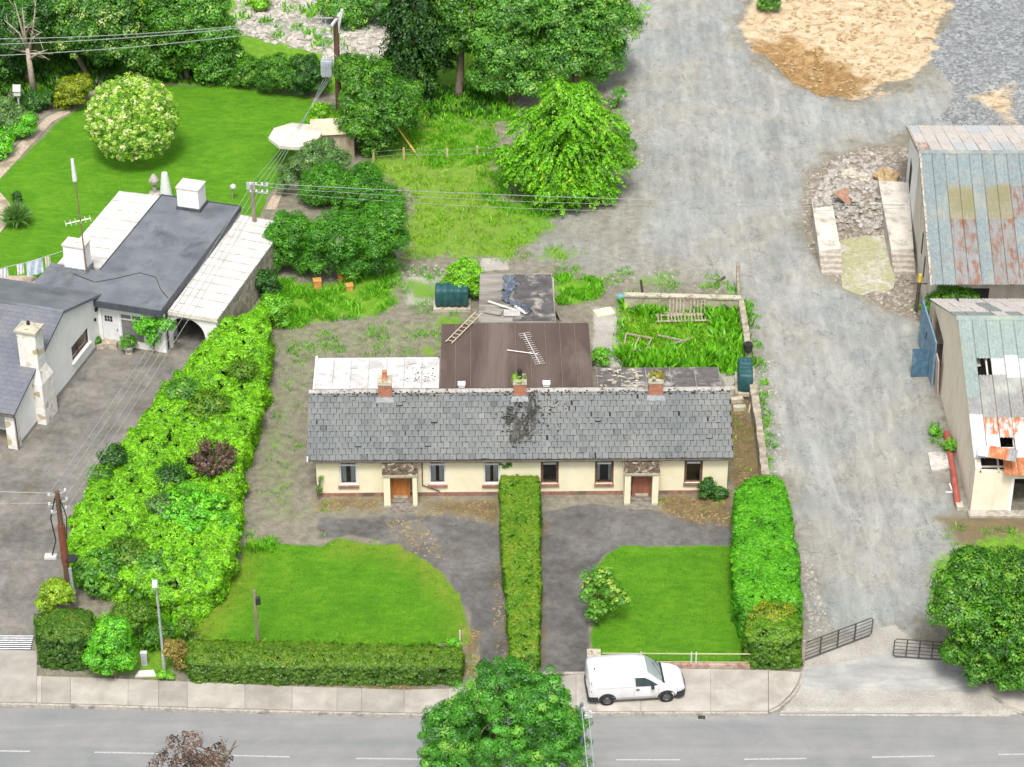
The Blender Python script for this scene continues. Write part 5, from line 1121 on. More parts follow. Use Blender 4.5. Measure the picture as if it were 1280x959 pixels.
x,y,_=G(565,389);tank('oil_tank',(x,y+.5,0),.0,2.0,1.05,1.25,5,'ribbed dark green oil tank lying left of the ruined shed',(.012,.06,.065),(.035,.095,.10))
x,y,_=G(932,500);t=tank('oil_tank',(x,y+1.05,.25),R(90)-.06,2.0,.86,1.15,5,'ribbed teal oil tank standing on blocks at the cottage gable beside the lane wall',(.012,.07,.085),(.035,.11,.13))
m=MB()
for dy in (-.8,.1,.8):m.box(x-.45,x+.45,y+1.05+dy-.12,y+1.05+dy+.12,0,.26)
o=m.build('block_plinth',CAPC);tag(o,'grey concrete block supports under the teal oil tank','plinth')
for i,(px,py,lb) in enumerate(((918,490,'grey concrete block left of the teal oil tank, farthest of three'),(921,503,'grey concrete block at the near left foot of the teal oil tank'),(924,513,'grey concrete block nearest the cottage gable path, in front of the teal tank'))):
    m=MB();m.box(-.35,.35,-.16,.16,0,.3);o=m.build('concrete_block',CAPC,bevel=.02);o.location=G(px,py);o.rotation_euler=(0,0,random.uniform(-.15,.15));tag(o,lb,'block','concrete blocks by the oil tank')
m=MB();a=Vector(G(936,516));b=Vector(G(942,488,.9));m.tube([(0,0,0),b-a],.06,4);o=m.build('leaning_plank',WOODG);o.location=a;tag(o,'pale plank leaning on the lane wall in front of the teal tank','plank')
# ================================================================ VAN
ra=Vector(G(759,882.5));rb=Vector(G(833,878.2));VR=math.atan2(rb.y-ra.y,rb.x-ra.x)
WB=(rb-ra).length;sc=WB/2.75
van=thing('parked_van',ra-Vector((math.cos(VR),math.sin(VR),0))*.85*sc,VR,'small white panel van parked half on the footpath','van')
VP=M2('van_paint',(.58,.59,.60),(.62,.63,.64),.6,.3,spec=.5,c3=(.52,.52,.505),sc3=1.);BLK=M2('black_plastic',(.022,.024,.028),(.035,.037,.042),6,.55);DG=M2('van_glass',(.03,.045,.05),(.06,.08,.085),1,.06,spec=.6)
TYRE=M2('tyre_rubber',(.016,.016,.017),(.028,.028,.03),9,.85);RIM=M2('steel_rim',(.06,.062,.065),(.11,.11,.115),5,.5)
Wd=1.80   # body from y=0 (near side) to Wd
# stations: x, half width at sill, z of shoulder/bonnet edge, roof z, half width at roof
ST=[(0.00,.80,1.05,1.62,.66),(.06,.86,1.05,1.74,.71),(.35,.89,1.05,1.80,.735),(1.2,.90,1.05,1.83,.75),(2.2,.90,1.05,1.82,.74),(2.62,.90,1.05,1.76,.70),(2.95,.90,1.05,1.52,.70),(3.42,.89,1.04,1.13,.74),(3.50,.89,1.03,1.08,.76),(3.9,.87,.95,1.02,.74),(4.25,.80,.84,.92,.66),(4.42,.70,.72,.80,.58),(4.48,.60,.62,.66,.5)]
vs=[];k=13
for x,w,zb,zt,wr in ST:
    x*=sc;lo=.30 if x<4.2*sc else .36
    half=[(w*.97,lo),(w,.50),(w,.74),(w*.985,zb),((w*.35+wr*.65),zb+(zt-zb)*.72),(wr+.0,zb+(zt-zb)*.95),(wr*.6,zt)]
    sec=[(-y,z) for y,z in half]+[(y,z) for y,z in half[::-1]]
    sec=sec[:6]+[sec[6]]+[sec[7]]+sec[8:];sec.insert(7,(0,zt+.012))
    vs+=[(x,y+.9,z) for y,z in sec]
k=15;n=len(ST);fs=[]
for i in range(n-1):
    for j in range(k):
        a=i*k+j;b=i*k+(j+1)%k;fs.append((a,b,b+k,a+k)[::-1])
fs+=[tuple(range(k)),tuple(range((n-1)*k,n*k))[::-1]]
m=MB();m.add(vs,fs);o=m.build('body',VP,van,smooth=True)
me=o.data
def vq(name,pts,mat,off=(0,-.008,0)):
    m=MB();m.add([(x*sc+off[0],y+off[1],z+off[2]) for x,y,z in pts],[tuple(range(len(pts)))]);return m.build(name,mat,van)
def side(x,z):      # near side body surface y at (x,z)
    i=max(j for j in range(n-1) if ST[j][0]<=x);a,b=ST[i],ST[i+1];q=(x-a[0])/(b[0]-a[0]);w,zb,zt,wr=[a[c]+(b[c]-a[c])*q for c in (1,2,3,4)]
    zs=[.3,.5,.74,zb,zb+(zt-zb)*.72,zb+(zt-zb)*.95];ws=[w*.97,w,w,w*.985,w*.35+wr*.65,wr]
    return float(np.interp(z,zs,ws))
def sidepoly(name,pts,mat,near=True,off=.012):
    q=[]
    for x,z in pts:
        y=.9-(side(x,z)+off) if near else .9+side(x,z)+off;q.append((x,y,z))
    if not near:q=q[::-1]
    return vq(name,q,mat,(0,0,0))
for near in (True,False):
    sidepoly('side_window',[(2.16,1.08),(2.6,1.07),(3.02,1.07),(3.2,1.10),(2.98,1.26),(2.72,1.44),(2.55,1.53),(2.3,1.55),(2.12,1.56)],DG,near)
    for x in (.85,3.60):   # wheel arches
        q=[(x+.42*math.cos(a),max(.31,.33+.42*math.sin(a))) for a in np.linspace(0,math.pi,14)]
        sidepoly('wheel_arch',q,BLK,near,.006)
    m=MB();yy=.9-(.9+.01) if near else .9+.9+.01;m.obox((2.25*sc,yy-.02*(1 if near else -1),.92),(.16,.05,.035));m.build('door_handle',BLK,van)
    m=MB();m.obox((2.92*sc,yy-(.12 if near else -.12),1.12),(.15,.2,.17));m.build('mirror',BLK,van,bevel=.03)
    for xs_ in ([(2.08,.42),(2.08,1.6)],[(3.2,.45),(3.24,1.0)]):
        (xa,za),(xb,zb_)=xs_;zz=np.linspace(za,zb_,6);q=[(xa+(xb-xa)*i/5-.008,z) for i,z in enumerate(zz)]+[(xa+(xb-xa)*i/5+.008,z) for i,z in list(enumerate(zz))[::-1]]
        sidepoly('door_seam',q,M2('seam',(.2,.2,.2),(.28,.28,.28)),near,.006)
    sidepoly('side_rail',[(1.34,.40),(3.12,.40),(3.12,.46),(1.34,.46)],M2('grey_sill',(.34,.35,.36),(.42,.43,.44)),near,.006)
    sidepoly('panel_crease',[(.35,1.05),(2.05,1.05),(2.05,1.065),(.35,1.065)],M2('seam',(.2,.2,.2),(.28,.28,.28)),near,.006)
    sidepoly('tail_light',[(.02,.85),(.13,.85),(.13,1.42),(.02,1.42)],M2('dark_light',(.05,.02,.02),(.12,.03,.03),2,.3),near,.012)
    sidepoly('headlight',[(4.05,.70),(4.36,.66),(4.40,.74),(4.2,.86),(4.02,.86)],M2('headlamp',(.35,.38,.42),(.6,.62,.65),3,.15),near,.014)
# windscreen on the sloping front between stations
def top(x,y):
    i=max(j for j in range(n-1) if ST[j][0]<=x);a,b=ST[i],ST[i+1];q=(x-a[0])/(b[0]-a[0]);zt=a[3]+(b[3]-a[3])*q;return zt
q=[];
for x,wq in ((2.70,.60),(3.0,.66),(3.40,.72)):q.append((x,wq,top(x,0)))
m=MB();v=[]
for x,wq,z in q:v+=[(x*sc+.012,.9-wq,z+.0),(x*sc+.016,.9-wq*.5,z+.022),(x*sc+.016,.9+wq*.5,z+.022),(x*sc+.012,.9+wq,z+.0)]
m.add(v,[(i*4+j,i*4+4+j,i*4+5+j,i*4+1+j) for i in range(2) for j in range(3)]);m.build('windscreen',M2('windscreen_sky_tint',(.20,.24,.235),(.30,.34,.33),1.2,.08,spec=.6),van)  # pale base colour stands in for sky reflected in the windscreen
m=MB();m.hexa([(3.40*sc,.16,1.13),(3.5*sc,.16,1.06),(3.5*sc,1.64,1.06),(3.40*sc,1.64,1.13),(3.40*sc,.16,1.17),(3.52*sc,.16,1.11),(3.52*sc,1.64,1.11),(3.40*sc,1.64,1.17)]);m.build('scuttle',BLK,van)
m=MB();m.tube([(3.42*sc,.6,1.16),(3.05*sc,1.25,1.50)],.012,4);m.tube([(3.42*sc,1.1,1.16),(3.2*sc,1.55,1.35)],.012,4);m.build('wiper',BLK,van)
m=MB();b_=[(4.18,.02),(4.44,.14),(4.53,.45),(4.55,.9),(4.53,1.35),(4.44,1.66),(4.18,1.78),(4.0,1.7),(4.0,.1)];m.prism([(x*sc,y) for x,y in b_],.24,.60);m.build('front_bumper',BLK,van,bevel=.03)
m=MB();m.prism([(-.05,.1),(.05,.02),(.42*sc,-.015),(.42*sc,.1),(.1,.2),(.1,1.6),(.42*sc,1.7),(.42*sc,1.815),(.05,1.78),(-.05,1.7)],.28,.56);m.build('rear_bumper',BLK,van,bevel=.02)
for x in (.85,3.60):
    for y in (.02,1.78):
        m=MB();c=Vector((x*sc,.08 if y<1 else 1.72,.325));k_=22
        prof=[(.2,-.1),(.29,-.105),(.325,-.08),(.33,0),(.325,.08),(.29,.105),(.2,.1)]
        vs=[];fs=[]
        for r,d in prof:vs+=[(c.x+r*math.cos(2*math.pi*j/k_),c.y+d,c.z+r*math.sin(2*math.pi*j/k_)) for j in range(k_)]
        for i in range(len(prof)-1):
            for j in range(k_):a=i*k_+j;b=i*k_+(j+1)%k_;fs.append((a,b,b+k_,a+k_))
        m.add(vs,fs);w=m.build('wheel',TYRE,van,smooth=True)
        m=MB();sg=-1 if y<1 else 1;vs=[];fs=[]
        for r,d in ((.21,.085),(.19,.095),(.16,.06),(.08,.075),(.001,.085)):vs+=[(c.x+r*math.cos(2*math.pi*j/k_),c.y+d*sg,c.z+r*math.sin(2*math.pi*j/k_)) for j in range(k_)]
        for i in range(4):
            for j in range(k_):a=i*k_+j;b=i*k_+(j+1)%k_;fs.append((a,b,b+k_,a+k_))
        m.add(vs,fs);m.build('rim',RIM,w)
m=MB();m.box(.4*sc,4.0*sc,.25,1.55,.2,.34);m.build('underbody',BLK,van)
m=MB();m.lathe((.3*sc,.62,1.795),[(.05,0),(.045,.03),(.012,.04),(.008,.07)],8);m.build('aerial',BLK,van)
m=MB();m.obox((4.47*sc,.9,.62),(.03,.9,.10));m.build('grille',BLK,van)
m=MB();m.obox((-.02,.9,.75),(.02,.52,.12));m.build('number_plate',M2('plate_white',(.6,.6,.58),(.7,.7,.68)),van)
# ================================================================ STREET FURNITURE
GALV=M2('galvanised_steel',(.36,.38,.40),(.50,.52,.53),5,.5,metal=.4);POLEW=M2('pole_wood',(.075,.045,.03),(.14,.085,.055),7,.9,scale=(1,1,.1));POLEG=M2('grey_pole_wood',(.18,.145,.10),(.30,.25,.19),7,.9,scale=(1,1,.1))
INS=M2('insulator',(.42,.44,.44),(.56,.58,.58),4,.4)
a=Vector(G(206,842));zt=ZH(197.5,727,a.y)[1+1]
t=thing('street_lamp',a,0,'slim grey street lamp beside the footpath by the dry brown shrub','street lamp')
m=MB();m.tube([(0,0,0),(0,0,1.2),(0,0,1.21),(0,0,zt-.1)],[.085,.085,.065,.05],10);m.build('pole',GALV,t)
m=MB();m.obox((-.02,-.2,zt),(.26,.62,.12),.1,-.12);h=m.build('lamp_head',INS,t,bevel=.03);m=MB();m.obox((-.02,-.22,zt-.065),(.18,.4,.02),.1,-.12);m.build('lens',M2('lamp_lens',(.6,.6,.6),(.7,.7,.7)),h)
def pole(base,topz,r,mat,label,cat='utility pole'):
    t=thing('utility_pole',base,0,label,cat);m=MB();m.tube([(0,0,-.2),(0,0,topz*.5),(0,0,topz)],[r,r*.85,r*.7],10);m.build('pole',mat,t);return t
P1=Vector(G(88,752));P1z=6.85
t=pole(P1,P1z,.17,POLEW,'dark brown utility pole with a cable coil rising from the hedge at the driveway corner')
for z,l in ((P1z-.15,.45),(P1z-.7,.5),(P1z-1.2,.4)):m=MB();m.obox((0,0,z),(l*2,.06,.06),.5);m.build('crossarm',GALV,t)
m=MB()
for z,l in ((P1z-.15,.42),(P1z-.7,.45),(P1z-1.2,.36)):
    for s in (-1,1):m.lathe((s*l*math.cos(.5),s*l*math.sin(.5),z+.03),[(.05,0),(.07,.05),(.05,.1),(.06,.14),(.02,.17)],8)
m.build('insulator',INS,t)
m=MB();m.tube([(-.12,-.15,P1z-.3),(-.45,-.1,P1z-1.6),(-.35,0,P1z-3.),(-.62,0,P1z-3.9)],.035,5);m.tube([(.15,-.15,P1z-.4),(.35,-.1,P1z-1.5),(.22,-.1,P1z-2.8)],.03,5);m.build('cable',M2('black_rubber',(.02,.02,.02),(.035,.035,.035)),t)
m=MB();
for i in range(4):m.lathe((.36,-.12,P1z-4.1+.03*i),[(.26,0),(.3,.02),(.26,.04)],14)
m.build('cable_coil',M2('black_rubber',(.02,.02,.02),(.035,.035,.035)),t)
m=MB();m.obox((-.7,0,P1z-4.0),(.6,.35,.14));m.build('bracket_box',M2('grey_panel',(.42,.41,.39),(.52,.51,.5)),t)
m=MB();m.tube([(.25,-.12,0),(.2,-.12,2.2)],.09,8);m.build('cable_guard',GALV,t)
m=MB();m.tube([(0,0,2.4),(0,0,4.8)],.19,10);m.build('pole_sleeve',M2('red_brown_sleeve',(.13,.045,.03),(.19,.07,.045),5,.6),t)
P4=Vector(G(321,322));P4z=5.15
t=pole(P4,P4z,.16,POLEG,'grey wooden utility pole standing at the bungalow carport roof')
m=MB();m.obox((-.1,0,P4z-.1),(.5,.12,.45));m.obox((.35,0,P4z-.05),(1.3,.08,.08),-.2);m.build('crossarm',GALV,t);m=MB();m.obox((.35,0,P4z-.55),(1.2,.08,.08),-.2);m.build('crossarm',GALV,t)
m=MB()
for z in (P4z-.02,P4z-.52):
    for x in (-.1,.25,.6,.9):m.lathe((x,-.05,z),[(.05,0),(.08,.05),(.05,.1),(.07,.15),(.02,.18)],8)
m.build('insulator',INS,t)
P5=Vector(G(425,158));P5z=8.05
t=pole(P5,P5z,.24,POLEW,'tall dark utility pole carrying a grey transformer beside the parasol')
m=MB();m.obox((.1,0,P5z-.1),(.16,2.2,.16),-.25,.0);m.build('crossarm',INS,t);m=MB();m.obox((.25,0,P5z-.35),(.18,.12,1.9),0,.0,.22);m.build('crossarm',INS,t)
m=MB();m.obox((-.75,0,P5z-.05),(1.3,.07,.07));m.obox((-.75,0,P5z-.6),(1.3,.07,.07));m.obox((-.7,.2,P5z-1.3),(1.4,.07,.07));m.tube([(-.9,0,P5z-.1),(-.95,0,P5z-2.6)],.03,4);m.tube([(-.65,0,P5z-.1),(-.7,0,P5z-2.6)],.03,4);m.build('bracket',GALV,t)
m=MB();m.box(-1.05,-.35,-.35,.35,P5z-4.2,P5z-3.1);m.box(-.3,-.22,-.2,.2,P5z-4.,P5z-3.2)
for i in range(5):m.box(-1.1,-1.05,-.3+.14*i,-.24+.14*i,P5z-4.1,P5z-3.2)
for i in range(4):m.box(-1.0+.17*i,-.94+.17*i,-.40,-.35,P5z-4.1,P5z-3.2)
tr=m.build('transformer',M2('transformer_grey',(.26,.29,.32),(.36,.39,.42),4,.5),t)
m=MB()
for i in range(3):m.lathe((-.9+.2*i,0,P5z-3.1),[(.05,0),(.09,.08),(.05,.14),(.08,.22),(.03,.3)],8)
m.build('bushing',INS,tr)
m=MB();m.tube([(.2,-.2,0),(.16,-.22,2.4)],.1,8);m.build('cable_guard',GALV,t)
m=MB()
for i in range(6):m.tube([(.05*i-.1,-.24,P5z-2.6-.1*i),(.3,-.25,P5z-3.6-.25*i)],.03,4)
m.box(.1,.8,-.3,-.1,P5z-5.6,P5z-5.3);m.build('cabling',GALV,t)
a=Vector(G(323,812));t=thing('wooden_pole',a,0,'short grey wooden pole with a black box standing in the long front hedge','pole')
z=ZH(323,738,a.y)[2];m=MB();m.tube([(0,0,0),(0,0,z)],[.09,.07],8);m.build('pole',POLEG,t);m=MB();m.obox((.16,-.05,z-.6),(.22,.2,.42));m.build('box',BLK,t,bevel=.04)
# pole at the far kerb beside the street tree
P6=Vector((3.15,84.0,0));z6=ZH(727,879,84.)[2];P6.x=ZH(727,879,84.)[0]
t=pole(P6,z6,.12,M2('blue_grey_pole',(.10,.14,.17),(.2,.25,.28),6,.6),'blue grey pole with a bracket beside the street tree crown')
m=MB();m.obox((.22,0,z6-.35),(.5,.06,.06),.3,0,.7);m.obox((.3,0,z6-.75),(.35,.1,.16),.2);m.lathe((.4,0,z6-.6),[(.05,0),(.07,.06),(.05,.14)],8);m.build('bracket',INS,t)
# wires
WIREP=M2('wire_pale',(.22,.25,.235),(.32,.35,.33),3,.5)
def wire(a,b,sag,label,r=.022,grp=None,cat='overhead wire'):
    a=Vector(a);b=Vector(b);n=18;m=MB();P=[]
    for i in range(n+1):
        q=i/n;p=a.lerp(b,q)-a;p.z-=sag*4*q*(1-q);P.append(p)
    m.tube(P,r,4);o=m.build('overhead_wire',WIREP);o.location=a;tag(o,label,cat,grp)
    return o
g1='overhead wires from the transformer pole to the left'
for (ya,dx,dz,lb) in ((49,-1.35,-.05,'highest of three overhead wires crossing the trees at the top left'),(56,-.75,-.05,'middle of three overhead wires crossing the trees at the top left'),(70.5,-1.3,-.6,'lowest of three overhead wires crossing the trees at the top left')):
    a=ZH(-30,ya,P5.y);wire(a,(P5.x+dx,P5.y,P5z+dz),.35,lb,.026,g1)
g2='overhead wires between the transformer pole and the carport pole'
for i in range(4):
    wire((P5.x-.35-.2*i,P5.y-.3,P5z-4.1-.1*i),(P4.x-.2+.3*i,P4.y,P4z-.1-.12*i),.35,'overhead wire number %s from the left between the transformer pole and the carport pole'%('one','two','three','four')[i],.014,g2)
g3='overhead wires over the bungalow driveway'
for i in range(4):
    wire((P4.x-.1+.28*i,P4.y,P4z-.15-.1*i),(P1.x+(-.3,-.1,.2,.4)[i],P1.y+.2,P1z-(.05,.35,.7,1.1)[i]),.35,'overhead wire over the bungalow driveway, %s from the left'%('first','second','third','fourth')[i],.015,g3)
g4='overhead wires from the carport pole to the barn'
for i,(za,zb,lb) in enumerate(((0,256,'uppermost of the wires running from the carport pole to the white barn'),(-.25,257,'middle of the wires running from the carport pole to the white barn'),(-.55,260,'lowest of the wires running from the carport pole to the white barn'))):
    b=ZH(1131,zb,136.5);wire((P4.x+.7,P4.y,P4z+.05+za),b,.25+.25*i,lb,.02 if i==0 else .012,g4)
wire((P1.x-.2,P1.y,P1z-.1),(P1.x-22,P1.y+3.2,6.2),.3,'upper service wire running left from the driveway corner pole',.02);wire((P1.x-.2,P1.y,P1z-.7),(P1.x-22,P1.y+2.,5.6),.3,'lower service wire running left from the driveway corner pole',.015)
wire((P6.x,P6.y,z6-.2),(P6.x+1.2,60.,z6-.6),.5,'upper wire running from the kerb pole down across the street tree',.025);wire((P6.x+.3,P6.y,z6-.6),(P6.x+1.6,60.,z6-1.),.5,'lower wire running from the kerb pole down across the street tree',.025)
# stay wires with yellow guards
YEL=M2('yellow_guard',(.50,.34,.05),(.62,.45,.10),4,.6)
for k,(px,py,lb) in enumerate(((525,199,'stay wire with a yellow guard reaching down to the grass'),(527,160,'stay wire with a yellow guard ending behind the leafy bush'))):
    b=Vector(G(px,py));a=Vector((P5.x+.1,P5.y+.1*k,P5z-1.9));t=thing('stay_wire',b,0,lb,'stay wire');m=MB();m.tube([(0,0,0),a-b],.022,4);m.build('wire',WIREP,t);m=MB();q=(a-b);m.tube([q*.06,q*.36],.06,6);m.build('guard',YEL,t)
# gates
GATE=M2('gate_steel',(.05,.045,.04),(.10,.09,.085),6,.6)
def gate(A,B,hA,label,nb=5,posts=4):
    A=Vector(A);B=Vector(B);d=B-A;L=d.length;t=thing('field_gate',A,math.atan2(d.y,d.x),label,'gate','tubular field gates at the lane mouth')
    z0,z1=.12,hA
    m=MB();c=.12;m.tube([(0,0,z0),(0,0,z1-c),(c,0,z1),(L-c,0,z1),(L,0,z1-c),(L,0,z0+c),(L-c,0,z0),(0,0,z0)],.032,6);m.build('frame',GATE,t)
    for i in range(1,nb-1+1):
        z=z0+(z1-z0)*i/(nb);m=MB();m.tube([(0,0,z),(L,0,z)],.02,5);m.build('rail',GATE,t)
    for i in range(1,posts):
        x=L*i/posts;m=MB();m.box(x-.035,x+.035,-.025,.025,z0,z1);m.build('upright',GATE,t)
    return t
gate(G(1003,828),G(1089,795.5),1.2,'dark tubular field gate standing open on the hedge side of the lane mouth')
gate(G(1180,827),G(1116,822.5),1.2,'dark tubular field gate half swallowed by the bushy tree at the lane mouth')
a=Vector(G(1003,829));m=MB();m.box(-.08,.08,-.08,.08,0,1.4);o=m.build('gate_post',GW);o.location=a;tag(o,'timber gate post at the corner of the yellow topped hedge','post')
a=Vector(G(1182,829));m=MB();m.box(-.08,.08,-.08,.08,0,1.4);o=m.build('gate_post',GW);o.location=a;tag(o,'timber gate post in front of the bushy tree at the lane mouth','post')
# front railing, plinth wall and pier
A=Vector(G(752,833));B=Vector(G(938,834));L=(B-A).length;rz=math.atan2(B.y-A.y,B.x-A.x)
t=thing('railing',A,rz,'low pale metal railing on a red brick plinth in front of the right lawn','railing')
m=MB();m.box(0,L,-.1,.1,-.05,.22);m.build('plinth_wall',M2('red_plinth',(.24,.12,.09),(.42,.30,.24),5,.9,c3=(.45,.4,.33)),t)
RAILP=M2('cream_rail_paint',(.40,.40,.22),(.50,.48,.30),5,.6)
m=MB();m.box(0,L,-.02,.02,.80,.84);m.build('top_rail',RAILP,t);m=MB();m.box(0,L,-.012,.012,.30,.325);m.build('bottom_rail',RAILP,t)
m=MB();nb=30
for i in range(nb):x=L*(i+.5)/nb;m.box(x-.004,x+.004,-.004,.004,.322,.80)
m.build('bars',M2('dull_bars',(.16,.18,.09),(.24,.25,.14)),t)
for x in (1.9,L*.60,L*.632):
    m=MB();m.box(x-.03,x+.03,-.03,.03,.2,.92);m.build('post',INS,t)
PIER=plaster('pier_render',(.46,.42,.35),(.56,.52,.45),(.28,.25,.2),.8,1.6)
a=Vector(G(742,843));t=thing('gate_pier',a,0,'pale rendered gate pier behind the tail of the white van','pier')
m=MB();m.box(-.28,.28,-.1,.55,0,1.0);m.build('pier_body',PIER,t);m=MB();m.box(-.33,.33,-.15,.6,1.0,1.1);m.build('coping',CAPC,t)
a=Vector(G(660,843));t=thing('gate_pier',a,0,'low cream gate pier at the street end of the clipped middle hedge','pier')
m=MB();m.box(-.3,.3,-.1,.5,0,.8);m.build('pier_body',PIER,t);m=MB();m.box(-.33,.33,-.13,.53,.8,.88);m.build('coping',CAPC,t)
m=MB();A=Vector(G(672,842.5));B=Vector(G(734,842.5));m.box(0,(B-A).x,-.08,.08,-.02,.075);o=m.build('drive_kerb',KERB);o.location=A;tag(o,'dark edging kerb across the foot of the right driveway','kerb')
# cabinet, slabs, drains, posts
a=Vector(G(181,831));t=thing('utility_cabinet',a,0,'small grey utility cabinet between the leafy shrub and the street lamp','cabinet');m=MB();m.box(-.15,.15,-.1,.1,0,.75);m.build('cabinet_body',M2('cabinet_grey',(.34,.36,.38),(.46,.48,.5),4),t,bevel=.02);m=MB();m.box(-.11,.11,-.112,-.1,.12,.62);m.build('door',GALV,t);m=MB();m.box(-.17,.17,-.12,.12,.752,.79);m.build('lid',INS,t)
m=MB();q=[G(*p) for p in ((169,847),(174,840),(192,839),(195,846)) ];m.prism([p[:2] for p in q][::-1],-.05,.09);o=m.build('concrete_slab',M2('white_slab',(.52,.5,.46),(.68,.66,.62),4,.9));tag(o,'whitish concrete slab on the verge below the grey cabinet','slab')
def drain(px,py,rz,label,w=.45):
    x,y,_=G(px,py,-.1);t=thing('drain_grate',(x,y,-.105),rz,label,'drain');m=MB();m.box(-w/2,w/2,-w/2,w/2,0,.012);m.build('frame',KERB,t);m=MB()
    m.box(-w*.4,w*.4,-w*.4,w*.4,.013,.018);m.build('grate_recess',BLK,t);m=MB()
    for i in range(6):x=-w*.38+w*.76*i/5;m.box(x-.012,x+.012,-w*.4,w*.4,.019,.03)
    m.build('grate_bars',GATE,t)
drain(877,896,0,'road drain in the gutter in front of the white van');drain(1270,887.5,.1,'road drain at the right corner of the lane mouth',.6)
a=G(0,795),G(36,795),G(38,813.5),G(-5,813.5);x0=a[0][0]-2;x1=a[2][0];y0=a[2][1];y1=a[0][1]
t=thing('cattle_grid',(x0,y0,.03),0,'steel cattle grid across the bungalow driveway mouth','cattle grid');m=MB();m.box(0,x1-x0,0,y1-y0,-.04,.004);m.build('pit',DARKIN,t)
nb=7
for i in range(nb):
    m=MB();y=(y1-y0)*(i+.5)/nb;m.tube([(0,y,.03),(x1-x0,y,.03)],.034,6);m.build('bar',GALV,t)
a=Vector(G(575,806));m=MB();m.tube([(0,0,0),(0,0,.9)],.035,6);o=m.build('white_post',PVC);o.location=a;tag(o,'thin white marker post at the right end of the long front hedge','post')
# garden ornaments, gazebo, birdhouse, washing line
def at(px,py):x,y,_=G(px,py);return (x,y,gz(x,y))
t=thing('garden_parasol',G(371,206),0,'cream octagonal garden parasol open on the lawn edge','parasol')
CNV=M2('canopy_cloth',(.50,.465,.40),(.58,.545,.475),2,.85);TAN=M2('tan_roof',(.42,.35,.25),(.52,.45,.34),3,.9)
m=MB();n=8;R_=1.75;zt=2.75;ze=2.2
for i in range(n):
    a0,a1=2*math.pi*i/n+.2,2*math.pi*(i+1)/n+.2;p0=(R_*math.cos(a0),R_*math.sin(a0),ze);p1=(R_*math.cos(a1),R_*math.sin(a1),ze);m.quad((0,0,zt),p0,p1);m.quad(p0,(p0[0],p0[1],ze-.22),(p1[0],p1[1],ze-.22),p1)
m.build('canopy',CNV,t)
m=MB();m.tube([(0,0,0),(0,0,zt-.05)],.045,8);m.build('pole',GALV,t);m=MB();m.lathe((0,0,0),[(.35,0),(.35,.08),(.1,.14)],12);m.build('base',GST,t)
for i in range(n):
    a0=2*math.pi*i/n+.2;m=MB();m.tube([(0,0,zt-.06),(R_*.98*math.cos(a0),R_*.98*math.sin(a0),ze-.03)],.018,4);m.build('rib',GALV,t)
x,y,_=G(418,190);t=thing('summerhouse',(x,y,0),.1,'small tan roofed summerhouse half hidden by shrubs beside the parasol','summerhouse')
m=MB();m.box(-1.3,1.3,-.9,.9,0,1.9);m.build('wall',WOODG,t);m=MB();m.prismx([(-1.1,1.85),(1.1,1.85),(0,2.5)],-1.5,1.5);m.build('roof',TAN,t)
t=thing('bird_house',at(24,134),0,'white bird house on a pale post among the shrubs at the far left','bird house')
m=MB();m.tube([(0,0,0),(0,0,.95)],.06,6);m.build('post',INS,t);m=MB();m.box(-.22,.22,-.2,.2,.95,1.3);m.build('house',PVC,t);m=MB();m.prismx([(-.28,1.3),(.28,1.3),(0,1.72)],-.27,.27);m.build('roof',M2('grey_panel',(.42,.41,.39),(.52,.51,.5)),t)
t=thing('stone_ornament',at(194,243),0,'round stone garden ornament on a base behind the bungalow','ornament');m=MB();m.lathe((0,0,0),[(.4,0),(.4,.15),(.15,.2),(.13,.7),(.3,.85),(.34,1.05),(.2,1.3),(.1,1.45)],12);m.build('ornament',GST,t)
t=thing('white_obelisk',at(208,246),0,'white pointed garden obelisk behind the bungalow roof','obelisk');m=MB();m.lathe((0,0,0),[(.42,0),(.36,.5),(.22,1.6),(.18,1.75),(.02,1.8)],10);m.build('obelisk',PVC,t)
t=thing('garden_lamp',at(291,249),0,'white globe garden lamp on a short post by the lawn','lamp');m=MB();m.tube([(0,0,0),(0,0,.8)],.05,6);m.build('post',GW,t);m=MB();m.lathe((.08,0,.7),[(.05,0),(.2,.12),(.2,.28),(.05,.4)],12);m.build('globe',INS,t,smooth=True)
Aw=Vector(G(-6,337,1.7));Bw=Vector(G(78,314,1.7))
m=MB();m.tube([(0,0,0),(Bw-Aw)*.5-Vector((0,0,.1)),Bw-Aw],.015,4);o=m.build('washing_line',INS);o.location=Aw;tag(o,'washing line stretched across the yard left of the bungalow','washing line')
CL1=M2('white_washing',(.66,.67,.70),(.76,.77,.79),3,.9);CL2=M2('blue_washing',(.50,.58,.72),(.58,.65,.78),3,.9);CL3=M2('cream_washing',(.62,.57,.48),(.7,.66,.58),3,.9)
for q,w,h,mt,lb in ((.12,.5,.62,CL1,'white cloth hanging at the left end of the washing line'),(.36,.42,.7,CL1,'narrow white garment hanging left of the pale blue sheet on the washing line'),(.57,1.05,1.,CL2,'pale blue sheet hanging on the washing line'),(.77,.34,.75,CL3,'cream garment hanging at the right end of the washing line')):
    p=Aw.lerp(Bw,q);d=(Bw-Aw).normalized();m=MB();vs=[];fs=[];n=8
    for j in range(4):
        for i in range(n+1):vs.append(d*(w*(i/n-.5))+Vector((0,.05*math.sin(i*1.7+j),-h*j/3-.08)))
    for j in range(3):
        for i in range(n):a=j*(n+1)+i;fs.append((a,a+1,a+n+2,a+n+1))
    m.add(vs,fs);o=m.build('washing',mt);o.location=p;md=o.modifiers.new('t','SOLIDIFY');md.thickness=.01;tag(o,lb,'washing','washing on the line')
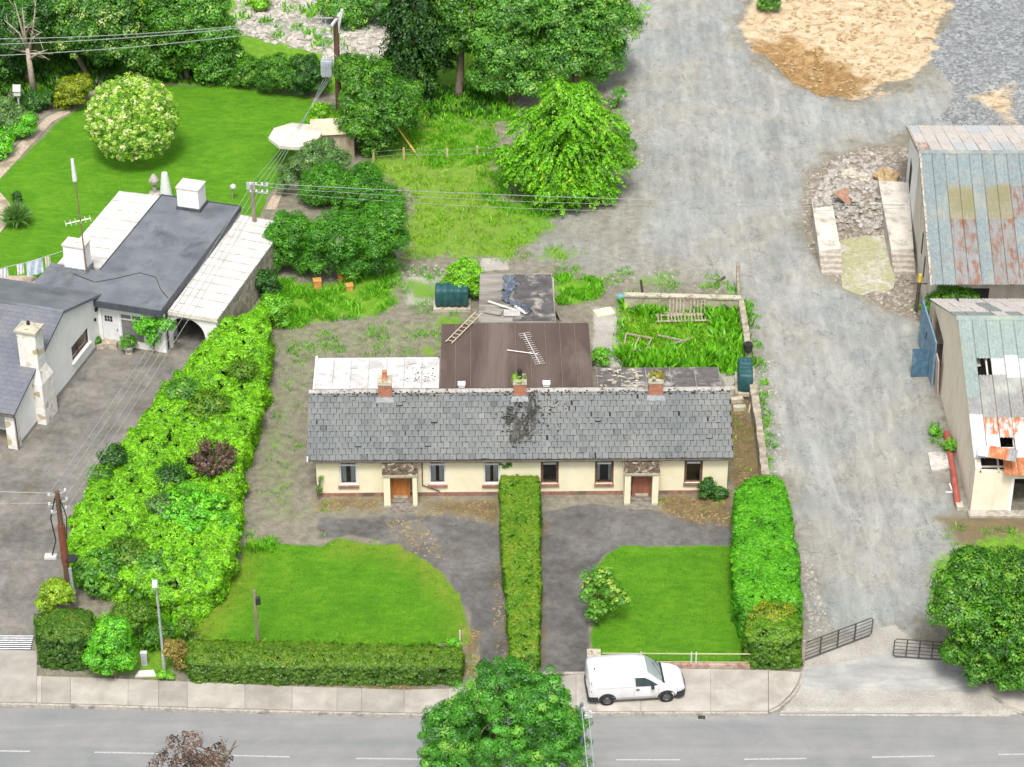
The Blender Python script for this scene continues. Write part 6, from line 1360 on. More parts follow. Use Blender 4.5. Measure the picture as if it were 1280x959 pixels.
# entrance planters
def urn(px,py,s,label,mat,leafm,fr):
    t=thing('plant_pot',at(px,py),0,label,'plant pot');m=MB();m.lathe((0,0,0),[(.2*s,0),(.17*s,.1*s),(.34*s,.4*s),(.38*s,.55*s),(.30*s,.55*s)],12);m.build('pot',mat,t)
    V,Q,ti=foliage([(0,0,.75*s,fr,fr,fr*.7)],40,26,.16,.13);npmesh('plant',V,Q,leafm,t,ti)
LG=leafmat('leaf_mid',(.02,.07,.008),(.06,.20,.015),(.13,.30,.03))
urn(161,441,1.,'stone urn with a bushy green plant before the bungalow entrance',PALEST,LG,.45);urn(122,434,.6,'small white pot with a green plant at the foot of the gable wall',PVC,LG,.2)
m=MB();q=[G(*p) for p in ((121,437),(121,424),(140,420),(148,428),(146,437))];m.prism([p[:2] for p in q][::-1],0,.35);o=m.build('stone_planter',STONEW);tag(o,'low rounded field stone planter by the bungalow door','planter')
# wire fence posts in the rough grass
PO=M2('pale_post',(.42,.33,.16),(.55,.45,.25),4,.9);fp=[(467,202),(505,199),(559,200),(596.5,197)];FP=[Vector(at(*p)) for p in fp]
t=thing('wire_fence',FP[0],0,'low wire fence on four yellowish posts across the rough grass','fence')
for p in FP:m=MB();q=p-FP[0];m.tube([q,q+Vector((0,0,.85))],.075,5);m.build('post',PO,t)
m=MB()
for z in (.35,.72):m.tube([p-FP[0]+Vector((0,0,z)) for p in FP]+[FP[-1]-FP[0]+Vector((2,0,z))],.012,4)
m.build('wire',WIREP,t)
for px,py,sx,sy,sz,lb in ((397,363,.45,.4,.7,'orange wooden box standing upright under the dark green bushes'),(430,352,.7,.4,.5,'orange brown wooden box in the shade under the bushes, right of the upright one'),(437,362,.4,.4,.3,'small low orange box on the grass under the bushes')):
    t=thing('wooden_box',at(px,py),.2,lb,'box');OB=M2('orange_wood',(.42,.20,.05),(.55,.29,.09),5,.8);m=MB();m.box(-sx/2,sx/2,-sy/2,sy/2,0,sz);m.build('box_body',OB,t,bevel=.015);m=MB();m.box(-sx/2-.03,sx/2+.03,-sy/2-.03,sy/2+.03,sz,sz+.06);m.build('lid',OB,t)
# ================================================================ VEGETATION
L_LAUREL=leafmat('leaf_laurel',(.038,.125,.006),(.155,.38,.014),(.26,.48,.025))
L_LAUREL2=leafmat('leaf_fresh_green',(.03,.12,.012),(.10,.36,.02),(.20,.48,.04))
L_TREE=leafmat('leaf_tree',(.014,.06,.008),(.06,.19,.014),(.15,.31,.035))
L_TREE2=leafmat('leaf_tree_blue',(.022,.085,.016),(.08,.23,.032),(.19,.37,.075))
L_DARK=leafmat('leaf_dark',(.008,.038,.008),(.028,.11,.014),(.07,.20,.025))
L_BEECH=leafmat('leaf_beech',(.035,.12,.004),(.12,.33,.01),(.24,.44,.025))
L_YEW=leafmat('leaf_yew',(.012,.065,.006),(.055,.205,.013),(.14,.35,.025))
L_HEDGE=leafmat('leaf_hedge',(.024,.075,.006),(.075,.18,.010),(.165,.265,.02));L_HEDGE2=leafmat('leaf_hedge_olive',(.022,.068,.006),(.07,.155,.011),(.17,.24,.025))
L_HEDGEB=leafmat('leaf_hedge_bright',(.02,.10,.005),(.07,.27,.010),(.16,.38,.02))
L_GREY=leafmat('leaf_grey_green',(.03,.075,.03),(.09,.19,.07),(.18,.29,.13))
L_YEL=leafmat('leaf_yellow',(.06,.12,.008),(.20,.34,.02),(.34,.46,.05))
L_GOLD=leafmat('leaf_gold',(.06,.10,.006),(.19,.25,.012),(.30,.34,.03))
L_FLOWER=leafmat('leaf_flower',(.06,.17,.015),(.27,.40,.08),(.64,.66,.36))
L_PURPLE=leafmat('leaf_purple',(.03,.018,.022),(.11,.072,.078),(.20,.15,.15))
L_ELDER=leafmat('leaf_elder',(.015,.06,.01),(.06,.18,.02),(.28,.38,.14))
L_BROWN=leafmat('leaf_brown',(.06,.06,.012),(.20,.17,.05),(.30,.26,.10))
L_CONIF=leafmat('leaf_conifer',(.005,.028,.004),(.018,.075,.007),(.045,.14,.014))
L_STREET=leafmat('leaf_street_tree',(.018,.09,.014),(.065,.24,.032),(.17,.38,.06))
L_GRASS=leafmat('leaf_grass',(.05,.11,.006),(.12,.28,.012),(.26,.36,.05),.2)
L_WEED=leafmat('leaf_weed',(.03,.12,.008),(.09,.28,.014),(.18,.38,.04),.25)
def mpp(y,z):return (y*_c-(z-H)*_s)/F
def T(name,base,bl,mat,label,cat,nc=None,nl=None,leaf=.2,rc=.6,dens=1.,group=None,parts=None,trunk=.18,minz=True,**kw):
    """bl: (px,py,r_px,z_ratio,dy) crown lobes seen over a trunk standing at the base pixel"""
    bx,by,_=G(*base);bz=gz(bx,by);blobs=[];area=0
    for q in bl:
        px,py,r=q[:3];zr_=q[3] if len(q)>3 else .9;dy=q[4] if len(q)>4 else 0
        x,y,z=ZH(px,py,by+dy);m=mpp(y,z);R_=r*m
        if minz:z=max(z,R_*zr_*.55)
        blobs.append((x-bx,y-by,z-bz,R_*.93,R_*.93,R_*zr_*.93));area+=7*R_*R_
        for _ in range(4 if r>9 else 0):
            d=unit(RNG.normal(size=3)+np.array([0,-.2,.35]));k=R_*RNG.uniform(.22,.40);blobs.append((x-bx+d[0]*R_*.85,y-by+d[1]*R_*.85,z-bz+d[2]*R_*zr_*.85,k,k,k*.8));area+=5*k*k
    leaf=leaf*.72;rc=rc*.68;la=leaf*leaf*.35;total=int(min(area*3.6*dens/la,110000))
    nl=nl or max(20,int(2.6*rc*rc/la*.6));nc=nc or max(12,total//nl)
    return tree(name,(bx,by,bz),blobs,nc,nl,rc,leaf,mat,label,cat,group,trunk,parts=parts or ('crown','trunk'),width=.7,**kw)
SH=('foliage','stem')
# ---- street trees nearest the camera
def street():
    Yb=83.9
    def bl(px,py,r,zr_=.8,dy=0):
        x,y,z=ZH(px,py,Yb+dy);R_=r*mpp(y,z);return (x-X0,dy,z,R_,R_,R_*zr_)
    X0=ZH(632,900,Yb)[0]
    return tree('street_tree',(X0,Yb,0),[bl(630,905,70),bl(580,935,48),(bl(680,925,50)),bl(622,862,40),bl(668,872,38),bl(565,915,34),bl(700,905,26),bl(640,960,80),bl(594,885,28),bl(555,945,24),bl(560,893,15),bl(690,880,18),bl(712,940,22)],1000,120,.36,.115,L_STREET,'large bright green street tree beside the footpath at the bottom of the picture','tree',None,.2,width=.5,flat=.75,ctint=.34,up=.3,shell=(.72,1.2))
street()
def purple():
    Yb=84.;X0=ZH(245,950,Yb)[0]
    def bl(px,py,r,zr_=.9,dy=0):
        x,y,z=ZH(px,py,Yb+dy);R_=r*mpp(y,z);return (x-X0,dy,z,R_,R_,R_*zr_)
    t=tree('purple_tree',(X0,Yb,0),[bl(238,935,30),bl(270,950,28),bl(215,955,22),bl(250,975,45),bl(295,928,8)],90,34,.30,.12,L_PURPLE,'sparse purple leaved tree at the bottom edge of the picture','tree',None,.1,width=.65,nlimb=26,shell=(.4,1.1))
purple()
# ---- right hand tree at the lane mouth
T('tree',(1228,848),[(1212,738,46,.9,1),(1258,722,42,.9,2.5),(1242,790,52,.95,-.3),(1190,762,30,.9,0),(1290,780,60,.95,.6),(1212,705,24,.9,2.5),(1275,828,40,.7,-.6),(1225,822,30,.8,-.6),(1194,815,17,.9,-.3)],L_TREE,'dense round dark green tree at the right edge beside the lane mouth','tree',leaf=.19,rc=.5,trunk=.25,ctint=.3)
# ---- woodland at the top left
woods=[((38,100),[(15,35,44),(50,20,36),(8,75,26)],L_DARK,'dark green tree at the far left corner behind the bird house',1.),
 ((110,96),[(105,35,48),(75,15,34),(130,62,26)],L_ELDER,'pale flecked elder tree left of the crossing wires',1.),
 ((165,95),[(160,50,42),(150,15,40),(190,70,28)],L_ELDER,'blossom flecked tree behind the round cream flowered bush',1.),
 ((235,98),[(228,35,46),(255,62,34),(205,75,28),(215,5,40)],L_TREE,'bushy green tree behind the lawn, right of the elders',1.),
 ((285,100),[(272,78,28),(268,40,30),(290,98,16),(258,5,30)],L_TREE2,'blue green tree at the left edge of the white stone field',1.),
 ((20,60),[(10,10,40),(45,-10,40)],L_TREE,'green tree crown at the top left corner above the wires',.9),
 ((180,60),[(165,0,42),(110,-12,40)],L_TREE,'green crown at the top edge above the elders',.9)]
for b_,bl,mt,lb,d in woods:T('woodland_tree',b_,bl,mt,lb,'tree',leaf=.24,rc=.75,dens=.9*d,group='woodland trees at the top left',trunk=.2,ctint=.3)
bx,by,_=G(43,120);t=thing('dead_tree',(bx,by,0),0,'bare grey tree trunk with forking dead branches at the upper left','tree')
DB=M2('dead_bark',(.24,.20,.15),(.40,.35,.28),6,.9);m=MB();r_=random.Random(3)
zt=ZH(38,60,by)[2]-.0;m.tube([(0,0,0),(-.05,0,zt*.5),(-.1,0,zt)],[.26,.2,.16],8)
for px,py in ((18,2),(45,0),(5,25),(30,30),(52,40),(60,62),(8,60),(62,75),(28,10)):
    x,y,z=ZH(px,py,by-.2);e=Vector((x-bx,y-by,z));s_=Vector((-.1,0,zt*r_.uniform(.75,1.)));md_=s_.lerp(e,.5)+Vector((r_.uniform(-.3,.3),r_.uniform(-.2,.2),.2));m.tube([s_,md_,e],[.11,.07,.02],5)
    for _ in range(3):
        q=s_.lerp(e,r_.uniform(.4,.95));m.tube([q,q+Vector((r_.uniform(-.8,.8),r_.uniform(-.4,.4),r_.uniform(-.1,.8)))],[.04,.012],4)
m.build('trunk',DB,t,smooth=True)
# ---- shrubs round the neighbour's lawn
def shrub(base,bl,mat,label,leaf=.15,rc=.38,name='shrub',cat='shrub',**kw):return T(name,base,bl,mat,label,cat,leaf=leaf,rc=rc,parts=SH,trunk=.07,**kw)
shrub((12,165),[(12,148,20),(0,140,20),(25,150,13)],L_GREY,'dark blue green shrub beside the path at the far left')
shrub((28,172),[(30,160,13),(12,172,14),(38,150,9)],L_LAUREL2,'fresh bright green shrub in front of the blue green one by the path')
shrub((-2,196),[(-2,184,18)],L_LAUREL2,'bright shrub cut by the left edge beside the path')
shrub((45,138),[(45,128,14),(58,122,9)],L_DARK,'small dark shrub right of the bird house')
shrub((88,134),[(90,116,21,.9),(78,126,12),(102,104,11)],L_GOLD,'yellow green shrub at the bend of the garden path')
bx,by,_=G(170,200);Rr=57*mpp(by,3.);t=tree('flowering_bush',(bx,by,0),[(0.02,0,Rr*1.03,Rr*.97,Rr*.97,Rr*.92)],1500,26,.20,.115,L_FLOWER,'round cream flowered bush standing alone on the neighbour lawn','bush',None,.16,parts=('foliage','stem'),width=.7,zmin=-.75,shell=(.88,1.04),flat=.9,ctint=.42)
shrub((320,108),[(312,90,20),(300,100,12)],L_TREE,'green shrub at the back edge of the lawn, left of the laurels')
shrub((350,116),[(346,92,24),(362,98,18),(335,102,14)],L_TREE,'leafy laurel on the back edge of the lawn below the stone field')
shrub((386,118),[(383,92,24),(372,104,14),(398,100,16)],L_DARK,'dark laurel immediately left of the transformer pole')
shrub((408,165),[(404,142,15),(415,150,12),(396,150,9)],L_LAUREL,'bright young shrub at the foot of the transformer pole')
shrub((480,190),[(462,105,36,1.,1.5),(486,140,38,1.,0),(452,150,30,1.,0),(505,120,22,1.,1.5),(440,88,22,1.,2.5),(470,172,26,1.,0)],L_TREE,'large leafy bush right of the transformer pole',leaf=.2,rc=.55)
shrub((455,182),[(462,172,9),(445,165,9)],leafmat('leaf_white_blossom',(.06,.14,.03),(.3,.36,.2),(.66,.62,.55)),'small white blossoming shrub at the foot of the leafy bush')
shrub((400,225),[(398,196,24),(375,204,14),(420,200,18),(360,215,10)],L_GREY,'grey green shrub in front of the parasol')
shrub((356,245),[(352,232,8),(362,225,8)],L_GREY,'small grey shrub beside the stone path by the parasol')
for b_,bl,lb in (((410,255),[(408,230,28),(390,240,18)],'dark green dome shrub nearest the grey green shrub'),((455,262),[(452,238,32),(480,250,22),(430,240,20)],'dark green dome shrub below the overhead wires, right of the cluster'),
  ((366,338),[(362,292,30),(350,318,20),(380,320,20),(345,296,14)],'broad dark green shrub nearest the carport roof'),((425,348),[(420,298,38),(400,322,24),(440,325,22)],'dark green dome shrub in the middle of the cluster over the orange boxes'),
  ((478,345),[(472,288,33),(490,270,16),(468,322,24),(492,300,18)],'dark green dome shrub at the right end of the cluster')):
    shrub(b_,bl,L_YEW,lb,leaf=.15,rc=.45,group='cluster of dark dome shrubs behind the cottage yard',ctint=.22,flat=1.)
shrub((332,372),[(330,350,14),(338,362,12)],L_DARK,'dark shrub in the shade beside the carport wall')
shrub((345,405),[(342,385,20),(350,400,14)],L_WEED,'tall weeds growing against the upper end of the laurel bank')
# yucca
def spiky(base,n,L,label,name='yucca'):
    x,y,_=G(*base);t=thing(name,(x,y,0),0,label,'plant');P=np.zeros((n,3));d=rdir(n);d[:,2]=np.abs(d[:,2])*1.1+.1;d=unit(d);P=d*L*.5+np.array([0,0,.5])
    N=np.cross(d,rdir(n));V,Qq=leafquads(P,N,L,.09,d);npmesh('leaves',V,Qq,L_GREY,t,RNG.uniform(.1,.9,n));m=MB();m.tube([(0,0,-.05),(0,0,.6)],.1,6);m.build('stem',BARK,t)
spiky((22,283),420,1.15,'spiky yucca on the lawn beside the round patio at the left edge')
shrub((22,256),[(21,247,6,1.5)],L_CONIF,'small dark conifer just behind the spiky yucca',leaf=.1,rc=.2)
x,y,_=NF.at(3.4,.1);t=thing('climbing_plant',(x,y,0),R(-16),'green climber spreading up the bungalow wall beside the arch','climber')
V,Qq,ti=foliage([(-.1,-.1,1.9,.75,.22,.6),(.7,-.1,2.2,.9,.25,.4),(.3,-.1,1.0,.4,.22,.8),(1.2,-.1,2.3,.5,.2,.25)],120,34,.22,.13,zmin=-1.);npmesh('foliage',V,Qq,L_LAUREL2,t,ti);m=MB();m.tube([(.2,0,0),(.3,0,1.2),(.7,0,2.2)],.04,5);m.build('stem',BARK,t)
# ---- conifer and broadleaf trees at the top
T('conifer',(520,122),[(515,95,26,1.4,0),(518,50,34,1.6,0),(522,5,34,1.6,0),(505,75,22,1.4),(545,60,20,1.6,.8),(535,20,28,1.5,.5)],L_CONIF,'tall dense dark conifer right of the leafy bush','conifer',leaf=.26,rc=.8,dens=1.2,droop=.9,spray=1.4,ctint=.28,trunk=.3)
T('tree',(572,120),[(575,15,34,1.,0),(560,45,24,1.2,0),(590,45,24,1.,.5),(565,-10,40,1.,.5)],L_TREE,'ivy clad tree with a visible trunk beside the dark conifer','tree',leaf=.24,rc=.7,trunk=.28)
T('tree',(640,128),[(632,60,42,.9,0),(615,95,28,.9),(650,95,30,.9,-.5),(640,15,44,.9,.5),(610,45,24,.9)],L_TREE2,'broad blue green tree behind the light green drooping tree','tree',leaf=.24,rc=.7,trunk=.25)
T('tree',(722,112),[(722,40,52,.9,0),(690,70,40,.9,-.8),(750,70,30,.9),(765,28,34,.9,.5),(735,0,50,.9,.5),(690,15,40,.9)],L_TREE2,'broad leafy tree leaning over the left edge of the gravel yard','tree',leaf=.24,rc=.7,trunk=.25)
T('woodland_tree',(440,30),[(440,15,30),(470,5,28),(425,2,22)],L_TREE2,'shrubby tree standing in the white stone field at the top edge','tree',leaf=.2,rc=.6)
shrub((330,12),[(325,2,14)],L_LAUREL,'small green bush in the white stone field',leaf=.2)
shrub((560,62),[(590,50,14),(545,40,16)],L_LAUREL,'bright undergrowth beneath the ivy clad tree',leaf=.2)
T('weeping_tree',(712,246),[(705,190,58,.85,0),(712,150,44,1.,0),(668,205,40,.75,0),(748,205,40,.8,0),(700,222,44,.6,-.6),(700,118,20,1.1,.3),(640,195,18,.8),(770,196,16,.6,0),(742,235,28,.5,-.3),(665,160,28,.9,.3),(750,158,30,.9,.3),(722,130,26,.9,.3),(690,240,30,.4,-.5)],L_BEECH,'light green drooping tree at the edge of the bare yard','tree',leaf=.2,rc=.55,dens=1.35,droop=.55,spray=1.7,ctint=.27,trunk=.25)
shrub((785,205),[(786,182,9,.7),(778,170,7)],L_TREE2,'dark sprig shrub beside the light green drooping tree',leaf=.16)
shrub((772,135),[(775,118,9,1.2),(765,130,6)],L_TREE2,'thin bluish sapling at the edge of the gravel yard',leaf=.16,dens=.5)
shrub((963,14),[(962,4,14,.7)],L_TREE,'small green bush at the top edge beside the clay patch',leaf=.18)
# ---- cottage plot shrubs
shrub((578,372),[(582,342,20,1.),(568,352,13,1.),(592,358,12)],L_LAUREL,'bright green rounded shrub between the oil tank and the ruined shed')
shrub((750,458),[(750,446,11,1.1)],L_WEED,'feathery green plant at the corner of the brown roof',leaf=.12,rc=.25)
shrub((1185,406),[(1190,369,20,.6,0),(1172,375,14,.8),(1210,369,12,.6),(1160,385,8)],L_TREE,'green shrubs filling the gap between the two barns')
shrub((1170,592),[(1175,572,0.1)],L_WEED,'grass clump at the far end of the red pipe',leaf=.12,rc=.2) if 0 else None
shrub((1188,568),[(1188,556,7,1.4)],L_WEED,'weed clump growing between the red pipe and the cream barn',leaf=.14,rc=.25)
shrub((1168,545),[(1168,538,7,.8),(1172,548,5)],L_WEED,'weed clump at the far end of the red pipe',leaf=.14,rc=.25)
shrub((884,622),[(884,610,10,1.2),(896,616,9,.8),(903,617,8,.7)],L_DARK,'dark shrub growing against the right end of the cottage wall',leaf=.13,rc=.25)
shrub((397,624),[(398,612,4,2.),(401,600,3,2.)],L_HEDGE,'thin climbing weed at the left end of the cottage wall',leaf=.11,rc=.16,dens=.6)
shrub((629,618),[(628,584,4,2.5),(636,580,4,1.5),(625,606,3,2.)],L_YEW,'creeper growing up the cottage wall behind the clipped middle hedge',leaf=.11,rc=.18)
shrub((745,782),[(750,722,16,.9,.3),(738,735,13,.8,.3),(762,735,12,.8),(773,748,13,.8),(752,757,17,.8,0),(742,766,10,.8,0),(730,720,8,.8),(733,745,8,.7)],leafmat('leaf_magnolia',(.03,.11,.012),(.09,.24,.025),(.32,.42,.10)),'small sparse tree with pale leaf tips at the corner of the right lawn',name='small_tree',cat='tree',leaf=.19,rc=.34,dens=.42,ctint=.4)
# ---- laurel bank along the driveway
def bank(name,polys,hf,dens,leaf,mat,label,cat,rc=.34,nl=34,core=True,edge=True,tintf=None,loc=None,zbase=0.,rag=.12,cts=.16,gap=-.56):
    w=np.array(polys);lo,hi=w.min(0),w.max(0);c=w.mean(0);t=thing(name,(c[0],c[1],0),0,label,cat)
    A=abs(sum(w[i][0]*w[(i+1)%len(w)][1]-w[(i+1)%len(w)][0]*w[i][1] for i in range(len(w))))/2
    n=int(A*dens/nl);pts=RNG.uniform(lo,hi,(n*6,2));pts=pts[sdf(pts[:,0],pts[:,1],w)>0.05][:n]
    sd=sdf(pts[:,0],pts[:,1],w);h=np.array([hf(x,y) for x,y in pts])*np.clip(.80+.2*np.sqrt(np.clip(sd/.8,0,1)),0,1)
    C=np.column_stack([pts,h]);D=np.tile([0,0,1.],(len(C),1))
    if edge:
        per=[];nn=[]
        for i in range(len(w)):
            a,b=w[i],w[(i+1)%len(w)];L=np.linalg.norm(b-a);k=int(L*2.0*dens/nl);s=RNG.random(k)
            p=a+(b-a)*s[:,None];tn=(b-a)/L;nv=np.array([tn[1],-tn[0]])
            mid=(a+b)/2+nv*.05
            if sdf(np.array([mid[0]]),np.array([mid[1]]),w)[0]>0:nv=-nv
            hz=np.array([hf(x,y) for x,y in p]);z=zbase+RNG.random(k)*(hz*.92-zbase)
            p=p-nv*(RNG.random(k)*.25-rag*np.array([mn.noise((q[0]*1.1,q[1]*1.1,zz*.9)) for q,zz in zip(p,z)]))[:,None]
            per.append(np.column_stack([p,z]));nn.append(np.tile([nv[0],nv[1],.35],(k,1)))
        C=np.concatenate([C]+per);D=np.concatenate([D]+nn)
    gapn=np.array([mn.noise((x*1.7,y*1.7,z*1.7+3.)) for x,y,z in C]);kp0=gapn>gap;C=C[kp0];D=D[kp0]
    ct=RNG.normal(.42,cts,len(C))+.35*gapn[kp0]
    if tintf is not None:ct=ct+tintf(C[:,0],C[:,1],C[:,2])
    C2=np.repeat(C,nl,0);D2=unit(np.repeat(D,nl,0));m=len(C2);o=rdir(m)*(RNG.random(m)**.4)[:,None];P=C2+o*rc*np.array([1,1,.7])
    o2=unit(o+D2*.3);P=C2+o2*np.linalg.norm(o,axis=1,keepdims=True)**.6*rc*np.array([1,1,.75]);N=o2*.8+D2*.35+np.array([0,0,.25])+rdir(m)*.24;V,Qq=leafquads(P,N,leaf,.68);ti=np.repeat(ct,nl)+RNG.normal(0,.06,m)
    z=V[:,2].reshape(-1,4).min(1);kp=z>.02
    V[:,0]-=c[0];V[:,1]-=c[1];npmesh('foliage',V,Qq[kp],mat,t,ti[kp])
    if core:   # added solid dark core that blocks light inside the hedge
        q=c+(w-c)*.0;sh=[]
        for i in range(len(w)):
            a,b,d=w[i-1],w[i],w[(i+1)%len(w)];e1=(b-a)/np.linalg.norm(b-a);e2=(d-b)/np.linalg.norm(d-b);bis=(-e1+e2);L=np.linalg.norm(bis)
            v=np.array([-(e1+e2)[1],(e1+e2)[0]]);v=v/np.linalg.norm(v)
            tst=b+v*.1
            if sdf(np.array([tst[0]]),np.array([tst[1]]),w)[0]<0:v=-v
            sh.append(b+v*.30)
        mb=MB();hh=min(hf(x,y) for x,y in sh);mb.prism([(x-c[0],y-c[1]) for x,y in sh],0.01,max(.3,hh*.80));mb.build('light_block_core',SHADECORE,t)
    return t
def topw(px,z):return [G(*p,z)[:2] for p in px]
bankpoly=topw([(287,392),(330,380),(335,400),(333,450),(324,500),(303,560),(297,600),(294,640),(290,690),(262,728),(215,738),(160,722),(112,708),(88,690),(86,660),(110,612),(140,567),(172,525),(208,480),(250,430)],1.9)
def bankh(x,y):return 1.75+.45*mn.noise((x*.6,y*.5,1.))+.75*abs(mn.noise((x*.95,y*.85,4.)))+.2*mn.noise((x*2.2,y*2,6.))
bank('laurel_hedge',bankpoly,bankh,1500,.12,L_LAUREL,'broad bank of bright yellow green laurel along the bungalow driveway','hedge',rc=.17,nl=13,rag=.5,cts=.24,gap=-.40,tintf=lambda x,y,z:.16*np.array([mn.noise((a*.6,b*.6,7.)) for a,b in zip(x,y)]))
def onbank(px,py,r,mat,label,zr_=.75,leaf=.12,rc=.3,name='shrub',zc=1.95,**kw):
    x,y,z=G(px,py,zc);t=thing(name,(x,y,0),0,label,'shrub');R_=r*mpp(y,z);la=leaf*leaf*.35;nl=26;nc=int(7*R_*R_*3.6/la/nl)
    V,Qq,ti=foliage([(0,0,z,R_,R_,R_*zr_),(0,0,z*.55,R_*.7,R_*.7,z*.4)],nc,nl,rc,leaf,width=.7,**kw);npmesh('foliage',V,Qq,mat,t,ti)
    m=MB();limbs(m,(0,0,0),(0,0,z),.08,[(R_*.5*math.cos(k),R_*.5*math.sin(k),z+R_*.2) for k in range(5)]);m.build('stem',BARK,t,smooth=True);return t
onbank(268,576,25,L_PURPLE,'dusky purple shrub on the right flank of the laurel bank',.8,zc=2.3,rc=.25,droop=-.8,spray=1.6)
onbank(213,598,20,L_DARK,'dark shrub sunk in the laurel bank left of the purple one',.7,zc=2.15)
onbank(238,640,44,L_LAUREL2,'large fresh green willowy shrub at the lower right of the laurel bank',.6,zc=1.9,leaf=.15)
onbank(205,632,20,L_GREY,'blue green tuft in the laurel bank left of the willowy shrub',.6,zc=2.2)
onbank(272,665,26,L_LAUREL2,'fresh green shrub hanging over the yard edge of the laurel bank',.9,zc=1.3)
onbank(228,487,19,L_TREE2,'blue green bush in the upper part of the laurel bank',.5,zc=2.25)
onbank(262,505,24,L_HEDGE,'olive bush in the upper part of the laurel bank near the yard',.5,zc=2.2)
onbank(305,462,17,L_HEDGE,'olive bush at the top end of the laurel bank',.5,zc=2.2)
onbank(142,570,17,L_DARK,'dark patch of shrub on the driveway side of the laurel bank',.5,zc=2.1)
onbank(125,592,14,L_TREE,'small dark green shrub at the driveway edge of the laurel bank',.5,zc=2.0)
onbank(160,690,24,L_HEDGE,'olive shrub on the street end of the laurel bank',.6,zc=1.9)
onbank(125,715,30,L_TREE2,'blue green leafy shrub low on the street end of the laurel bank',.9,zc=1.3,leaf=.18)
onbank(190,722,34,L_TREE2,'blue green leafy shrub right of the similar one at the street end of the bank',.9,zc=1.2,leaf=.18)
onbank(248,715,30,L_LAUREL2,'mid green shrub at the lower right corner of the laurel bank',.9,zc=1.2,leaf=.16)
onbank(160,505,0.1,L_TREE,'x') if 0 else None
# ---- clipped hedges
flat_h=lambda h,a=.08:(lambda x,y:h+a*mn.noise((x*1.1,y*1.1,2.))+a*.6*mn.noise((x*3,y*3,5.)))
lit_top=lambda h,k=.25:(lambda x,y,z:np.where(z>h-.25,k,-.12))  # tops tinted lighter, sides darker: mostly painted light, partly new growth
bank('clipped_hedge',topw([(627,592),(673,592),(674,650),(674,740),(672,814),(640,816),(632,720),(627,650)],1.55),flat_h(1.55,.06),1700,.09,L_HEDGE,'narrow flat topped clipped hedge running from the cottage to the street','hedge',rc=.14,nl=22,tintf=lit_top(1.55,.34))
bank('clipped_hedge',topw([(921,610),(935,597),(962,594),(980,604),(988,640),(997,700),(1001,752),(930,765),(920,740),(918,680)],1.9),flat_h(2.0,.16),1400,.12,L_HEDGEB,'tall rounded bright green hedge between the right lawn and the lane','hedge',rc=.2,nl=24,tintf=lit_top(2.,.12))
bank('clipped_hedge',topw([(934,762),(948,755),(980,755),(1000,765),(1002,792),(985,798),(945,798),(933,790)],2.0),flat_h(2.05,.1),1500,.11,L_HEDGE,'hedge block with a yellow brown top at the street end of the lane hedge','hedge',rc=.17,nl=24,tintf=lit_top(2.,.2))
x,y,_=G(968,765,2.1);t=thing('hedge_growth',(x,y,0),0,'yellow brown dying growth over the top of the street end hedge block','shrub');V,Qq,ti=foliage([(0,0,2.1,1.25,.7,.2)],70,30,.2,.10,zmin=0);npmesh('foliage',V,Qq,L_GOLD,t,ti);m=MB();limbs(m,(0,0,.2),(0,0,2.1),.05,[(.5,0,2.1),(-.5,.1,2.1)]);m.build('stem',BARK,t)
bank('clipped_hedge',topw([(222,805),(240,799),(330,800),(450,802),(570,806),(578,815),(574,830),(450,830),(330,829),(240,826)],1.35),flat_h(1.35,.08),1600,.10,L_HEDGE2,'long clipped hedge between the left lawn and the footpath','hedge',rc=.16,nl=22,tintf=lit_top(1.35,.14))
bank('clipped_hedge',topw([(44,768),(70,757),(112,760),(118,790),(95,797),(48,793)],2.1),flat_h(2.15,.1),1600,.11,leafmat('leaf_hedge_dark',(.014,.05,.005),(.045,.12,.010),(.12,.20,.02)),'dark clipped conifer hedge block at the corner of the cattle grid','hedge',rc=.17,nl=24,tintf=lit_top(2.1,.2))
shrub((72,768),[(68,738,17,.8),(58,752,12,.8),(82,745,10,.8)],L_YEL,'bright yellow green clump on top of the corner hedge below the utility pole',leaf=.13,rc=.28)
shrub((145,848),[(138,798,24,1.),(128,820,20,1.),(152,822,17,1.),(146,785,15)],L_LAUREL2,'light leafy shrub beside the footpath, right of the dark hedge block',leaf=.14,rc=.32)
shrub((178,800),[(174,768,18,.9),(152,765,12,.9)],L_HEDGE,'olive green bushy shrub behind the light leafy one',leaf=.13,rc=.3)
shrub((196,812),[(192,795,13),(205,790,12),(182,800,8)],L_TREE,'low green plants between the cabinet and the street lamp',leaf=.13,rc=.28)
shrub((220,838),[(218,812,15,1.),(228,822,13,1.)],L_BROWN,'dry brownish shrub behind the street lamp',leaf=.11,rc=.26,dens=.8)
shrub((236,812),[(232,782,11,1.),(243,800,9)],L_HEDGE,'olive shrub at the left end of the long front hedge',leaf=.12,rc=.28)
shrub((570,815),[(568,806,8,.8)],L_LAUREL2,'loose leafy sprout at the right end of the long front hedge',leaf=.11,rc=.2)
shrub((205,850),[(203,843,6,.7),(212,845,5,.6)],L_WEED,'low weeds at the foot of the street lamp',leaf=.1,rc=.16)
shrub((780,838),[(745,830,0.1)],L_WEED,'x') if 0 else None
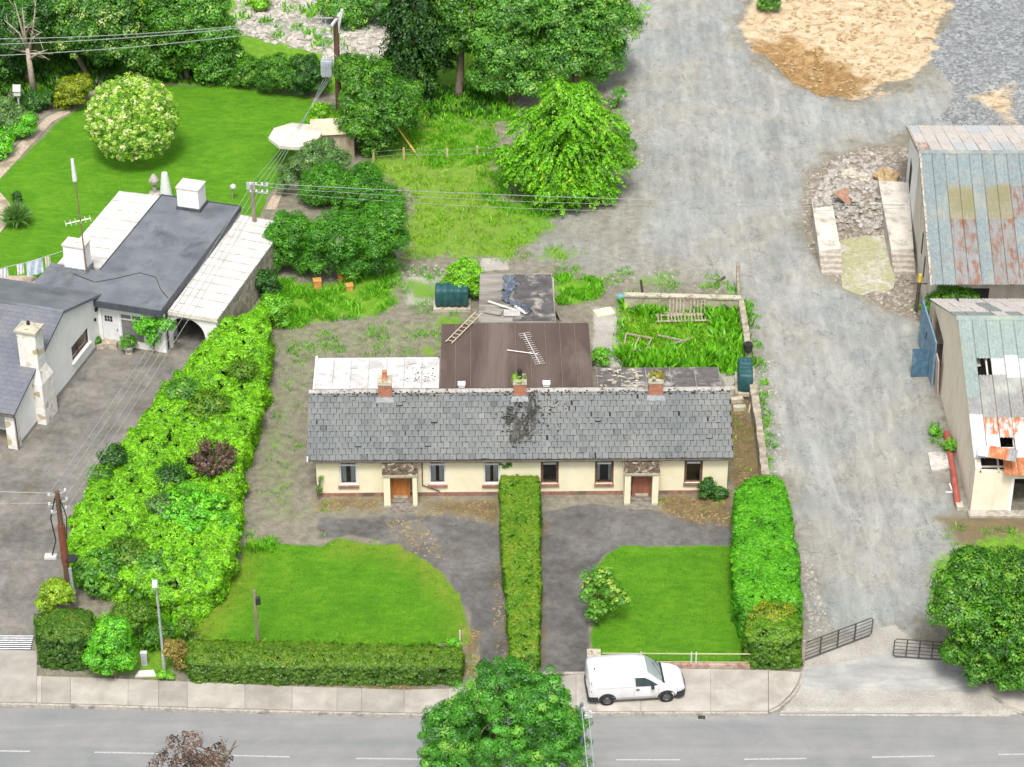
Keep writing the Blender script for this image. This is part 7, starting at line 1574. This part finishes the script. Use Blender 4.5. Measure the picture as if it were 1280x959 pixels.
# ---- ground growth that nobody could count
def tufts(name,polys,n,h0,h1,mat,thr=.0,spread=.12,per=9,wd=.13,noise_s=.9):
    Pp=[];k=0
    for p in polys:
        w=wpoly(p);lo,hi=w.min(0),w.max(0);A=np.prod(hi-lo);c=RNG.uniform(lo,hi,(int(n*A/ sum(np.prod(wpoly(q).max(0)-wpoly(q).min(0)) for q in polys))+1,2))
        c=c[sdf(c[:,0],c[:,1],w)>0];c=c[[mn.noise((x*noise_s,y*noise_s,11.))>thr for x,y in c]] if len(c) else c
        Pp.append(c)
    c=np.concatenate(Pp);N_=len(c);C=np.repeat(c,per,0)+RNG.normal(0,spread,(N_*per,2));m=len(C);h=np.repeat(RNG.uniform(h0,h1,N_),per)*RNG.uniform(.6,1.2,m)
    T_=unit(np.column_stack([RNG.normal(0,.5,m),RNG.normal(0,.5,m),np.ones(m)]));gzv=np.array([gz(x,y) for x,y in c]).repeat(per)
    P=np.column_stack([C,gzv])+T_*h[:,None]*.5;Nn=np.cross(T_,rdir(m));V,Qq=leafquads(P,Nn,1.,wd,T_)
    V=V.reshape(-1,4,3);cen=P[:,None,:];V=cen+(V-cen)*h[:,None,None];ti=np.repeat(RNG.normal(.45,.22,N_),per)+RNG.normal(0,.12,m)
    o=npmesh(name,V.reshape(-1,3),Qq,mat,None,ti);return tag(o,kind='stuff')
def ftufts(*a,**k):return tufts(*a,**k)
tufts('rough_grass',[ROUGH[0],ROUGH[4]],3600,.12,.38,L_GRASS,-.15,.14)
tufts('rough_grass',[[(600,210),(640,220),(690,255),(690,275),(630,265),(600,250)],[(500,150),(620,165),(625,200),(540,215)]],1500,.2,.5,L_WEED,-.2,.14)
tufts('rough_grass',[ROUGH[1],[(335,360),(400,350),(420,395),(370,412),(335,405)]],2200,.15,.5,L_WEED,-.1,.13)
tufts('weeds',[ROUGH[2]],1500,.12,.45,L_WEED,-.05,.14,wd=.2);tufts('weeds',[ROUGH[2]],1300,.1,.35,L_GRASS,-.2,.14,wd=.18,noise_s=1.3)
tufts('weeds',[[(870,385),(930,380),(936,462),(905,466),(870,455),(900,430)],[(775,440),(930,455),(930,468),(860,466),(780,462)],[(780,380),(830,378),(830,395),(785,400)]],1300,.4,.9,L_WEED,-.3,.18,wd=.2)
tufts('weeds',[[(110,775),(262,765),(215,815),(165,812),(160,840),(112,842)]],500,.15,.5,L_WEED,-.3,.16,wd=.25);tufts('rough_grass',[[(470,105),(640,112),(650,160),(560,155)]],900,.15,.5,L_WEED,-.2,.18,wd=.2);tufts('weeds',[ROUGH[3],ROUGH[12]],900,.12,.4,L_WEED,.0,.12,wd=.22)
tufts('weeds',[[(690,330),(930,345),(925,370),(780,362),(690,350)],[(500,335),(600,335),(600,390),(505,385)],[(520,385),(600,395),(552,446),(520,448)],[(345,420),(520,400),(550,446),(400,446),(330,470)]],3000,.06,.26,L_WEED,.08,.12,wd=.22,noise_s=.7)
tufts('rough_grass',[[(340,410),(560,395),(552,448),(395,450),(385,580),(385,650),(330,650),(300,690),(325,540)]],2600,.04,.16,L_GRASS,.02,.15,wd=.2,noise_s=1.1);tufts('weeds',[[(330,470),(395,450),(390,640),(330,660),(300,690),(310,620)]],420,.06,.25,L_WEED,.28,.12,wd=.22,noise_s=.8)
tufts('weeds',[[(935,380),(945,378),(955,450),(972,560),(972,590),(958,590),(945,470),(938,420)]],420,.08,.3,L_WEED,-.1,.1,wd=.2)
tufts('weeds',[[(400,668),(495,668),(500,690),(410,684)],[(822,622),(915,612),(915,655),(830,640)],[(395,625),(480,625),(480,640),(395,640)],[(905,500),(945,500),(955,590),(905,620)],[(300,668),(345,672),(340,690),(310,688)]],420,.05,.2,L_GRASS,.05,.1,wd=.22)
tufts('rough_grass',[[(232,770),(300,700),(340,690),(250,800)],[(245,796),(585,800),(585,806),(245,803)],[(917,690),(925,690),(935,830),(928,830)],[(575,806),(590,800),(592,846),(578,846)]],900,.06,.2,L_GRASS,-.3,.12)
tufts('weeds',[[(1140,385),(1170,385),(1180,420),(1150,420)],[(1150,660),(1280,655),(1280,690),(1180,690)],[(1158,530),(1180,530),(1185,600),(1165,600)],[(1220,855),(1262,878),(1256,882),(1216,858)]],330,.08,.3,L_WEED,.1,.1,wd=.22)
tufts('weeds',[[(330,20),(420,40),(440,70),(330,50)],[(540,20),(660,20),(650,70),(540,60)],[(300,0),(420,0),(420,30),(300,30)],[(800,0),(815,0),(800,60),(785,90)]],800,.2,.7,L_WEED,.1,.25,wd=.22)
tufts('undergrowth',[[(-30,60),(290,70),(290,108),(110,110),(60,130),(20,160),(-30,160)],[(480,110),(620,115),(620,150),(490,150)]],1500,.2,.6,L_DARK,-.2,.25,wd=.3)
tufts('mown_grass',[LAWN_L,LAWN_R],9000,.03,.08,leafmat('leaf_lawn',(.018,.07,.002),(.034,.115,.004),(.06,.16,.01),.2),-.6,.1,per=7,wd=.25)
